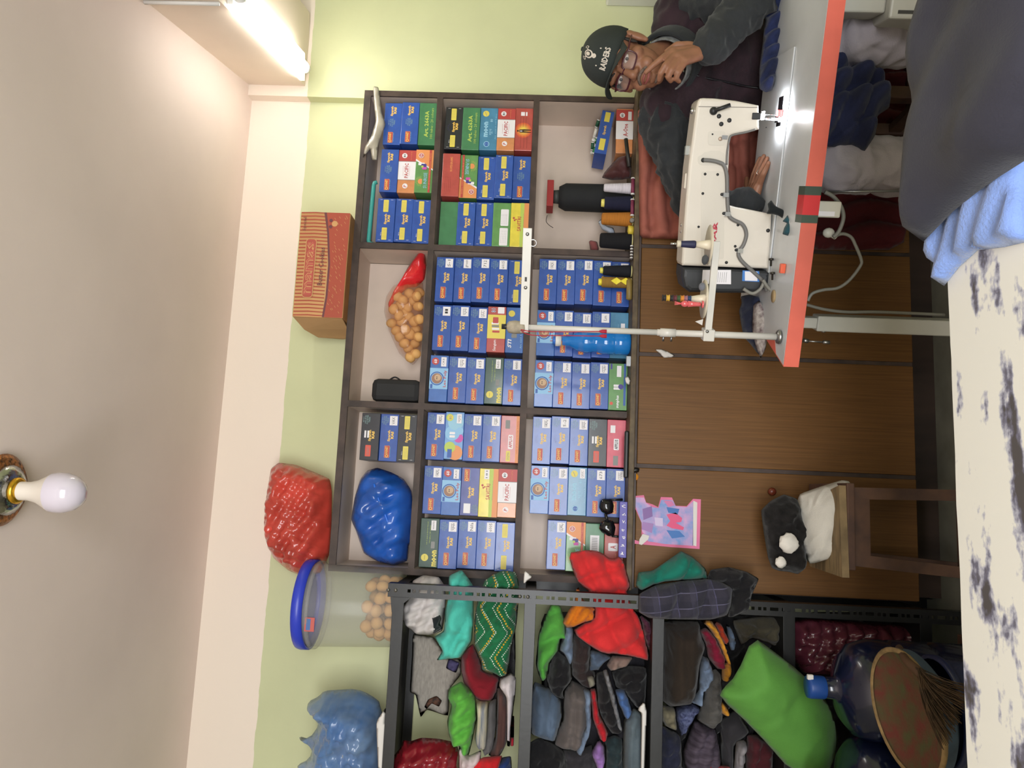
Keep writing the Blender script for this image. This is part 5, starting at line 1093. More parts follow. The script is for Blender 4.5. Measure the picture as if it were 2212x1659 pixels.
for k, c in enumerate(((54, 72, 58), (200, 40, 44), (52, 68, 56))):
    m = M('tape_%d' % k, c, rough=0.45, var=0.04)
    tpart(MB().box((us[k], -0.0012, TZt-0.041), (us[k+1], 0.0, TZt+0.0006)).box((us[k], 0.0, TZt), (us[k+1], 0.05, TZt+0.0006)), 'striped_tape', m, tb)
# telescopic T-legs
m_leg = M('light_grey_enamel', (190, 188, 180), rough=0.4, var=0.03)
for uu, vv in ((TP(1780, 697, 0.26).x, 0.26), (TL-0.16, 0.26)):
    lg = tpart(MB().box((uu-0.016, vv-0.02, 0.45), (uu+0.016, vv+0.02, TZt-0.041), bev=0.004), 'leg', m_leg, tb)
    sl = MB().box((uu-0.023, vv-0.027, 0.05), (uu+0.023, vv+0.027, 0.60), bev=0.004); sl.v = [tuple(TM @ Vector(v)) for v in sl.v]; part(sl.build('leg_sleeve', m_leg), lg)
    ft = MB().box((uu-0.028, vv-0.26, 0.0005), (uu+0.028, vv+0.2, 0.05), bev=0.006); ft.v = [tuple(TM @ Vector(v)) for v in ft.v]; part(ft.build('foot', m_leg), lg)
    bl = MB().lathe([(0, 0.006), (0.006, 0.006), (0.006, 0)], axes((uu-0.0235, vv, 0.57), (0, 1, 0), (-1, 0, 0)), 8); bl.v = [tuple(TM @ Vector(v)) for v in bl.v]; part(bl.build('clamp_bolt', MATS['zinc']), lg)
# grey drive box at the right end under the top
dv = 0.12
A = TP(1830, 26, dv); B = TP(2012, 48, dv); C = TP(1912, 26, dv)
tpart(MB().box((A.x, dv, C.z), (A.x+0.3, dv+0.2, TZt-0.042), bev=0.005), 'drive_housing', m_leg, tb)
tpart(MB().box((B.x, dv-0.03, B.z-0.05), (B.x+0.3, dv+0.22, C.z), bev=0.006), 'drive_housing', m_leg, tb)
tpart(MB().box((B.x+0.012, dv-0.0315, B.z), (B.x+0.02, dv-0.03, C.z-0.02)), 'vent_slot', M('dark_slot', (60, 58, 56), rough=0.6, var=0), tb)
# switch box, cord and pull rod below the top
q = TP(1800, 452, 0.05)
swb = tpart(MB().box((q.x-0.022, 0.05, TZt-0.041-0.075), (q.x+0.02, 0.08, TZt-0.0415), bev=0.004), 'switch_box', M('cream_plastic', (206, 202, 190), rough=0.4, var=0.02), tb)
lb = MB().box((q.x-0.018, 0.0485, TZt-0.1), (q.x-0.006, 0.05, TZt-0.05)); lb.v = [tuple(TM @ Vector(v)) for v in lb.v]; part(lb.build('rating_label', c_w), swb)
tpart(MB().tube([TP(1790, 414, 0.22), TP(1990, 412, 0.22)], 0.0035, 6), 'pull_rod', MATS['zinc'], tb)
m_cord = M('grey_cord', (128, 126, 118), rough=0.5, var=0.03)
tpart(MB().tube(spline([TP(*c, 0.10) for c in ((1782, 415), (1800, 425), (1816, 445), (1822, 470), (1812, 500), (1800, 512))]), 0.0055, 8), 'power_cord', m_cord, tb)
tpart(MB().tube(spline([TP(*c, 0.14) for c in ((1800, 512), (1820, 505), (1838, 512), (1848, 530), (1860, 560), (1858, 575), (1835, 605), (1810, 622), (1780, 626), (1755, 634), (1745, 650))]), 0.0045, 8), 'power_cord', m_cord, tb)
tpart(MB().sphere(TP(1790, 503, 0.12), (0.014, 0.012, 0.016), 12).tube([TP(1790, 503, .12), TP(1806, 512, .12)], 0.008, 8), 'cable_plug', MATS['cream_plastic'], tb)
tpart(MB().tube(spline([TP(*c, 0.25) for c in ((1742, 658), (1780, 668), (1830, 674), (1900, 674), (2040, 680))]), 0.005, 6), 'power_cord', m_cord, tb)
tpart(MB().tube([TP(1735, 735, 0.03), TP(1746, 737, 0.03)], 0.006, 8).tube([TP(1745, 737, 0.03), TP(1778, 739, 0.03)], 0.0022, 6).tube([TP(1778, 739, .03), TP(1792, 740, .03)], 0.005, 8), 'hook_rod', MATS['zinc'], tb)

# ---- industrial lockstitch machine seen from its back
MV, MT = 0.235, 0.105    # plane of its back face, thickness
m_mac = M('machine_enamel', (214, 206, 194), rough=0.3, var=0.02, vscale=5, coat=0.3)
m_mac2 = M('machine_enamel_panel', (206, 199, 187), rough=0.35, var=0.02, coat=0.2)
m_hole = M('rubber_black', (30, 30, 32), rough=0.5, var=0)
mc = thing('sewing_machine', 'cream industrial sewing machine with red lettering on the table', 'sewing machine', TM @ Vector((0.45, MV, TZt)))
out = [(1513, 212), (1520, 211), (1545, 212), (1590, 217), (1640, 227), (1641, 252), (1641, 279), (1626, 283), (1600, 289), (1581, 294), (1578, 300), (1576.5, 327), (1574, 380), (1573, 438), (1576, 443), (1590, 447), (1612, 451), (1646, 458), (1668, 463), (1666, 520), (1661, 581), (1600, 579), (1475, 574), (1473, 568), (1479, 470), (1488, 360), (1505, 230), (1508, 218)]
def ribbon_body(pts, v0, v1, bev, m, name, root):
    bm = bmesh.new()
    vs = [bm.verts.new(TP(x, y, v0)) for x, y in pts]; f = bm.faces.new(vs)
    r = bmesh.ops.extrude_face_region(bm, geom=[f]); nv = [g for g in r['geom'] if isinstance(g, bmesh.types.BMVert)]
    for v in nv: v.co.y = v1
    bmesh.ops.recalc_face_normals(bm, faces=bm.faces)
    ed = [e for e in bm.edges if abs(e.verts[0].co.y-e.verts[1].co.y) < 1e-6]
    bmesh.ops.bevel(bm, geom=ed, offset=bev, segments=3, profile=0.5, affect='EDGES')
    bm.transform(TM); me = D.meshes.new(name); bm.to_mesh(me); bm.free()
    for pgn in me.polygons: pgn.use_smooth = False
    me.materials.append(m); return part(link(name, me), root)
body = ribbon_body(out, MV, MV+MT, 0.009, m_mac, 'machine_body', mc)
# base plate, bed with needle plate
b0_ = TP(1668, 463, MV).x; b1_ = TP(1661, 581, MV).x
tpart(MB().box((b1_-0.01, MV-0.012, TZt+0.0005), (TL-0.38, MV+0.175, TZt+0.0045), bev=0.001), 'machine_bed', m_ttop, mc)
nd = TP(1655, 248, MV+0.05)
tpart(MB().box((nd.x-0.03, MV+0.03, TZt+0.0045), (nd.x+0.05, MV+0.075, TZt+0.0055)), 'needle_plate', M('polished_steel', (196, 198, 202), rough=0.16, metal=1, var=0), mc)
def face_patch(pts, off, m, name, th=0.0012):
    return tpart(MB().prism([Vector((q.x, MV-off, q.z)) for q in (TP(x, y, MV) for x, y in pts)], (0, -th, 0)), name, m, mc)
def rr(x0, x1, y0, y1, r=4): return smooth_closed([(x0+r, y0), (x1-r, y0), (x1, y0+r), (x1, y1-r), (x1-r, y1), (x0+r, y1), (x0, y1-r), (x0, y0+r)], 1)
face_patch(rr(1529, 1567, 283, 314), 0.0, m_mac2, 'cover_plate')
face_patch(smooth_closed([(1525, 326), (1565, 326), (1567, 355), (1518, 358), (1507, 352), (1507, 338), (1514, 336)], 1), 0.0, m_mac2, 'cover_plate')
face_patch(rr(1514, 1564, 370, 560), 0.0, m_mac2, 'rear_cover')
face_patch([(1509, 229.5), (1636, 231.5), (1636, 233), (1509, 231)], 0.0, M('seam_grey', (120, 112, 104), rough=0.6, var=0), 'face_plate_seam', 0.0006)
def dot(x, y, r, m=m_hole, name='screw', th=0.003):
    q = TP(x, y, MV); return tpart(MB().lathe([(0, th), (r*0.8, th), (r, th*0.4), (r, 0)], axes((q.x, MV, q.z), (1, 0, 0), (0, -1, 0)), 14), name, m, mc)
for x, y, r in ((1553, 251, .0062), (1558, 268, .0062), (1575.5, 260, .0062), (1539, 290, .0025), (1523, 376, .004), (1550, 377, .004), (1518, 418, .004), (1509, 490, .0035), (1594, 486, .004), (1588, 532, .004), (1569, 567, .0045), (1659, 498, .0055), (1655, 215+60, .002)): dot(x, y, r)
dot(1556, 300, 0.006, M('brass_plug', (176, 156, 140), rough=0.4, metal=0.4, var=0), 'plug')
dot(1519, 346, 0.0065, m_hole, 'grommet', 0.005)
dot(1541, 240, 0.011, m_hole, 'lever_hub', 0.012)
a1 = TP(1541, 240, MV); a2 = TP(1575, 228, MV)
tpart(MB().tube([(a1.x, MV-0.012, a1.z), (a2.x, MV-0.016, a2.z)], 0.0055, 8), 'presser_lever', m_hole, mc)
# cable run with clips
path = [(1519, 346), (1535, 347), (1552, 351), (1563, 358), (1569, 380), (1570, 420), (1573, 462), (1582, 474), (1603, 485), (1611, 505), (1605, 528), (1594, 545), (1600, 562), (1622, 583), (1640, 600), (1650, 612), (1655, 628)]
tpart(MB().tube(spline([Vector((q.x, MV-0.007, q.z)) for q in (TP(x, y, MV) for x, y in path)], 5), 0.0055, 8), 'cable', M('dark_grey_cable', (112, 110, 108), rough=0.5, var=0.03), mc)
tpart(MB().tube(spline([Vector((q.x, MV-0.005, q.z)) for q in (TP(x, y, MV) for x, y in ((1569, 356), (1570, 330), (1575, 300), (1582, 292), (1610, 286), (1630, 280)))], 5), 0.003, 8), 'cable', MATS['dark_grey_cable'], mc)
for x, y in ((1566, 421), (1570, 462), (1597, 541)):
    q = TP(x, y, MV); tpart(MB().box((q.x-0.006, MV-0.014, q.z-0.008), (q.x+0.006, MV-0.0125, q.z+0.008)).box((q.x-0.006, MV-0.014, q.z+0.007), (q.x+0.006, MV, q.z+0.008)), 'cable_clip', M('bright_steel', (206, 208, 212), rough=0.2, metal=1, var=0), mc)
    dot(x-7, y-1, 0.0045)
q = TP(1565, 296, MV); tpart(MB().box((q.x-0.006, MV-0.006, q.z-0.008), (q.x+0.004, MV-0.004, q.z+0.008)), 'bracket', MATS['bright_steel'], mc)
# head underside: sewing light, needle bar, presser foot
hb_ = TP(1641, 250, MV+0.05)
tpart(MB().tube([(nd.x, MV+0.05, hb_.z+0.01), (nd.x, MV+0.05, TZt+0.04)], 0.0035, 10).tube([(nd.x, MV+0.05, TZt+0.045), (nd.x, MV+0.05, TZt+0.014)], 0.0012, 6), 'needle_bar', MATS['bright_steel'], mc)
tpart(MB().tube([(nd.x-0.012, MV+0.045, hb_.z+0.01), (nd.x-0.012, MV+0.045, TZt+0.028)], 0.004, 10).box((nd.x-0.02, MV+0.035, TZt+0.006), (nd.x-0.002, MV+0.07, TZt+0.012)).box((nd.x-0.016, MV+0.042, TZt+0.012), (nd.x-0.008, MV+0.05, TZt+0.03)), 'presser_foot', MATS['bright_steel'], mc)
q = TP(1680, 243, MV+0.03); tpart(MB().box((nd.x-0.006, MV+0.02, TZt+0.006), (nd.x+0.012, MV+0.034, TZt+0.02), bev=0.002), 'finger_guard', M('red_plastic', (226, 40, 36), rough=0.35, var=0), mc)
q = TP(1634, 247, MV); tpart(MB().box((q.x-0.014, MV-0.004, q.z-0.012), (q.x+0.004, MV, q.z+0.012), bev=0.002), 'lamp_socket', m_hole, mc)
led = tpart(MB().box((nd.x-0.016, MV+0.012, hb_.z-0.004), (nd.x+0.006, MV+0.03, hb_.z)), 'sewing_light', M('led_white', (240, 246, 255), emit=60.0, var=0), mc)
ll = D.lights.new('sewing_light_glow', 'SPOT'); ll.energy = 3.2; ll.spot_size = 2.3; ll.spot_blend = 0.8; ll.shadow_soft_size = 0.008; ll.color = (0.94, 0.97, 1.0)
lo = D.objects.new('sewing_light_glow', ll); COL.objects.link(lo); lo.location = TM @ Vector((nd.x-0.005, MV+0.02, hb_.z-0.008)); lo.rotation_euler = (0, 0, 0)
part(lo, mc)
# knobs on top
for x, y, r, l in ((1506, 240, .005, .018), (1494, 330, .004, .012), (1482, 486, .003, .016), (1480, 500, .003, .014)):
    q = TP(x, y, MV+0.05); tpart(MB().lathe([(r, -0.004), (r, l*0.6), (r*1.7, l*0.62), (r*1.7, l), (0, l)], T(q.x, MV+0.05, q.z), 12), 'thread_guide_pin', MATS['bright_steel'], mc)
q = TP(1490, 326, MV+0.04); tpart(MB().box((q.x-0.012, MV+0.03, q.z-0.002), (q.x+0.014, MV+0.05, q.z+0.014), bev=0.002), 'oil_window', M('clear_window', (186, 190, 186), rough=0.1, var=0, alpha=0.6), mc)
q = TP(1484, 388, MV+0.04); tpart(MB().box((q.x-0.026, MV+0.03, q.z-0.004), (q.x+0.018, MV+0.07, q.z+0.008), bev=0.003), 'bobbin_winder', m_mac, mc)
# motor cover with stickers
mo = [(1475, 577), (1560, 580), (1663, 586), (1667, 600), (1662, 618), (1640, 634), (1560, 634), (1490, 632), (1478, 622), (1473, 598)]
ribbon_body(mo, MV-0.004, MV+MT+0.01, 0.014, M('motor_black', (40, 42, 46), rough=0.4, var=0.05), 'motor_cover', mc)
def stick(pts, name, m): return tpart(MB().prism([Vector((q.x, MV-0.0045, q.z)) for q in (TP(x, y, MV-0.0045) for x, y in pts)], (0, -0.0006, 0)), name, m, mc)
stick([(1518, 583), (1579, 583), (1579, 614), (1516, 613)], 'warning_sticker', c_w)
tg = TP(1541, 604, MV-0.006); tpart(MB().prism([Vector((tg.x-0.004, MV-0.0054, tg.z-0.004)), Vector((tg.x+0.004, MV-0.0054, tg.z-0.004)), Vector((tg.x, MV-0.0054, tg.z+0.004))], (0, -0.0004, 0)), 'warning_triangle', c_ys, mc)
for k in range(6):
    a = TP(1548+k*4.4, 588, MV-0.0056); b = TP(1548+k*4.4, 610, MV-0.0056); tpart(MB().box((b.x, MV-0.0055, a.z-0.0005), (a.x, MV-0.0052, a.z+0.0005)), 'printed_line', c_gr, mc)
stick([(1604, 584), (1640, 586), (1640, 609), (1603, 607)], 'blue_sticker', pm('sticker_blue', (58, 120, 196)))
tpart(MB().prism([Vector((q.x, MV-0.0053, q.z)) for q in (TP(x, y, MV-0.0053) for x, y in ((1609, 586), (1636, 587), (1636, 607), (1609, 606)))], (0, -0.0004, 0)), 'white_panel', c_w, mc)
# lettering
p = Print('brand_lettering'); a = TP(1543, 478, MV); b = TP(1541, 556, MV)
p.text('HISAR', 0, 0, a.x-b.x, 0.014, pm('brand_red', (178, 40, 62)), bold=0.03, shear=0.25)
for o in p.done(): o.data.transform(TM @ T((a.x+b.x)/2, MV-0.0014, (a.z+b.z)/2)); part(o, mc)
# thread-cleaner hoses and oddments at the motor
tpart(MB().tube(spline([TP(*c, MV-0.03) for c in ((1650, 610), (1642, 625), (1625, 634), (1606, 624))]), 0.005, 8), 'hose', MATS['grey_cord'], mc)
tpart(MB().tube(spline([TP(*c, MV-0.035) for c in ((1648, 605), (1660, 622), (1672, 632), (1676, 638))]), 0.005, 8), 'hose', MATS['grey_cord'], mc)
# ---- small things on the table top
def on_table(x, y): return TPZ(x, y)
g = on_table(1696, 580); o = MB().box((g.x-0.013, g.y-0.008, TZt+0.0005), (g.x+0.013, g.y+0.008, TZt+0.014), bev=0.002); o.v = [tuple(TM @ Vector(v)) for v in o.v]
tag(o.build('clip_box', M('orange_red_plastic', (222, 96, 64), rough=0.35, var=0)), 'small orange-red plastic case on the table near the motor', 'case')
for (x, y, lab) in ((1671, 575, 'dark oily screw on the table beside the machine base'), (1674, 605, 'second dark screw on the table under the motor')):
    g = on_table(x, y); o = MB().lathe([(0.003, 0), (0.003, 0.016), (0.007, 0.017), (0.007, 0.022), (0, 0.022)], TM @ axes((g.x, g.y, TZt+0.0075), (0, 1, 0), (1, 0.3, 0)), 12)
    tag(o.build('screw', M('oily_steel', (74, 70, 66), rough=0.35, metal=0.8, var=0.1)), lab, 'screw')
g = on_table(1672, 640); o = MB().lathe([(0, 0.003), (0.018, 0.003), (0.018, 0)], TM @ T(g.x, g.y, TZt+0.0003), 20); tag(o.build('hole_cover', M('tan_disc', (170, 146, 108), rough=0.6, var=0.06)), 'round tan hole cover on the table behind the pole', 'disc')
o = soft('cloth_scrap', [(1658, 440), (1666, 432), (1676, 446), (1690, 452), (1702, 462), (1694, 474), (1682, 466), (1668, 462), (1656, 462), (1660, 452)], (TM @ TPZ(1690, 455)).y, 0.012, cloth('near_black', (28, 32, 34)), res=4, sm=0, lump=0.006); tag(o, 'black cloth scrap on the table by the machine foot', 'cloth scrap')
o = soft('cloth_scrap', [(1690, 478), (1702, 464), (1706, 480), (1712, 500), (1704, 510), (1690, 506), (1694, 492), (1700, 482)], (TM @ TPZ(1702, 490)).y, 0.012, cloth('petrol_blue', (44, 82, 92)), res=4, sm=0, lump=0.005); tag(o, 'petrol blue cloth scrap hanging at the striped tape', 'cloth scrap')
q = TP(1636, 512, MV-0.02); o = MB().lathe([(0.0045, 0), (0.0045, 0.042), (0.0075, 0.046), (0.0075, 0.052), (0.003, 0.056), (0, 0.056)], TM @ axes((q.x, MV-0.02, q.z-0.045+0.0), (1, 0, 0), (0, 0.0, 1)), 12)
o = tpart(o, 'knee_lift_tube', m_mac, mc)
# cloth pile behind the thread stand
o = soft('cloth_pile', [(1596, 672), (1602, 655), (1600, 640), (1618, 636), (1632, 640), (1648, 644), (1652, 690), (1656, 720), (1652, 755), (1640, 768), (1620, 742), (1606, 728), (1600, 695)], (TM @ Vector((0.16, 0.36, 0))).y, 0.05, cloth('navy_pile', (34, 38, 56), 0.2, vscale=20), res=5, lump=0.02, lscale=22, sm=0); tag(o, 'dark crumpled cloth pile on the left table end', 'cloth pile')
o = soft('plaid_scrap', [(1627, 660), (1640, 648), (1652, 672), (1660, 715), (1655, 752), (1643, 775), (1632, 745), (1625, 712)], (TM @ Vector((0.1, 0.27, 0))).y, 0.03, M('check_cloth', (186, 178, 172), rough=0.9, var=0.5, vscale=60, rgb2=(90, 72, 76)), res=5, lump=0.012, lscale=22, sm=0); tag(o, 'light checked cloth lying in front of the dark pile', 'cloth')

# ---- thread stand
base = TPZ(1686, 728); sv = base.y
sd = thing('thread_stand', 'white thread stand pole with arms clamped to the table', 'thread stand', TM @ Vector((base.x, sv, TZt)))
m_pole = M('pole_enamel', (206, 202, 194), rough=0.35, var=0.02)
def SP(x, y, dv=0.0): return TP(x, y, sv+dv)
pt = SP(1105, 690); pm_ = SP(1428, 713)
tpart(MB().lathe([(0.019, 0), (0.02, 0.004), (0.018, 0.009), (0.01, 0.012)], T(base.x, sv, TZt+0.0005), 20), 'flange', MATS['zinc'], sd)
tpart(MB().tube([(base.x, sv, TZt+0.002), (base.x, sv, pm_.z+0.01)], 0.0092, 14), 'lower_pole', m_pole, sd)
tpart(MB().tube([(base.x, sv, pm_.z-0.04), (base.x, sv, pm_.z+0.002)], 0.0118, 14), 'joint_sleeve', m_pole, sd)
for dz in (-0.03, -0.008): tpart(MB().tube([(base.x-0.01, sv, pm_.z+dz), (base.x-0.024, sv, pm_.z+dz)], 0.003, 6), 'sleeve_screw', MATS['zinc'], sd)
ztp = SP(1112, 690).z
tpart(MB().tube([(base.x, sv, pm_.z), (base.x, sv, ztp)], 0.0082, 14), 'upper_pole', m_pole, sd)
tpart(MB().tube([(base.x, sv, ztp+0.012), (base.x, sv, ztp+0.036)], 0.0075, 12), 'end_cap', m_hole, sd)
mbk = MB().lathe([(0.006, -0.032), (0.017, -0.028), (0.019, 0.0), (0.017, 0.016), (0.008, 0.022)], T(base.x, sv, ztp), 16)
mbk.v = [tuple(Vector(v)+Vector((noise.noise(Vector(v)*80), noise.noise(Vector(v)*80+Vector((9, 0, 0))), 0))*0.003) for v in mbk.v]
tpart(mbk, 'tape_wrapping', M('masking_tape', (168, 156, 136), rough=0.8, var=0.08, vscale=60, bump=0.4, bscale=150), sd)
a = SP(1133, 692); b = SP(1136, 492)
tpart(MB().box((base.x-0.012, sv-0.0135, a.z-0.012), (b.x, sv-0.0105, a.z+0.012), bev=0.001), 'top_arm', m_pole, sd)
for yy in (620, 505): q = SP(1136, yy); tpart(MB().lathe([(0, .0015), (.0045, .0015), (.005, 0)], axes((q.x, sv-0.0136, a.z), (1, 0, 0), (0, -1, 0)), 12), 'arm_screw', MATS['zinc'], sd)
q = SP(1136, 602); tpart(MB().box((q.x-0.006, sv-0.0142, a.z-0.003), (q.x+0.006, sv-0.0136, a.z+0.003)), 'arm_slot', MATS['dark_slot'], sd)
q = SP(1146, 524); tpart(MB().tube([(q.x+0.009*math.cos(t_*math.pi/8), sv-0.012, a.z-0.016+0.009*math.sin(t_*math.pi/8)) for t_ in range(16)], 0.0013, 6, closed=True), 'thread_eyelet', MATS['bright_steel'], sd)
# red cords hanging from the wrapping
m_rc = M('red_cord', (170, 34, 56), rough=0.8, var=0.03)
for dy, ye in ((0, 718), (8, 728)):
    pts = [SP(1125, 712+dy*0.3, -0.02), SP(1150, 716+dy, -0.022), SP(1220, 717+dy, -0.022), SP(1300, ye-2, -0.022)]
    tpart(MB().tube(spline(pts), 0.0013, 6), 'red_cord', m_rc, sd); qq = SP(1304, ye-2, -0.022); tpart(MB().lathe([(0.002, 0.012), (0.005, 0.004), (0.0055, -0.008), (0, -0.008)], T(qq.x, sv-0.022, qq.z), 10), 'tassel', m_rc, sd)
# spool arm with two dishes
c = SP(1530, 716); e1 = SP(1529, 520)
tpart(MB().box((base.x-0.016, sv-0.022, c.z-0.014), (base.x+0.016, sv+0.016, c.z+0.016), bev=0.002), 'clamp', m_pole, sd)
tpart(MB().lathe([(0, .004), (.004, .004), (.0045, 0)], axes((base.x+0.012, sv-0.0222, c.z+0.008), (1, 0, 0), (0, -1, 0)), 10), 'clamp_screw', MATS['zinc'], sd)
tpart(MB().box((base.x+0.012, sv-0.016, c.z-0.006), (e1.x, sv-0.004, c.z+0.012), bev=0.001), 'spool_arm', m_pole, sd)
m_dish = M('ivory_plastic', (212, 202, 180), rough=0.4, var=0.02)
def dish(xd, yd, name):
    q = SP(xd, yd); z0 = c.z+0.0125; M4 = T(q.x, sv-0.01, z0)
    d_ = tpart(MB().lathe([(0.0, 0.003), (0.052, 0.0085), (0.053, 0.011), (0.014, 0.006), (0.012, 0.02), (0.0075, 0.045), (0.0, 0.045)], M4, 28), 'spool_dish', m_dish, sd)
    s = MB().lathe([(0.006, -0.012), (0.006, 0.002)], M4, 10); s.v = [tuple(TM @ Vector(v)) for v in s.v]; part(s.build('dish_nut', MATS['zinc']), d_)
    return q, z0
q1, z1_ = dish(1516, 528, 'a'); q2, z2_ = dish(1510, 645, 'b')
def tt(mb, name, label, cat, m, group=None):
    mb.v = [tuple(TM @ Vector(v)) for v in mb.v]; return tag(mb.build(name, m), label, cat, group)
sp_ = thing('thread_spool', 'navy thread spool on the right dish of the thread stand', 'thread spool', TM @ Vector((q1.x, sv-0.01, z1_+0.045)))
tpart(MB().lathe([(0.0095, 0.0455), (0.0105, 0.05), (0.0085, 0.082), (0.0075, 0.085)], T(q1.x, sv-0.01, z1_), 16), 'thread_winding', M('navy_thread', (34, 36, 70), rough=0.6, var=0.06, vscale=40, stretch=(1, 1, 30)), sp_)
tpart(MB().lathe([(0.009, 0.085), (0.009, 0.095)], T(q1.x, sv-0.01, z1_), 14), 'ivory_cap', m_dish, sp_); tpart(MB().lathe([(0.003, 0.095), (0.003, 0.112), (0, 0.112)], T(q1.x, sv-0.01, z1_), 10), 'steel_pin', MATS['bright_steel'], sp_)
for k, cc in enumerate(((40, 60, 96), (150, 100, 110), (206, 130, 50), (60, 84, 50), (96, 44, 50), (40, 36, 36), (214, 168, 60), (44, 38, 34))):
    tt(MB().lathe([(0.0035, 0.0455+0.0096*k), (0.0095, 0.0455+0.0096*k), (0.0095, 0.0465+0.0096*k), (0.0078, 0.047+0.0096*k), (0.0078, 0.0535+0.0096*k), (0.0095, 0.054+0.0096*k), (0.0095, 0.055+0.0096*k), (0.0035, 0.055+0.0096*k)], T(q2.x, sv-0.01, z2_), 14), 'bobbin', '%s bobbin, number %s up, threaded on the left dish' % (('blue', 'mauve', 'orange', 'olive', 'maroon', 'black', 'yellow', 'dark')[k], ('one', 'two', 'three', 'four', 'five', 'six', 'seven', 'eight')[k]), 'bobbin', M('bobbin_thread_%d' % k, cc, rough=0.6, var=0.05), 'bobbins stacked on the thread stand')
q = SP(1478, 655, -0.02); ds = MB().sphere((q.x, sv-0.03, q.z), (0.009, 0.009, 0.011), 12).lathe([(0.006, 0.0), (0.007, 0.02), (0.009, 0.034)], T(q.x, sv-0.03, q.z-0.042), 12)
for k in range(3): ds.tube([(q.x, sv-0.03, q.z+0.006), (q.x-0.003+0.004*k, sv-0.032, q.z+0.028)], 0.0013, 6)
ds.lathe([(0.003, 0), (0.01, 0.002), (0.01, 0.006)], T(q.x, sv-0.03, z2_+0.0125), 12)
tt(ds, 'pink_ornament', 'small translucent pink figurine on the left spool dish', 'ornament', M('pink_glass', (216, 96, 100), rough=0.12, var=0, coat=0.5))
q = SP(1498, 690, -0.01); tt(MB().add([(q.x-0.012, sv-0.03, z2_+0.012), (q.x+0.006, sv-0.035, z2_+0.012), (q.x-0.004, sv-0.02, z2_+0.03), (q.x-0.012, sv-0.006, z2_+0.013)], [(0, 1, 2), (0, 2, 3), (1, 3, 2), (0, 3, 1)]), 'paper_chip', 'cream paper chip standing on the left spool dish', 'paper', MATS['white_paper'])
q = SP(1503, 618, -0.01); tt(MB().sphere((q.x, sv-0.02, z2_+0.02), (0.012, 0.01, 0.009), 10), 'thread_tuft', 'grey thread tuft on the left spool dish', 'thread', cloth('lint_grey', (110, 112, 120)))
q = SP(1505, 560, -0.01); tt(MB().sphere((q.x, sv-0.02, z1_+0.019), (0.014, 0.01, 0.009), 10), 'thread_tuft', 'dark thread tuft on the right spool dish', 'thread', cloth('lint_dark', (66, 68, 70)))

# ---- quilt behind the man and cloth under the table
o = soft('quilted_mat', [(1378, 300), (1380, 330), (1381, 514), (1420, 516), (1520, 518), (1700, 520), (1700, 200), (1378, 225)], 2.575, 0.02, M('peach_quilt', (152, 86, 72), rough=0.85, var=0.06, vscale=14, bump=0.2, bscale=160), res=7, sm=0, edge=0.02, back=0.4, folds=[(0.05, 1, .055, .006, 0), (1, .3, .11, .003, 1)], lump=0.006)
tag(o, 'peach quilted mat hung over the cupboard behind the man', 'quilt')
o = soft('maroon_curtain', [(1712, 60), (1712, 520), (1760, 540), (1960, 540), (1962, 60)], 2.57, 0.025, cloth('maroon_curtain', (84, 30, 34)), res=8, sm=0, edge=0.03, folds=[(1, .05, .07, .008, 0)])
tag(o, 'maroon cloth hanging in front of the cupboard below the table', 'cloth')
# ------------------------------------------------------------------ stool, jugs, broom in front of the cupboard
SZ = 0.52
s0 = PZ(1826, 1046, SZ); s1 = PZ(1826, 1248, SZ); s2 = PZ(1758, 1218, SZ); s3 = PZ(1762, 1060, SZ)
stl = thing('wooden_stool', 'worn reddish wooden stool with a loose board on top', 'stool', ((s0.x+s1.x)/2, s0.y+0.14, 0))
m_old = M('worn_red_wood', (92, 64, 48), rough=0.7, var=0.3, vscale=14, rgb2=(62, 42, 36), bump=0.2, bscale=30)
sx0, sx1 = s1.x+0.035, s0.x-0.008; sy0 = s0.y; sy1 = min(2.585, s0.y+0.30)
part(MB().box((sx0, sy0, SZ-0.07), (sx1, sy0+0.022, SZ-0.022), bev=0.002).build('front_apron', m_old), stl)
part(MB().box((sx0, sy1-0.022, SZ-0.07), (sx1, sy1, SZ-0.022), bev=0.002).build('rear_apron', m_old), stl)
for xx in (sx0, sx1-0.022): part(MB().box((xx, sy0+0.022, SZ-0.07), (xx+0.022, sy1-0.022, SZ-0.022), bev=0.002).build('side_apron', m_old), stl)
part(MB().box((sx0-0.012, sy0-0.012, SZ-0.022), (sx1+0.012, sy1+0.0, SZ), bev=0.003).build('seat', m_old), stl)
for (xx, yy, spx, spy) in ((sx0+0.017, sy0+0.017, -0.035, -0.02), (sx1-0.017, sy0+0.017, 0.012, -0.02), (sx0+0.017, sy1-0.02, -0.03, -0.012), (sx1-0.017, sy1-0.02, 0.012, -0.012)):
    a = Vector((xx, yy, SZ-0.022)); b = Vector((xx+spx, yy+spy, 0.0005))
    mb = MB(); hw = 0.017
    mb.add([a+Vector((i*hw, j*hw, 0)) for i, j in ((-1, -1), (1, -1), (1, 1), (-1, 1))]+[b+Vector((i*hw*0.9, j*hw*0.9, 0)) for i, j in ((-1, -1), (1, -1), (1, 1), (-1, 1))], [(0, 1, 2, 3), (4, 7, 6, 5), (0, 4, 5, 1), (1, 5, 6, 2), (2, 6, 7, 3), (3, 7, 4, 0)])
    part(mb.build('leg', m_old), stl)
part(MB().box((sx0-0.01, sy0+0.005, 0.16), (sx1+0.005, sy0+0.025, 0.195), bev=0.002).build('stretcher', m_old), stl)
bdm = [(sx1+0.004, sy0-0.005, SZ+0.0005), (s1.x+0.003, sy0-0.02, SZ+0.0005), (s1.x+0.01, sy1-0.06, SZ+0.0005), (sx1-0.05, sy1-0.02, SZ+0.0005)]
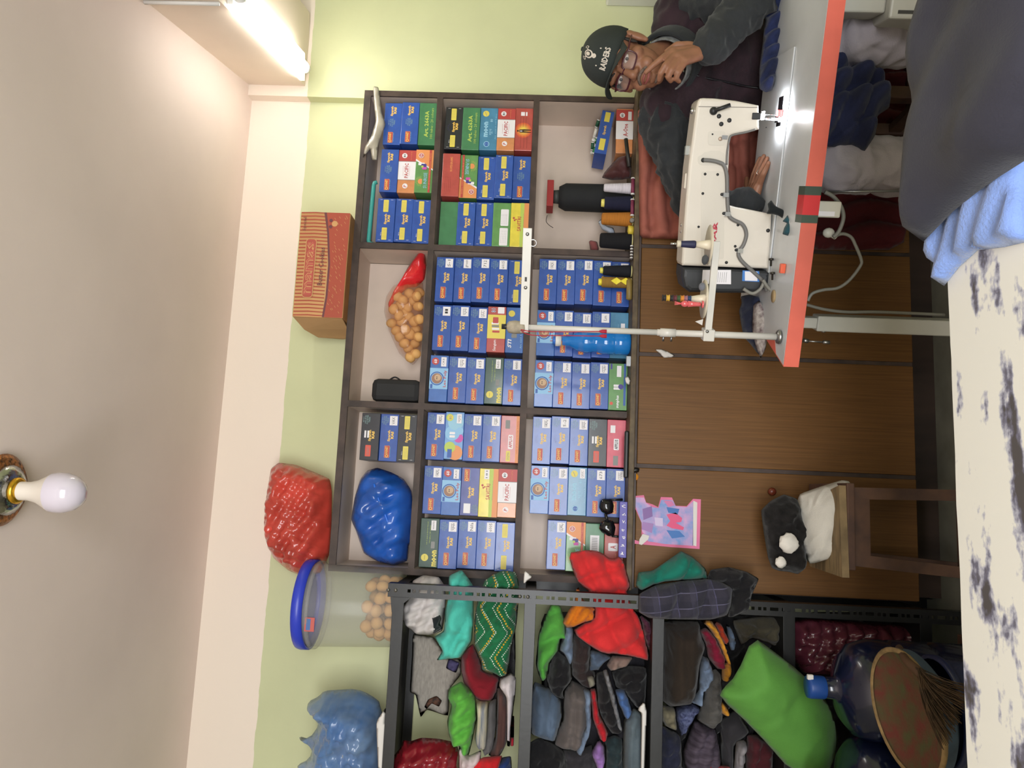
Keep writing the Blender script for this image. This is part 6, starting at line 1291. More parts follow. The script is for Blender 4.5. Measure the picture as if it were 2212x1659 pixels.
tag(MB().prism([Vector(v) for v in bdm], (0, 0, 0.02)).build('loose_board', M('bare_board', (122, 102, 72), rough=0.75, var=0.2, vscale=12, stretch=(1, 6, 1))), 'bare wooden board lying on the worn stool', 'board')
def ZE(pts): return [(1600+x/4.608, 1000+y/4.608) for x, y in pts]
fc = tag(soft('folded_cloth', ZE([(640, 310), (800, 235), (960, 172), (1018, 188), (1012, 450), (998, 700), (985, 860), (910, 935), (720, 1022), (640, 840), (610, 640), (605, 480)]), 2.36, 0.05, cloth('white_linen', (204, 200, 192), 0.03), res=7, sm=0, edge=0.05, folds=[(.5, 1, .10, .005, 0)], lump=0.01, tilt=(0, 0.9), seed=60), 'folded white cloth on the wooden stool', 'folded cloth')
nb = tag(soft('net_bag', ZE([(200, 470), (300, 375), (430, 310), (560, 355), (605, 450), (615, 560), (700, 690), (780, 790), (720, 845), (645, 830), (655, 960), (632, 1060), (570, 1108), (480, 1085), (380, 1075), (308, 1045), (268, 930), (230, 700)]), 2.42, 0.06, cloth('black_net', (24, 22, 22), 0.2, vscale=40), res=6, sm=0, lump=0.03, lscale=20, seed=61), 'black cloth bag with white wadding on the stool', 'bag')
for (x, y, r, lab) in ((480, 800, 0.028, 'large tuft of white wadding spilling from the black bag'), (400, 990, 0.016, 'small tuft of white wadding in the black bag')):
    q = P(1600+x/4.608, 1000+y/4.608, 2.355); mb = MB().sphere((0, 0, 0), 1, 18)
    mb.v = [tuple(q+Vector((v[0]*r*1.05, v[1]*r*0.6, v[2]*r))*1.0+Vector(v)*r*0.25*noise.noise(Vector(v)*2.3)) for v in mb.v]
    tag(mb.build('wadding_tuft', cloth('cotton_white', (214, 208, 200), 0.02)), lab, 'wadding')
# water jugs
m_jug = M('dark_blue_polycarbonate', (16, 22, 46), rough=0.2, var=0.05, coat=0.4)
def jug(px, label, Y, ztop, blk):
    q = P(1760, px, Y); zc = ztop; b = 0.0
    j = thing('water_jug', label, 'water jug', (q.x, Y, zc-0.50), 'water jugs by the rack')
    M4 = T(q.x, Y, zc-0.50)
    prof = [(0.0, 0.0), (0.12, 0.0), (0.134, 0.012), (0.136, 0.05), (0.13, 0.06), (0.136, 0.07), (0.136, 0.15), (0.129, 0.16), (0.136, 0.17), (0.136, 0.26), (0.129, 0.27), (0.136, 0.28), (0.134, 0.33), (0.12, 0.37), (0.09, 0.395), (0.045, 0.41), (0.03, 0.42), (0.028, 0.45)]
    part(MB().lathe(prof, M4, 36, cap=False).build('jug_body', m_jug), j)
    part(MB().lathe([(0.03, 0.445), (0.031, 0.45), (0.0315, 0.485), (0.029, 0.492), (0, 0.492)], M4, 24, cap=False).build('cap', M('jug_cap_blue', (22, 66, 136), rough=0.4, var=0)), j)
    part(MB().box((q.x+0.022, Y-0.02, zc-0.02), (q.x+0.036, Y-0.008, zc-0.004), bev=0.002).build('seal_tab', MATS['white_paper']), j)
    cr = thing('low_crate', blk, 'block', (q.x, Y, 0))
    part(MB().box((q.x-0.14, Y-0.14, 0.0005), (q.x+0.14, Y+0.14, zc-0.515), bev=0.004).build('crate_body', m_old), cr)
    part(MB().box((q.x-0.142, Y-0.142, zc-0.515), (q.x+0.142, Y+0.142, zc-0.501), bev=0.003).build('crate_top', m_old), cr)
    return j
z_t = P(1737, 1480, 2.26).z
jug(1484, 'dark blue water jug with bright blue cap beside the rack', 2.26, z_t, 'low wooden block under the capped water jug beside the rack')
jug(1690, 'second dark blue water jug at the left edge, partly hidden', 2.28, z_t-0.015, 'low wooden block under the second jug at the left edge')
# basket, tub and broom
q = P(1958, 1540, 1.98); q = Vector((q.x, 1.98, q.z))
bs = thing('woven_basket', 'shallow woven basket with red and green pattern by the jugs', 'basket', q-Vector((0, 0, 0.06)))
M4 = T(*q) @ Matrix.Rotation(0.10, 4, 'X') @ Matrix.Rotation(-0.12, 4, 'Y')
m_bask = M('woven_red_green', (84, 84, 52), rough=0.85, var=0.5, vscale=26, rgb2=(112, 54, 46), bump=0.6, bscale=120); m_rim = M('basket_rim', (150, 124, 84), rough=0.7, var=0.15, vscale=40); m_side = M('basket_side', (66, 84, 104), rough=0.6, var=0.15, vscale=20)
part(MB().lathe([(0.0, -0.028), (0.07, -0.026), (0.125, -0.010), (0.143, 0.0)], M4, 40, cap=False).build('woven_floor', m_bask), bs)
part(MB().lathe([(0.143, -0.006), (0.151, -0.004), (0.153, 0.004), (0.146, 0.008), (0.141, 0.003)], M4, 40, cap=False).build('rim', m_rim), bs)
part(MB().lathe([(0.151, -0.004), (0.146, -0.03), (0.12, -0.052), (0.0, -0.056)], M4, 40, cap=False).build('outer_shell', m_side), bs)
tubz = q.z-0.075
tbk = thing('blue_tub', 'dark navy tub standing under the woven basket', 'tub', (q.x, q.y+0.01, 0))
part(MB().lathe([(0.0, 0.001), (0.1, 0.001), (0.128, tubz-0.01)], T(q.x, q.y+0.01, 0), 32, cap=False).build('tub_body', M('tub_navy', (26, 36, 72), rough=0.4, var=0.05)), tbk)
part(MB().lathe([(0.126, tubz-0.016), (0.136, tubz-0.014), (0.137, tubz), (0.127, tubz+0.002)], T(q.x, q.y+0.01, 0), 32, cap=False).build('tub_rim', MATS['tub_navy']), tbk)
bq = P(1985, 1448, 1.86); be = P(2085, 1600, 1.80)
br = thing('broom', 'brown grass broom fanned out beside the woven basket', 'broom', (be.x, 1.83, 0.3))
rn = random.Random(5); mb = MB(); mb2 = MB()
for k in range(150):
    a = bq+Vector((rn.uniform(-.006, .006), rn.uniform(-.01, .01), rn.uniform(-.006, .006))); t_ = rn.random()
    b = P(2040+60*t_+rn.uniform(-8, 8), 1490+125*(1-t_)*1.0+rn.uniform(-12, 12), 1.82+rn.uniform(-0.04, 0.02)); mid = (a+b)/2+Vector((rn.uniform(-.008, .008), rn.uniform(-.008, .008), 0.012))
    mb.tube(spline([a, mid, b], 3), [0.0011]*6+[0.0006], 4)
o = part(mb.build('bristles', M('broom_grass', (74, 56, 38), rough=0.85, var=0.2, vscale=40)), br); o['kind'] = 'stuff'
dirb = (bq-be).normalized()
part(MB().tube([bq-dirb*0.01, bq+Vector((0.01, 0.05, 0.004)), bq+Vector((0.02, 0.16, -0.03))], [0.012, 0.010, 0.009], 10).build('handle', M('broom_handle', (86, 60, 40), rough=0.7, var=0.1)), br)

# ------------------------------------------------------------------ white cutting table near the camera
WZ = 0.78
wl = PZ(2090, 1659, WZ); wr = PZ(2040, 420, WZ); wd = (wr-wl); wd.z = 0; wd.normalize(); wn = Vector((-wd.y, wd.x, 0))
W0 = wl-wd*0.9; WM = Matrix(((wd.x, wn.x, 0, W0.x), (wd.y, wn.y, 0, W0.y), (0, 0, 1, 0), (0, 0, 0, 1)))
WLEN = 2.25
wt = thing('cutting_table', 'long white painted cutting table with worn dark patches', 'table', W0)
def worn_paint():
    m = D.materials.new('worn_white_paint'); m.use_nodes = True; nt = m.node_tree; N = nt.nodes; L = nt.links; b = N['Principled BSDF']
    tc = N.new('ShaderNodeTexCoord'); mp = N.new('ShaderNodeMapping'); mp.inputs['Scale'].default_value = (5.5, 15, 1); L.new(tc.outputs['Object'], mp.inputs[0])
    n1 = N.new('ShaderNodeTexNoise'); n1.inputs['Scale'].default_value = 1.5; n1.inputs['Detail'].default_value = 4.5; L.new(mp.outputs[0], n1.inputs['Vector'])
    n2 = N.new('ShaderNodeTexNoise'); n2.inputs['Scale'].default_value = 90; n2.inputs['Detail'].default_value = 6; L.new(tc.outputs['Object'], n2.inputs['Vector'])
    sp = N.new('ShaderNodeSeparateXYZ'); L.new(tc.outputs['Object'], sp.inputs[0])
    k = N.new('ShaderNodeMath'); k.operation = 'MULTIPLY_ADD'; k.inputs[1].default_value = 0.20; L.new(n2.outputs[0], k.inputs[0]); L.new(n1.outputs[0], k.inputs[2])
    g = N.new('ShaderNodeMath'); g.operation = 'MULTIPLY_ADD'; g.inputs[1].default_value = -0.085; L.new(sp.outputs['X'], g.inputs[0]); L.new(k.outputs[0], g.inputs[2])
    g2 = N.new('ShaderNodeMath'); g2.operation = 'MULTIPLY_ADD'; g2.inputs[1].default_value = -0.75; L.new(sp.outputs['Y'], g2.inputs[0]); L.new(g.outputs[0], g2.inputs[2])
    rp = N.new('ShaderNodeValToRGB'); L.new(g2.outputs[0], rp.inputs[0]); e = rp.color_ramp.elements
    e[0].position = 0.585; e[0].color = (*srgb((240, 240, 232)), 1); e[1].position = 0.72; e[1].color = (*srgb((84, 80, 80)), 1)
    x = e.new(0.63); x.color = (*srgb((190, 192, 206)), 1); x = e.new(0.67); x.color = (*srgb((120, 120, 140)), 1)
    L.new(rp.outputs[0], b.inputs['Base Color']); b.inputs['Roughness'].default_value = 0.55
    return m
def wpart(mb, name, m, root=wt):
    o = mb.build(name, m); o.data.transform(T(0, 0, 0)); o.parent = root; o.matrix_parent_inverse = Matrix.Translation(-root.location) @ WM; return o
wtop = MB(); n = 90
top = []; random.seed(3)
for i in range(n+1):
    u = WLEN*i/n; top.append((u, 0.0025*noise.noise(Vector((u*9, 0, 0)))+0.0012*noise.noise(Vector((u*45, 3, 0)))))
pts = [Vector((u, v, WZ-0.03)) for u, v in top]+[Vector((WLEN, -0.85, WZ-0.03)), Vector((0, -0.85, WZ-0.03))]
wtop.prism(pts, (0, 0, 0.03))
wpart(wtop, 'table_top', worn_paint())
m_tbl = M('table_edge_wood', (104, 78, 58), rough=0.7, var=0.15, vscale=20)
wpart(MB().box((0.06, -0.80, WZ-0.11), (WLEN-0.06, -0.06, WZ-0.03)), 'apron', m_tbl)
for u, v in ((0.1, -0.1), (WLEN-0.1, -0.1), (0.1, -0.77), (WLEN-0.1, -0.77)): wpart(MB().box((u-0.03, v-0.03, 0.0005), (u+0.03, v+0.03, WZ-0.11), bev=0.003), 'leg', m_tbl)
# blue towel and dark cloth heaped on the right end
def heap(name, poly, h, m, label, cat, res=0.018, edge=0.06, z0=WZ, fold=(0.07, 0.006, 0.9), seed=0, lean=None):
    """heap lying on the table top: outline in photograph pixels read on the table plane; rises to h"""
    w_ = [PZ(x, y, z0) for x, y in poly]; rs = []
    pl_ = [Vector((q.x, q.y)) for q in w_]
    for i in range(len(pl_)):
        a = pl_[i]; b = pl_[(i+1) % len(pl_)]; k = max(1, int((b-a).length/res))
        for q in range(k): rs.append(a.lerp(b, q/k))
    n = len(rs)
    def inside(p):
        c = False; j = n-1
        for i in range(n):
            if (rs[i].y > p.y) != (rs[j].y > p.y) and p.x < (rs[j].x-rs[i].x)*(p.y-rs[i].y)/(rs[j].y-rs[i].y)+rs[i].x: c = not c
            j = i
        return c
    def dist(p): return min((p-r_).length for r_ in rs)
    inner = []; dd = []
    x0 = min(p.x for p in rs); x1 = max(p.x for p in rs); y0 = min(p.y for p in rs); y1 = max(p.y for p in rs); yy = y0
    while yy < y1:
        xx = x0
        while xx < x1:
            p = Vector((xx, yy))
            if inside(p):
                d = dist(p)
                if d > res*0.45: inner.append(p); dd.append(d)
            xx += res
        yy += res
    al = [0.0]*n+dd; r = geometry.delaunay_2d_cdt(rs+inner, [], [list(range(n))], 1, 1e-7); vv, tr, og = r[0], r[2], r[3]
    vs = []; on = []
    for i, v in enumerate(vv):
        o_ = og[i][0] if og[i] else 0; d = al[o_] if o_ < len(al) else 0; t_ = min(1, d/edge); k = math.sqrt(max(0, 1-(1-t_)**2))
        hh = h(v) if callable(h) else h
        z = z0+0.001+hh*k + fold[1]*k*math.sin((v.x*math.cos(fold[2])+v.y*math.sin(fold[2]))*6.283/fold[0]+2*noise.noise(Vector((v.x*6, v.y*6, seed))))+0.012*k*noise.noise(Vector((v.x*9, v.y*9, seed+5)))
        vs.append((v.x, v.y, z)); on.append(o_ < n)
    m0 = len(vs); mp = {}
    for i in range(m0):
        if on[i]: mp[i] = i
        else: mp[i] = len(vs); vs.append((vs[i][0], vs[i][1], z0+0.001))
    fs = []
    for t_ in tr: fs.append(list(t_)); fs.append([mp[i] for i in t_][::-1])
    o = MB().add(vs, [f for f in fs if len(set(f)) > 2], 0, True).build(name, m); return tag(o, label, cat)
m_tow = M('sky_blue_towel', (124, 152, 214), rough=0.95, var=0.06, vscale=10, bump=0.5, bscale=220, sheen=0.4)
tow = heap('towel', [(2041, 618), (2029, 560), (2014, 503), (2018, 420), (2026, 300), (2034, 150), (2230, 150), (2230, 520), (2171, 534), (2113, 541), (2073, 577)], 0.026, m_tow, 'sky blue towel folded on the white cutting table', 'towel', res=0.012, edge=0.014, fold=(0.045, 0.004, 0.95))
dk = heap('dark_garment', [(1996, 522), (2010, 508), (2060, 457), (2110, 417), (2160, 382), (2230, 338), (2330, 150), (2330, -260), (2040, -260), (2035, -60), (2022, 120), (2012, 250), (2004, 380), (1997, 460)], 0.06, cloth('midnight_garment', (50, 49, 58), 0.05, wr=0.2), 'large dark navy garment heaped at the right table end', 'garment', z0=WZ+0.032, edge=0.06, fold=(0.13, 0.006, 0.6), seed=4)
# ------------------------------------------------------------------ the man behind the machine
def voxel(mb, name, vox, smooth, mats, parent=None, wr=None, matfn=None):
    """overlapping closed shapes -> one continuous skin"""
    me = D.meshes.new('tmp'); me.from_pydata(mb.v, [], mb.f)
    bm = bmesh.new(); bm.from_mesh(me); bmesh.ops.recalc_face_normals(bm, faces=bm.faces); bm.to_mesh(me); bm.free()
    o = D.objects.new('tmp', me); COL.objects.link(o)
    r = o.modifiers.new('r', 'REMESH'); r.mode = 'VOXEL'; r.voxel_size = vox; r.adaptivity = 0.0
    s = o.modifiers.new('s', 'SMOOTH'); s.iterations = smooth; s.factor = 0.5
    dg = bpy.context.evaluated_depsgraph_get(); dg.update()
    nm = D.meshes.new_from_object(o.evaluated_get(dg)); D.objects.remove(o); D.meshes.remove(me)
    nm.name = name; nm.materials.clear()
    for m in (mats if isinstance(mats, (list, tuple)) else [mats]): nm.materials.append(m)
    if wr:
        nm.update(); ns = [v.normal.copy() for v in nm.vertices]
        for v, n_ in zip(nm.vertices, ns): v.co += n_*wr(v.co)
    nm.polygons.foreach_set('use_smooth', [True]*len(nm.polygons))
    if matfn: nm.polygons.foreach_set('material_index', [matfn(p.center) for p in nm.polygons])
    else: nm.polygons.foreach_set('material_index', [0]*len(nm.polygons))
    nm.update(); ob = link(name, nm)
    return part(ob, parent) if parent else ob
def cap(mb, a, b, ra, rb, n=14):
    """tapered capsule"""
    a = Vector(a); b = Vector(b); d = (b-a).length
    prof = [(ra*math.sin(t*math.pi/10), -ra*math.cos(t*math.pi/10)) for t in range(0, 6)]+[(rb*math.sin(t*math.pi/10), d-rb*math.cos(t*math.pi/10)) for t in range(5, 11)]
    prof[0] = (0.0001, prof[0][1]); prof[-1] = (0.0001, prof[-1][1])
    return mb.lathe(prof, along(a, b), n)
def chain(mb, pts, rs):
    for (p, q, r0, r1) in zip(pts, pts[1:], rs, rs[1:]): cap(mb, p, q, r0, r1)
def ell(mb, c, r, M4, n=18):
    vs0 = len(mb.v); mb.sphere((0, 0, 0), r, n)
    for i in range(vs0, len(mb.v)): mb.v[i] = tuple(M4 @ (Vector(mb.v[i])+Vector(c)))
    return mb

m_skin = M('skin', (142, 97, 73), rough=0.5, var=0.05, vscale=30, bump=0.06, bscale=200, sss=0.0)
hc = P(1352, 134, 2.20)
view = (EYE-hc).normalized(); left_v = -_r
tw = math.radians(20); hf = (view*math.cos(tw)+left_v*math.sin(tw)) + _u*0.02
tl = math.radians(15); hu = _u*math.cos(tl)+_r*math.sin(tl)
hu = hu.normalized(); hf = (hf-hu*hf.dot(hu)).normalized(); hx = hf.cross(hu)
HM = Matrix(((hx.x, hf.x, hu.x, hc.x), (hx.y, hf.y, hu.y, hc.y), (hx.z, hf.z, hu.z, hc.z), (0, 0, 0, 1)))
J = {'pelvis': P(1750, 150, 2.40), 'waist': P(1660, 148, 2.38), 'chest': P(1545, 138, 2.37), 'neck': P(1452, 118, 2.32),
     'rs': P(1438, 262, 2.37), 're': P(1508, 452, 2.42), 'rw': P(1622, 446, 2.245), 'ls': P(1478, 2, 2.30), 'le': P(1640, -4, 2.10), 'lw': P(1522, 112, 2.085),
     'rh': P(1752, 235, 2.43), 'lh': P(1765, 75, 2.40), 'rk': P(1812, 350, 2.10), 'lk': P(1842, 80, 1.98), 'ra': P(2075, 372, 2.16), 'la': P(2090, 78, 2.02)}
J['re'].z = max(J['re'].z, 0.9); J['le'].z = max(J['le'].z, 0.824)
man = thing('person', 'man in dark vest and black cap resting his chin on one hand', 'person', (J['pelvis'].x, J['pelvis'].y, 0))
sk = MB()
# head
ell(sk, (0, -0.012, 0.035), (0.075, 0.094, 0.085), HM); ell(sk, (0, 0.022, -0.03), (0.064, 0.070, 0.085), HM); ell(sk, (0, 0.036, -0.082), (0.046, 0.048, 0.036), HM); ell(sk, (0, 0.066, -0.105), (0.021, 0.018, 0.017), HM)
for s in (-1, 1):
    ell(sk, (s*0.043, 0.052, -0.022), (0.026, 0.026, 0.022), HM); ell(sk, (s*0.03, 0.079, 0.026), (0.028, 0.012, 0.010), HM); ell(sk, (s*0.012, 0.097, -0.034), (0.010, 0.012, 0.008), HM)
    ell(sk, (s*0.078, -0.008, -0.008), (0.011, 0.021, 0.034), HM @ Matrix.Rotation(0.2, 4, 'X')); ell(sk, (s*0.082, -0.004, 0.012), (0.008, 0.018, 0.014), HM); ell(sk, (s*0.078, 0.002, -0.036), (0.008, 0.01, 0.011), HM)
    ell(sk, (s*0.03, 0.07, -0.058), (0.022, 0.02, 0.022), HM)
cap(sk, HM @ Vector((0, 0.086, 0.018)), HM @ Vector((0, 0.106, -0.027)), 0.0085, 0.0135)
ell(sk, (0, 0.088, -0.058), (0.024, 0.012, 0.012), HM); ell(sk, (0, 0.093, -0.063), (0.022, 0.008, 0.0055), HM); ell(sk, (0, 0.090, -0.075), (0.019, 0.009, 0.007), HM); ell(sk, (0, 0.078, -0.088), (0.02, 0.012, 0.01), HM)
cap(sk, HM @ Vector((0, -0.015, -0.06)), J['neck'], 0.055, 0.062)
# torso and legs under the clothes
chain(sk, [J['neck'], J['chest'], J['waist'], J['pelvis']], [0.06, 0.12, 0.11, 0.12]); cap(sk, J['rs'], J['ls'], 0.05, 0.05)
chain(sk, [J['rs'], J['re'], J['rw']], [0.04, 0.026, 0.024]); chain(sk, [J['ls'], J['le'], J['lw']], [0.04, 0.026, 0.025])
for h_, k_, a_ in (('rh', 'rk', 'ra'), ('lh', 'lk', 'la')):
    cap(sk, J['pelvis'], J[h_], 0.09, 0.08); chain(sk, [J[h_], J[k_], J[a_]], [0.075, 0.055, 0.04])
    ft = J[a_]; fl_ = Vector((ft.x, ft.y, 0.04)); cap(sk, ft, fl_, 0.04, 0.035); cap(sk, fl_, fl_+Vector((-0.05, -0.14, 0)), 0.035, 0.03)
# right hand (viewer's left) flat on the table, fingers towards the needle
def tbl(x, y, h): return PZ(x, y, TZt+h)
rwp = J['rw']
mcp = [tbl(1640, 398, 0.020), tbl(1634, 400, 0.022), tbl(1628, 403, 0.022), tbl(1622, 407, 0.020)]       # little ... index
tips = [[tbl(1649, 376, 0.018), tbl(1656, 362, 0.012), tbl(1660, 352, 0.010)], [tbl(1643, 372, 0.022), tbl(1652, 353, 0.014), tbl(1657, 342, 0.010)], [tbl(1636, 372, 0.022), tbl(1645, 350, 0.014), tbl(1650, 337, 0.010)], [tbl(1629, 376, 0.02), tbl(1637, 354, 0.014), tbl(1642, 342, 0.010)]]
for i in range(4):
    cap(sk, rwp, mcp[i], 0.020, 0.0125); chain(sk, [mcp[i]]+tips[i], [0.0115, 0.0095, 0.0085, 0.007])
for i in range(3): cap(sk, mcp[i], mcp[i+1], 0.0115, 0.0115)
chain(sk, [rwp, tbl(1617, 420, 0.016), tbl(1614, 400, 0.012), tbl(1613, 386, 0.010)], [0.018, 0.013, 0.010, 0.008])
# left hand (viewer's right) at the mouth
lwp = J['lw']
F_ = {'i': [(1452, 110, 2.062), (1428, 128, 2.045), (1410, 142, 2.048), (1395, 156, 2.060)], 'm': [(1459, 119, 2.052), (1437, 142, 2.032), (1427, 158, 2.038), (1424, 172, 2.056)],
      'r': [(1469, 127, 2.046), (1450, 152, 2.030), (1443, 166, 2.040), (1449, 175, 2.058)], 'p': [(1480, 133, 2.046), (1465, 157, 2.036), (1460, 169, 2.046), (1467, 176, 2.060)]}
rad = {'i': (.0115, .010, .0088, .0074), 'm': (.012, .0105, .009, .0078), 'r': (.0115, .010, .0088, .0076), 'p': (.0105, .009, .008, .007)}
for k_, ch_ in F_.items():
    pts = [P(*c) for c in ch_]; cap(sk, lwp, pts[0], 0.021, 0.0125); chain(sk, pts, rad[k_])
ks = [P(*F_[k_][0]) for k_ in 'imrp']
for a, b in zip(ks, ks[1:]): cap(sk, a, b, 0.0125, 0.0125)
cap(sk, lwp, (ks[1]+ks[2])/2, 0.022, 0.016)
chain(sk, [lwp, P(1488, 100, 2.085), P(1462, 98, 2.09), P(1440, 112, 2.095)], [0.02, 0.015, 0.0115, 0.009])
body_o = voxel(sk, 'body', 0.0034, 5, m_skin, man)
# eyes, brows, moustache, lips
m_eye = M('eye_white', (216, 206, 200), rough=0.15, var=0); m_iris = M('iris', (38, 26, 22), rough=0.1, var=0); m_hair = M('dark_hair', (40, 34, 32), rough=0.7, var=0.1); m_lip = M('lips', (150, 84, 78), rough=0.45, var=0.04)
for s in (-1, 1):
    e_ = part(ell(MB(), (s*0.031, 0.0765, 0.004), (0.0135, 0.0105, 0.0062), HM).build('eye', m_eye), man)
    part(ell(MB(), (s*0.031-0.003, 0.0858, 0.0022), (0.0052, 0.0028, 0.0052), HM).build('iris', m_iris), e_)
    part(MB().tube(spline([HM @ Vector((s*0.015, 0.0865, 0.0085)), HM @ Vector((s*0.03, 0.0895, 0.012)), HM @ Vector((s*0.046, 0.079, 0.008))]), 0.0024, 6).build('eyelid', m_skin), man)
    part(MB().tube(spline([HM @ Vector((s*0.013, 0.0925, 0.026)), HM @ Vector((s*0.03, 0.0925, 0.033)), HM @ Vector((s*0.052, 0.073, 0.028))]), [0.0025]*3+[0.0032]*6+[0.0025]*3+[0.0015], 6).build('eyebrow', m_hair), man)
mus = MB()
mus.tube(spline([HM @ Vector((-0.028, 0.086, -0.060)), HM @ Vector((-0.012, 0.0985, -0.049)), HM @ Vector((0, 0.1005, -0.047)), HM @ Vector((0.012, 0.0985, -0.049)), HM @ Vector((0.028, 0.086, -0.060))]), [0.0025]+[0.0048]*23+[0.0025], 8)
part(mus.build('moustache', M('greying_moustache', (104, 88, 78), rough=0.8, var=0.2, vscale=200)), man)
lp = MB().tube(spline([HM @ Vector((-0.022, 0.088, -0.066)), HM @ Vector((-0.008, 0.1, -0.0615)), HM @ Vector((0.008, 0.1, -0.0615)), HM @ Vector((0.022, 0.088, -0.066))]), 0.0034, 6).tube(spline([HM @ Vector((-0.02, 0.087, -0.071)), HM @ Vector((0, 0.0985, -0.074)), HM @ Vector((0.02, 0.087, -0.071))]), 0.0042, 6)
part(lp.build('lips', m_lip), man)
gt = MB().tube(spline([HM @ Vector((-0.012, 0.081, -0.1)), HM @ Vector((0, 0.086, -0.1)), HM @ Vector((0.012, 0.081, -0.1))]), 0.004, 6); part(gt.build('goatee', MATS['greying_moustache']), man)
hs = MB()
for s in (-1, 1):
    part(ell(MB(), (s*0.070, 0.02, 0.008), (0.005, 0.010, 0.024), HM).build('sideburn', m_hair), man); ell(hs, (s*0.062, -0.055, -0.012), (0.014, 0.026, 0.035), HM)
ell(hs, (0, -0.085, -0.01), (0.06, 0.024, 0.036), HM)
part(voxel(hs, 'hair', 0.004, 2, m_hair), man)
# glasses
gl = thing('eyeglasses', 'rectangular maroon-framed eyeglasses worn by the man', 'eyeglasses', HM @ Vector((0, 0.1, 0)))
m_fr = M('maroon_frame', (72, 26, 36), rough=0.25, var=0); m_lens = M('lens_glass', (220, 216, 216), rough=0.02, var=0, alpha=0.10, coat=0.4)
for s in (-1, 1):
    c0 = Vector((s*0.033, 0.099, -0.006)); ptsr = []
    for k in range(24):
        a_ = 2*math.pi*k/24; cxx = math.copysign(abs(math.cos(a_))**0.55, math.cos(a_))*0.0265; czz = math.copysign(abs(math.sin(a_))**0.6, math.sin(a_))*0.0185
        if czz < 0: cxx *= 0.92
        ptsr.append(HM @ (c0+Vector((cxx, -abs(c0.x+cxx)*0.16, czz))))
    rm = part(MB().tube(ptsr, 0.0026, 6, closed=True).build('rim', m_fr), gl)
    part(MB().add(ptsr, [list(range(24))]).build('lens', m_lens, None, False), gl)
    part(MB().tube([HM @ Vector((s*0.058, 0.090, 0.006)), HM @ Vector((s*0.076, 0.055, 0.008)), HM @ Vector((s*0.083, -0.004, 0.006)), HM @ Vector((s*0.082, -0.02, -0.008))], [0.003, 0.0028, 0.0022, 0.002], 6).build('temple', m_fr), gl)
part(MB().tube(spline([HM @ Vector((-0.008, 0.1, 0.001)), HM @ Vector((0, 0.107, 0.004)), HM @ Vector((0.008, 0.1, 0.001))]), 0.002, 6).build('bridge', m_fr), gl)
# cap
cp = thing('cap', 'black baseball cap with white skull emblem worn by the man', 'cap', HM @ Vector((0, 0, 0.05)))
m_cap = M('black_cap_cotton', (38, 44, 42), rough=0.85, var=0.06, vscale=20, bump=0.2, bscale=260)
CM = HM @ T(0, -0.012, 0.040) @ Matrix.Rotation(0.03, 4, 'X') @ Matrix.Rotation(-0.17, 4, 'Z')
CR = (0.087, 0.106, 0.100)
def dome(az, el, k=1.0):
    """az 0 = front, el up"""
    f_ = 1.0+0.05*math.exp(-((el-0.75)/0.4)**2)*max(0, math.cos(az))
    return Vector((CR[0]*math.cos(el)*math.sin(az), CR[1]*math.cos(el)*math.cos(az)*f_, CR[2]*math.sin(el)*f_))*k
mb = MB(); na, ne = 48, 14; vs = []; fs = []
for j in range(ne+1):
    el = -0.08+(math.pi/2+0.08)*j/ne
    for i in range(na):
        az = 2*math.pi*i/na; seam = 1-0.010*max(0, 1-abs(((az*6/(2*math.pi)) % 1)-0.5)*24)*0 ; vs.append(CM @ dome(az, el if j else -0.10-0.20*(1-max(0, math.cos(az)))*0.5, seam))
for j in range(ne):
    for i in range(na): i2 = (i+1) % na; fs.append((j*na+i, j*na+i2, (j+1)*na+i2, (j+1)*na+i))
off = len(vs)
for j in range(ne+1):
    el = -0.08+(math.pi/2+0.08)*j/ne
    for i in range(na): vs.append(CM @ dome(2*math.pi*i/na, el if j else -0.10-0.20*(1-max(0, math.cos(2*math.pi*i/na)))*0.5, 0.975))
for j in range(ne):
    for i in range(na): i2 = (i+1) % na; fs.append((off+j*na+i, off+(j+1)*na+i, off+(j+1)*na+i2, off+j*na+i2))
for i in range(na): i2 = (i+1) % na; fs.append((i, off+i, off+i2, i2))
part(MB().add(vs, fs, 0, True).build('crown', m_cap), cp)
part(ell(MB(), (0, 0, CR[2]+0.001), (0.007, 0.007, 0.004), CM, 10).build('top_button', m_cap), cp)
vs = []; fs = []; nb_, nr = 24, 6
for side in (0, 1):
    for i in range(nb_+1):
        az = -1.12+2.24*i/nb_
        for j in range(nr+1):
            t_ = j/nr; b0__ = dome(az, -0.06, 1.0); ext = 0.068*t_*math.cos(az*0.86)**0.8; lat = b0__.x*(1+0.06*t_)
            vs.append(CM @ Vector((lat, b0__.y+ext, b0__.z+0.004*t_-0.030*(abs(lat)/0.086)**2.0*(0.25+0.75*t_)-(0.003 if side else 0))))
st_ = (nb_+1)*(nr+1)
for i in range(nb_):
    for j in range(nr):
        a_ = i*(nr+1)+j; fs.append((a_, a_+1, a_+nr+2, a_+nr+1)); fs.append((st_+a_, st_+a_+nr+1, st_+a_+nr+2, st_+a_+1))
for i in range(nb_): a_ = i*(nr+1)+nr; fs.append((a_, st_+a_, st_+a_+nr+1, a_+nr+1)); a_ = i*(nr+1); fs.append((a_, a_+nr+1, st_+a_+nr+1, st_+a_))
for i in (0, nb_):
    for j in range(nr): a_ = i*(nr+1)+j; fs.append((a_, a_+1, st_+a_+1, st_+a_))
part(MB().add(vs, fs, 0, True).build('brim', m_cap), cp)
m_emb = M('white_embroidery', (206, 196, 184), rough=0.8, var=0.05, vscale=200)
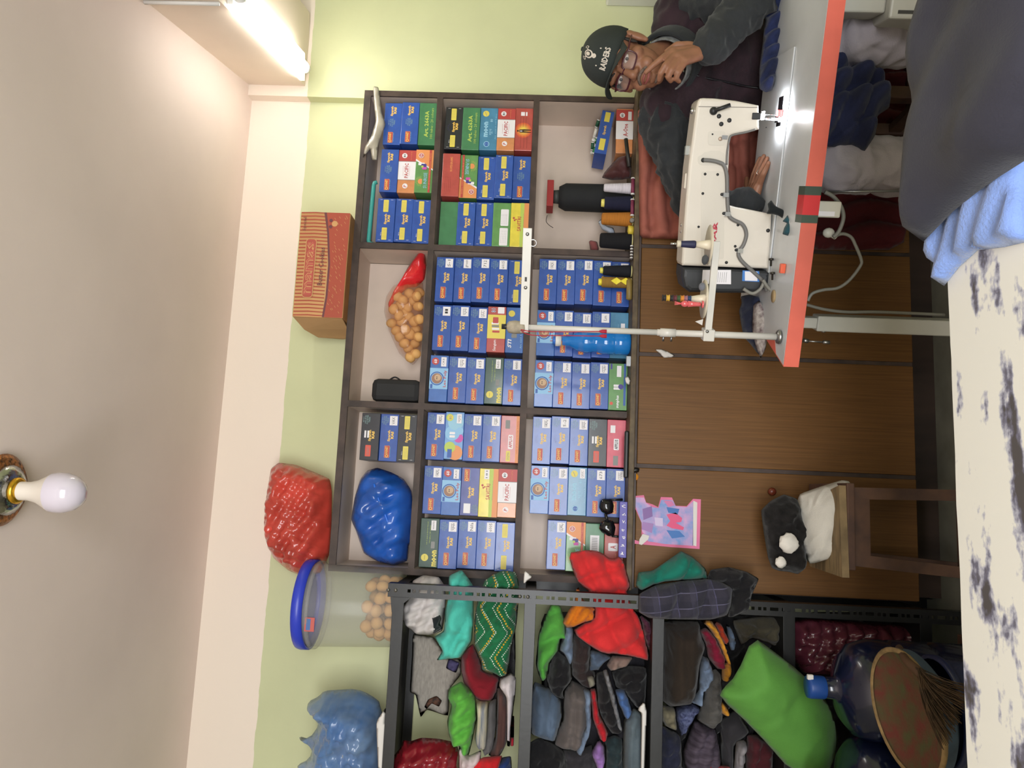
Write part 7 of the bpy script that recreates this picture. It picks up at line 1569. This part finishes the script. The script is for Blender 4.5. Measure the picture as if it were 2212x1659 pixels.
def emb(name, shapes):
    mb = MB()
    for v2, f2 in shapes:
        mb.add([CM @ (dome(-1.35*x_/0.095+EMA, 1.35*z_/0.09+EME, 1.012)) for x_, z_ in v2], f2)
    return part(mb.build(name, m_emb, None, True), cp)
EMA, EME = -0.42, 0.40
def tshape(s, x0, z0, w_, h_, bold=0.02, shear=0.0):
    v_, f_, tw_, th_ = text_mesh(s, 1.0, bold); return ([(x0+v.x*w_/tw_+v.y*shear*h_/th_, z0+v.y*h_/th_) for v in v_], f_)
def disc2(x0, z0, rx, rz, n=18): return ([(x0+rx*math.cos(2*math.pi*i/n), z0+rz*math.sin(2*math.pi*i/n)) for i in range(n)], [list(range(n))])
def bar2(x0, z0, x1, z1, w_):
    d = Vector((x1-x0, z1-z0)).normalized()*w_/2; return ([(x0-d.y, z0+d.x), (x0+d.y, z0-d.x), (x1+d.y, z1-d.x), (x1-d.y, z1+d.x)], [(0, 1, 2, 3)])
def ring2(x0, z0, rx, rz, q, n=18): return ([(x0+rx*k*math.cos(2*math.pi*i/n), z0+rz*k*math.sin(2*math.pi*i/n)) for k in (1, q) for i in range(n)], [(i, (i+1) % n, n+(i+1) % n, n+i) for i in range(n)])
emb('lettering', [tshape('RAIDERS', 0.0, -0.012, 0.052, 0.0125, 0.03)])
emb('skull_emblem', [ring2(0.0, 0.027, 0.0125, 0.0125, 0.72), disc2(0.0, 0.028, 0.006, 0.006), disc2(0, 0.012, 0.006, 0.005)])
emb('crossed_swords', [bar2(-0.022, 0.001, 0.014, 0.033, 0.003), bar2(0.022, 0.001, -0.014, 0.033, 0.003), ring2(0.02, 0.036, 0.005, 0.006, 0.6), ring2(-0.02, 0.036, 0.005, 0.006, 0.6)])
# clothes
def wrinkle(sc, am, seed=0):
    def f(c): return am*(1-abs(noise.noise(Vector((c.x*sc+seed, c.y*sc, c.z*sc*1.6))))*2.2)*0.8 + am*0.4*noise.noise(Vector((c.x*sc*3, c.y*sc*3, c.z*sc*3)))
    return f
m_hood = cloth('charcoal_fleece', (46, 48, 50), 0.08, wr=0.4); m_vest = cloth('plum_vest', (38, 29, 34), 0.22, rgb2=(56, 40, 46), vscale=14, wr=0.4); m_trs = cloth('lilac_grey_trousers', (168, 160, 168), 0.04); m_rib = M('grey_rib', (140, 142, 142), rough=0.9, var=0.3, vscale=60, stretch=(1, 1, 1), rgb2=(90, 92, 92))
hd = MB()
chain(hd, [J['rs'], J['re'], J['rw'].lerp(J['re'], 0.05)], [0.080, 0.064, 0.048])
rs_o = voxel(hd, 'sleeve', 0.006, 4, m_hood, man, wrinkle(15, 0.017, 1))
hd = MB(); chain(hd, [J['ls'], J['le'], J['lw'].lerp(J['le'], 0.10)], [0.078, 0.064, 0.044])
voxel(hd, 'sleeve', 0.006, 4, m_hood, man, wrinkle(15, 0.017, 4))
cf = MB().lathe([(0.036, 0.0), (0.043, 0.004), (0.044, 0.03), (0.042, 0.045), (0.036, 0.045)], along(J['lw'].lerp(J['le'], 0.02), J['le']), 24, cap=False); part(cf.build('cuff', m_hood), man)
cf = MB().lathe([(0.034, 0.0), (0.041, 0.004), (0.042, 0.03), (0.04, 0.04), (0.034, 0.04)], along(J['rw'].lerp(J['re'], 0.03), J['re']), 24, cap=False); part(cf.build('cuff', m_hood), man)
vt = MB()
chestM = axes(J['chest'], J['ls']-J['rs'], J['neck']-J['pelvis'])
cap(vt, J['rs'].lerp(J['ls'], 0.10), J['rs'].lerp(J['ls'], 0.90), 0.085, 0.085)
cap(vt, J['rs'].lerp(J['waist'], 0.25), J['ls'].lerp(J['waist'], 0.25), 0.11, 0.11)
ell(vt, (0, 0.0, 0.0), (0.20, 0.135, 0.15), chestM); ell(vt, (0, 0, -0.16), (0.185, 0.14, 0.16), chestM); ell(vt, (0, 0, -0.32), (0.19, 0.15, 0.15), chestM)
cap(vt, J['neck']-Vector((0, 0, 0.07)), J['chest'], 0.06, 0.14)
voxel(vt, 'vest', 0.0075, 5, m_vest, man, wrinkle(11, 0.014, 2))
# collar: outer fleece, inner ribbed band
nk = P(1444, 138, 2.275); ca = (HM @ Vector((0, -0.01, -0.10))-nk).normalized()
def collar(r0, r1, z0, z1, name, m, th=0.006):
    part(MB().lathe([(r0, z0), (r1, z1), (r1+th*0.5, z1+th*0.6), (r1+th, z1), (r0+th, z0)], along(nk, nk+ca), 32, cap=False).build(name, m), man)
collar(0.096, 0.088, -0.03, 0.030, 'fleece_collar', m_hood, 0.014); collar(0.080, 0.076, -0.02, 0.048, 'ribbed_collar', m_rib, 0.006)
z0_ = chestM @ Vector((0.0, 0, 0)); front = (view-_u*view.dot(_u)).normalized()
def on_vest(px, py):
    """a point on the vest surface under a photograph pixel"""
    d = ray(px, py).normalized(); ob = D.objects['vest']; hit, loc, nrm, _ = ob.ray_cast(EYE-Vector(ob.parent.location)*0, d); return (loc+nrm*0.003) if hit else P(px, py, 2.2)
zp = [on_vest(*c) for c in ((1478, 160), (1500, 163), (1530, 170), (1570, 178), (1610, 186), (1640, 190))]
part(MB().tube(spline(zp, 5), 0.0035, 6).build('zip', M('zip_dark', (28, 26, 30), rough=0.4, var=0)), man)
q = on_vest(1481, 157); part(MB().box((q.x-0.004, q.y-0.006, q.z-0.012), (q.x+0.004, q.y, q.z+0.008), bev=0.001).build('zip_pull', MATS['bright_steel']), man)
for pts in (((1436, 222), (1450, 226), (1470, 240), (1500, 262), (1530, 268)), ((1460, 72), (1480, 82), (1500, 84))):
    part(MB().tube(spline([on_vest(*c) for c in pts], 5), 0.004, 6).build('piping', m_hood), man)
tr = MB()
for h_, k_, a_ in (('rh', 'rk', 'ra'), ('lh', 'lk', 'la')):
    cap(tr, J['pelvis'], J[h_], 0.12, 0.11); chain(tr, [J[h_], J[k_], J[a_]], [0.105, 0.082, 0.066])
voxel(tr, 'trousers', 0.008, 4, m_trs, man, wrinkle(10, 0.016, 7))
sh_ = soft('shirt_tail', [(1752, 118), (1790, 125), (1850, 138), (1895, 160), (1922, 190), (1922, 232), (1895, 250), (1892, 290), (1868, 328), (1840, 312), (1800, 318), (1752, 312)], 2.02, 0.05, cloth('navy_shirt', (38, 42, 70), 0.1), res=7, sm=0, edge=0.05, folds=[(1, .4, .09, .010, 0), (.3, 1, .07, .006, 1)], lump=0.012); part(sh_, man)
part(MB().tube([rp for rp in [tips[1][0]+Vector((0.0098*math.cos(a_), 0.0098*math.sin(a_)*0.5, 0.0098*math.sin(a_))) for a_ in [k*math.pi/8 for k in range(16)]]], 0.0014, 6, closed=True).build('ring', M('silver', (214, 210, 204), rough=0.2, metal=1, var=0)), man)
# his seat
sp0 = J['pelvis']; ss = thing('work_stool', 'dark wooden stool the man sits on, seen below the table', 'stool', (sp0.x, sp0.y, 0))
part(MB().box((sp0.x-0.19, sp0.y-0.16, 0.40), (sp0.x+0.19, sp0.y+0.16, 0.435), bev=0.006).build('seat', m_old), ss)
for i in (-1, 1):
    for j in (-1, 1): part(MB().box((sp0.x+i*0.15-0.02, sp0.y+j*0.12-0.02, 0.0005), (sp0.x+i*0.15+0.02, sp0.y+j*0.12+0.02, 0.40), bev=0.003).build('leg', m_old), ss)
    part(MB().box((sp0.x-0.15, sp0.y+i*0.12-0.012, 0.14), (sp0.x+0.15, sp0.y+i*0.12+0.012, 0.18)).build('rung', m_old), ss)
    part(MB().box((sp0.x+i*0.15-0.012, sp0.y-0.12, 0.22), (sp0.x+i*0.15+0.012, sp0.y+0.12, 0.26)).build('rung', m_old), ss)
# the cloth he is sewing
o = soft('navy_fabric', [(1700, -20), (1698, 40), (1690, 60), (1688, 110), (1680, 160), (1668, 195), (1655, 200), (1640, 192), (1640, 150), (1648, 90), (1652, 40), (1656, -20)], 2.12, 0.03, cloth('navy_work', (34, 42, 76), 0.2, vscale=16), res=6, sm=0, folds=[(1, .6, .05, .006, 0)], lump=0.012); tag(o, 'dark blue fabric lying on the table before the man', 'fabric')
# ------------------------------------------------------------------ lamps
# LED tube on the side of the ceiling beam
tb0 = Vector((b0.x, b0.y, 0)) - bd*0.17 + bn*0.035 + Vector((0, 0, 2.366)); tb1 = tb0 - bd*0.62
lf = thing('tube_light', 'glowing white tube light fixed to the ceiling beam', 'tube light', tb0)
part(MB().prism([c for c in (tb0-bn*0.05, tb1-bn*0.05, tb1+bn*0.05, tb0+bn*0.05)], Vector((0, 0, 0.016))).tube([tb0+Vector((0, 0, 0.004)), tb1+Vector((0, 0, 0.004))], 0.022, 14).build('tube_and_glare', M('tube_glow', (255, 253, 246), emit=15.0, var=0)), lf)  # glowing panel widened round the tube to imitate its glare
bx_ = MB(); up = Vector((0, 0, 1))
cs = [tb0+bd*0.02-bn*0.022, tb1-bd*0.02-bn*0.022, tb1-bd*0.02+bn*0.022, tb0+bd*0.02+bn*0.022]
part(bx_.prism([c+up*0.018 for c in cs], up*0.0175).build('batten', M('batten_white', (228, 226, 222), rough=0.4, var=0)), lf)
for e_, s in ((tb0, 1), (tb1, -1)): part(MB().tube([e_+bd*0.002*s, e_+bd*0.022*s], 0.018, 12).tube([e_+bd*0.012*s, e_+bd*0.012*s+up*0.02], 0.01, 8).build('end_holder', MATS['batten_white']), lf)
cz = b0 - bd*0.86 - bn*0.007
part(MB().tube([Vector((cz.x, cz.y, 2.404)), Vector((cz.x, cz.y, CEIL-0.001))], 0.006, 6).build('cable_conduit', MATS['batten_white']), lf)
# lamp holder and bulb on the ceiling
zb0 = CEIL; q = PZ(-6, 1058, CEIL)
bl = thing('ceiling_bulb', 'unlit white bulb in an ornate gold ceiling holder', 'light bulb', (q.x, q.y, CEIL-0.17))
m_gold = M('glitter_bronze', (150, 98, 52), rough=0.35, metal=0.7, var=0.4, vscale=90, bump=0.8, bscale=140); m_chr = M('chrome', (170, 172, 170), rough=0.12, metal=1, var=0.1, vscale=60, bump=0.4, bscale=60)
dn = lambda z: T(q.x, q.y, CEIL-z)
part(MB().lathe([(0.078, 0.0), (0.082, -0.012), (0.07, -0.022)], T(q.x, q.y, CEIL-0.0005), 32).build('ornate_rose', m_gold), bl)
part(MB().lathe([(0.058, -0.02), (0.056, -0.03), (0.04, -0.042), (0.028, -0.044)], T(q.x, q.y, CEIL-0.0005), 28).build('chrome_cup', m_chr), bl)
part(MB().lathe([(0.03, -0.03), (0.03, -0.05), (0.024, -0.054)], T(q.x, q.y, CEIL-0.0005), 20).build('gold_collar', M('yellow_brass', (214, 166, 50), rough=0.25, metal=0.9, var=0.1, vscale=40)), bl)
part(MB().lathe([(0.021, -0.05), (0.021, -0.075), (0.026, -0.095), (0.036, -0.115), (0.0435, -0.128)], T(q.x, q.y, CEIL-0.0005), 28, cap=False).build('bulb_neck', M('bulb_white', (236, 226, 214), rough=0.4, var=0)), bl)
part(MB().lathe([(0.0435, -0.128), (0.0455, -0.142), (0.0445, -0.158), (0.038, -0.178), (0.026, -0.193), (0.012, -0.2005), (0.0001, -0.2015)], T(q.x, q.y, CEIL-0.0005), 28, cap=False).build('bulb_diffuser', M('bulb_milk', (212, 204, 216), rough=0.15, var=0, coat=0.5)), bl)
# white switch box and small wall line at the right
a = P(1308, 14, WY-0.045); b = P(1436, -70, WY-0.045)
sw = tag(MB().box((a.x, WY-0.10, b.z), (b.x, WY-0.0455, a.z), bev=0.008).build('wall_box', M('wall_box_white', (214, 214, 206), rough=0.4, var=0.02)), 'white plastic box on the wall behind the man', 'wall box')
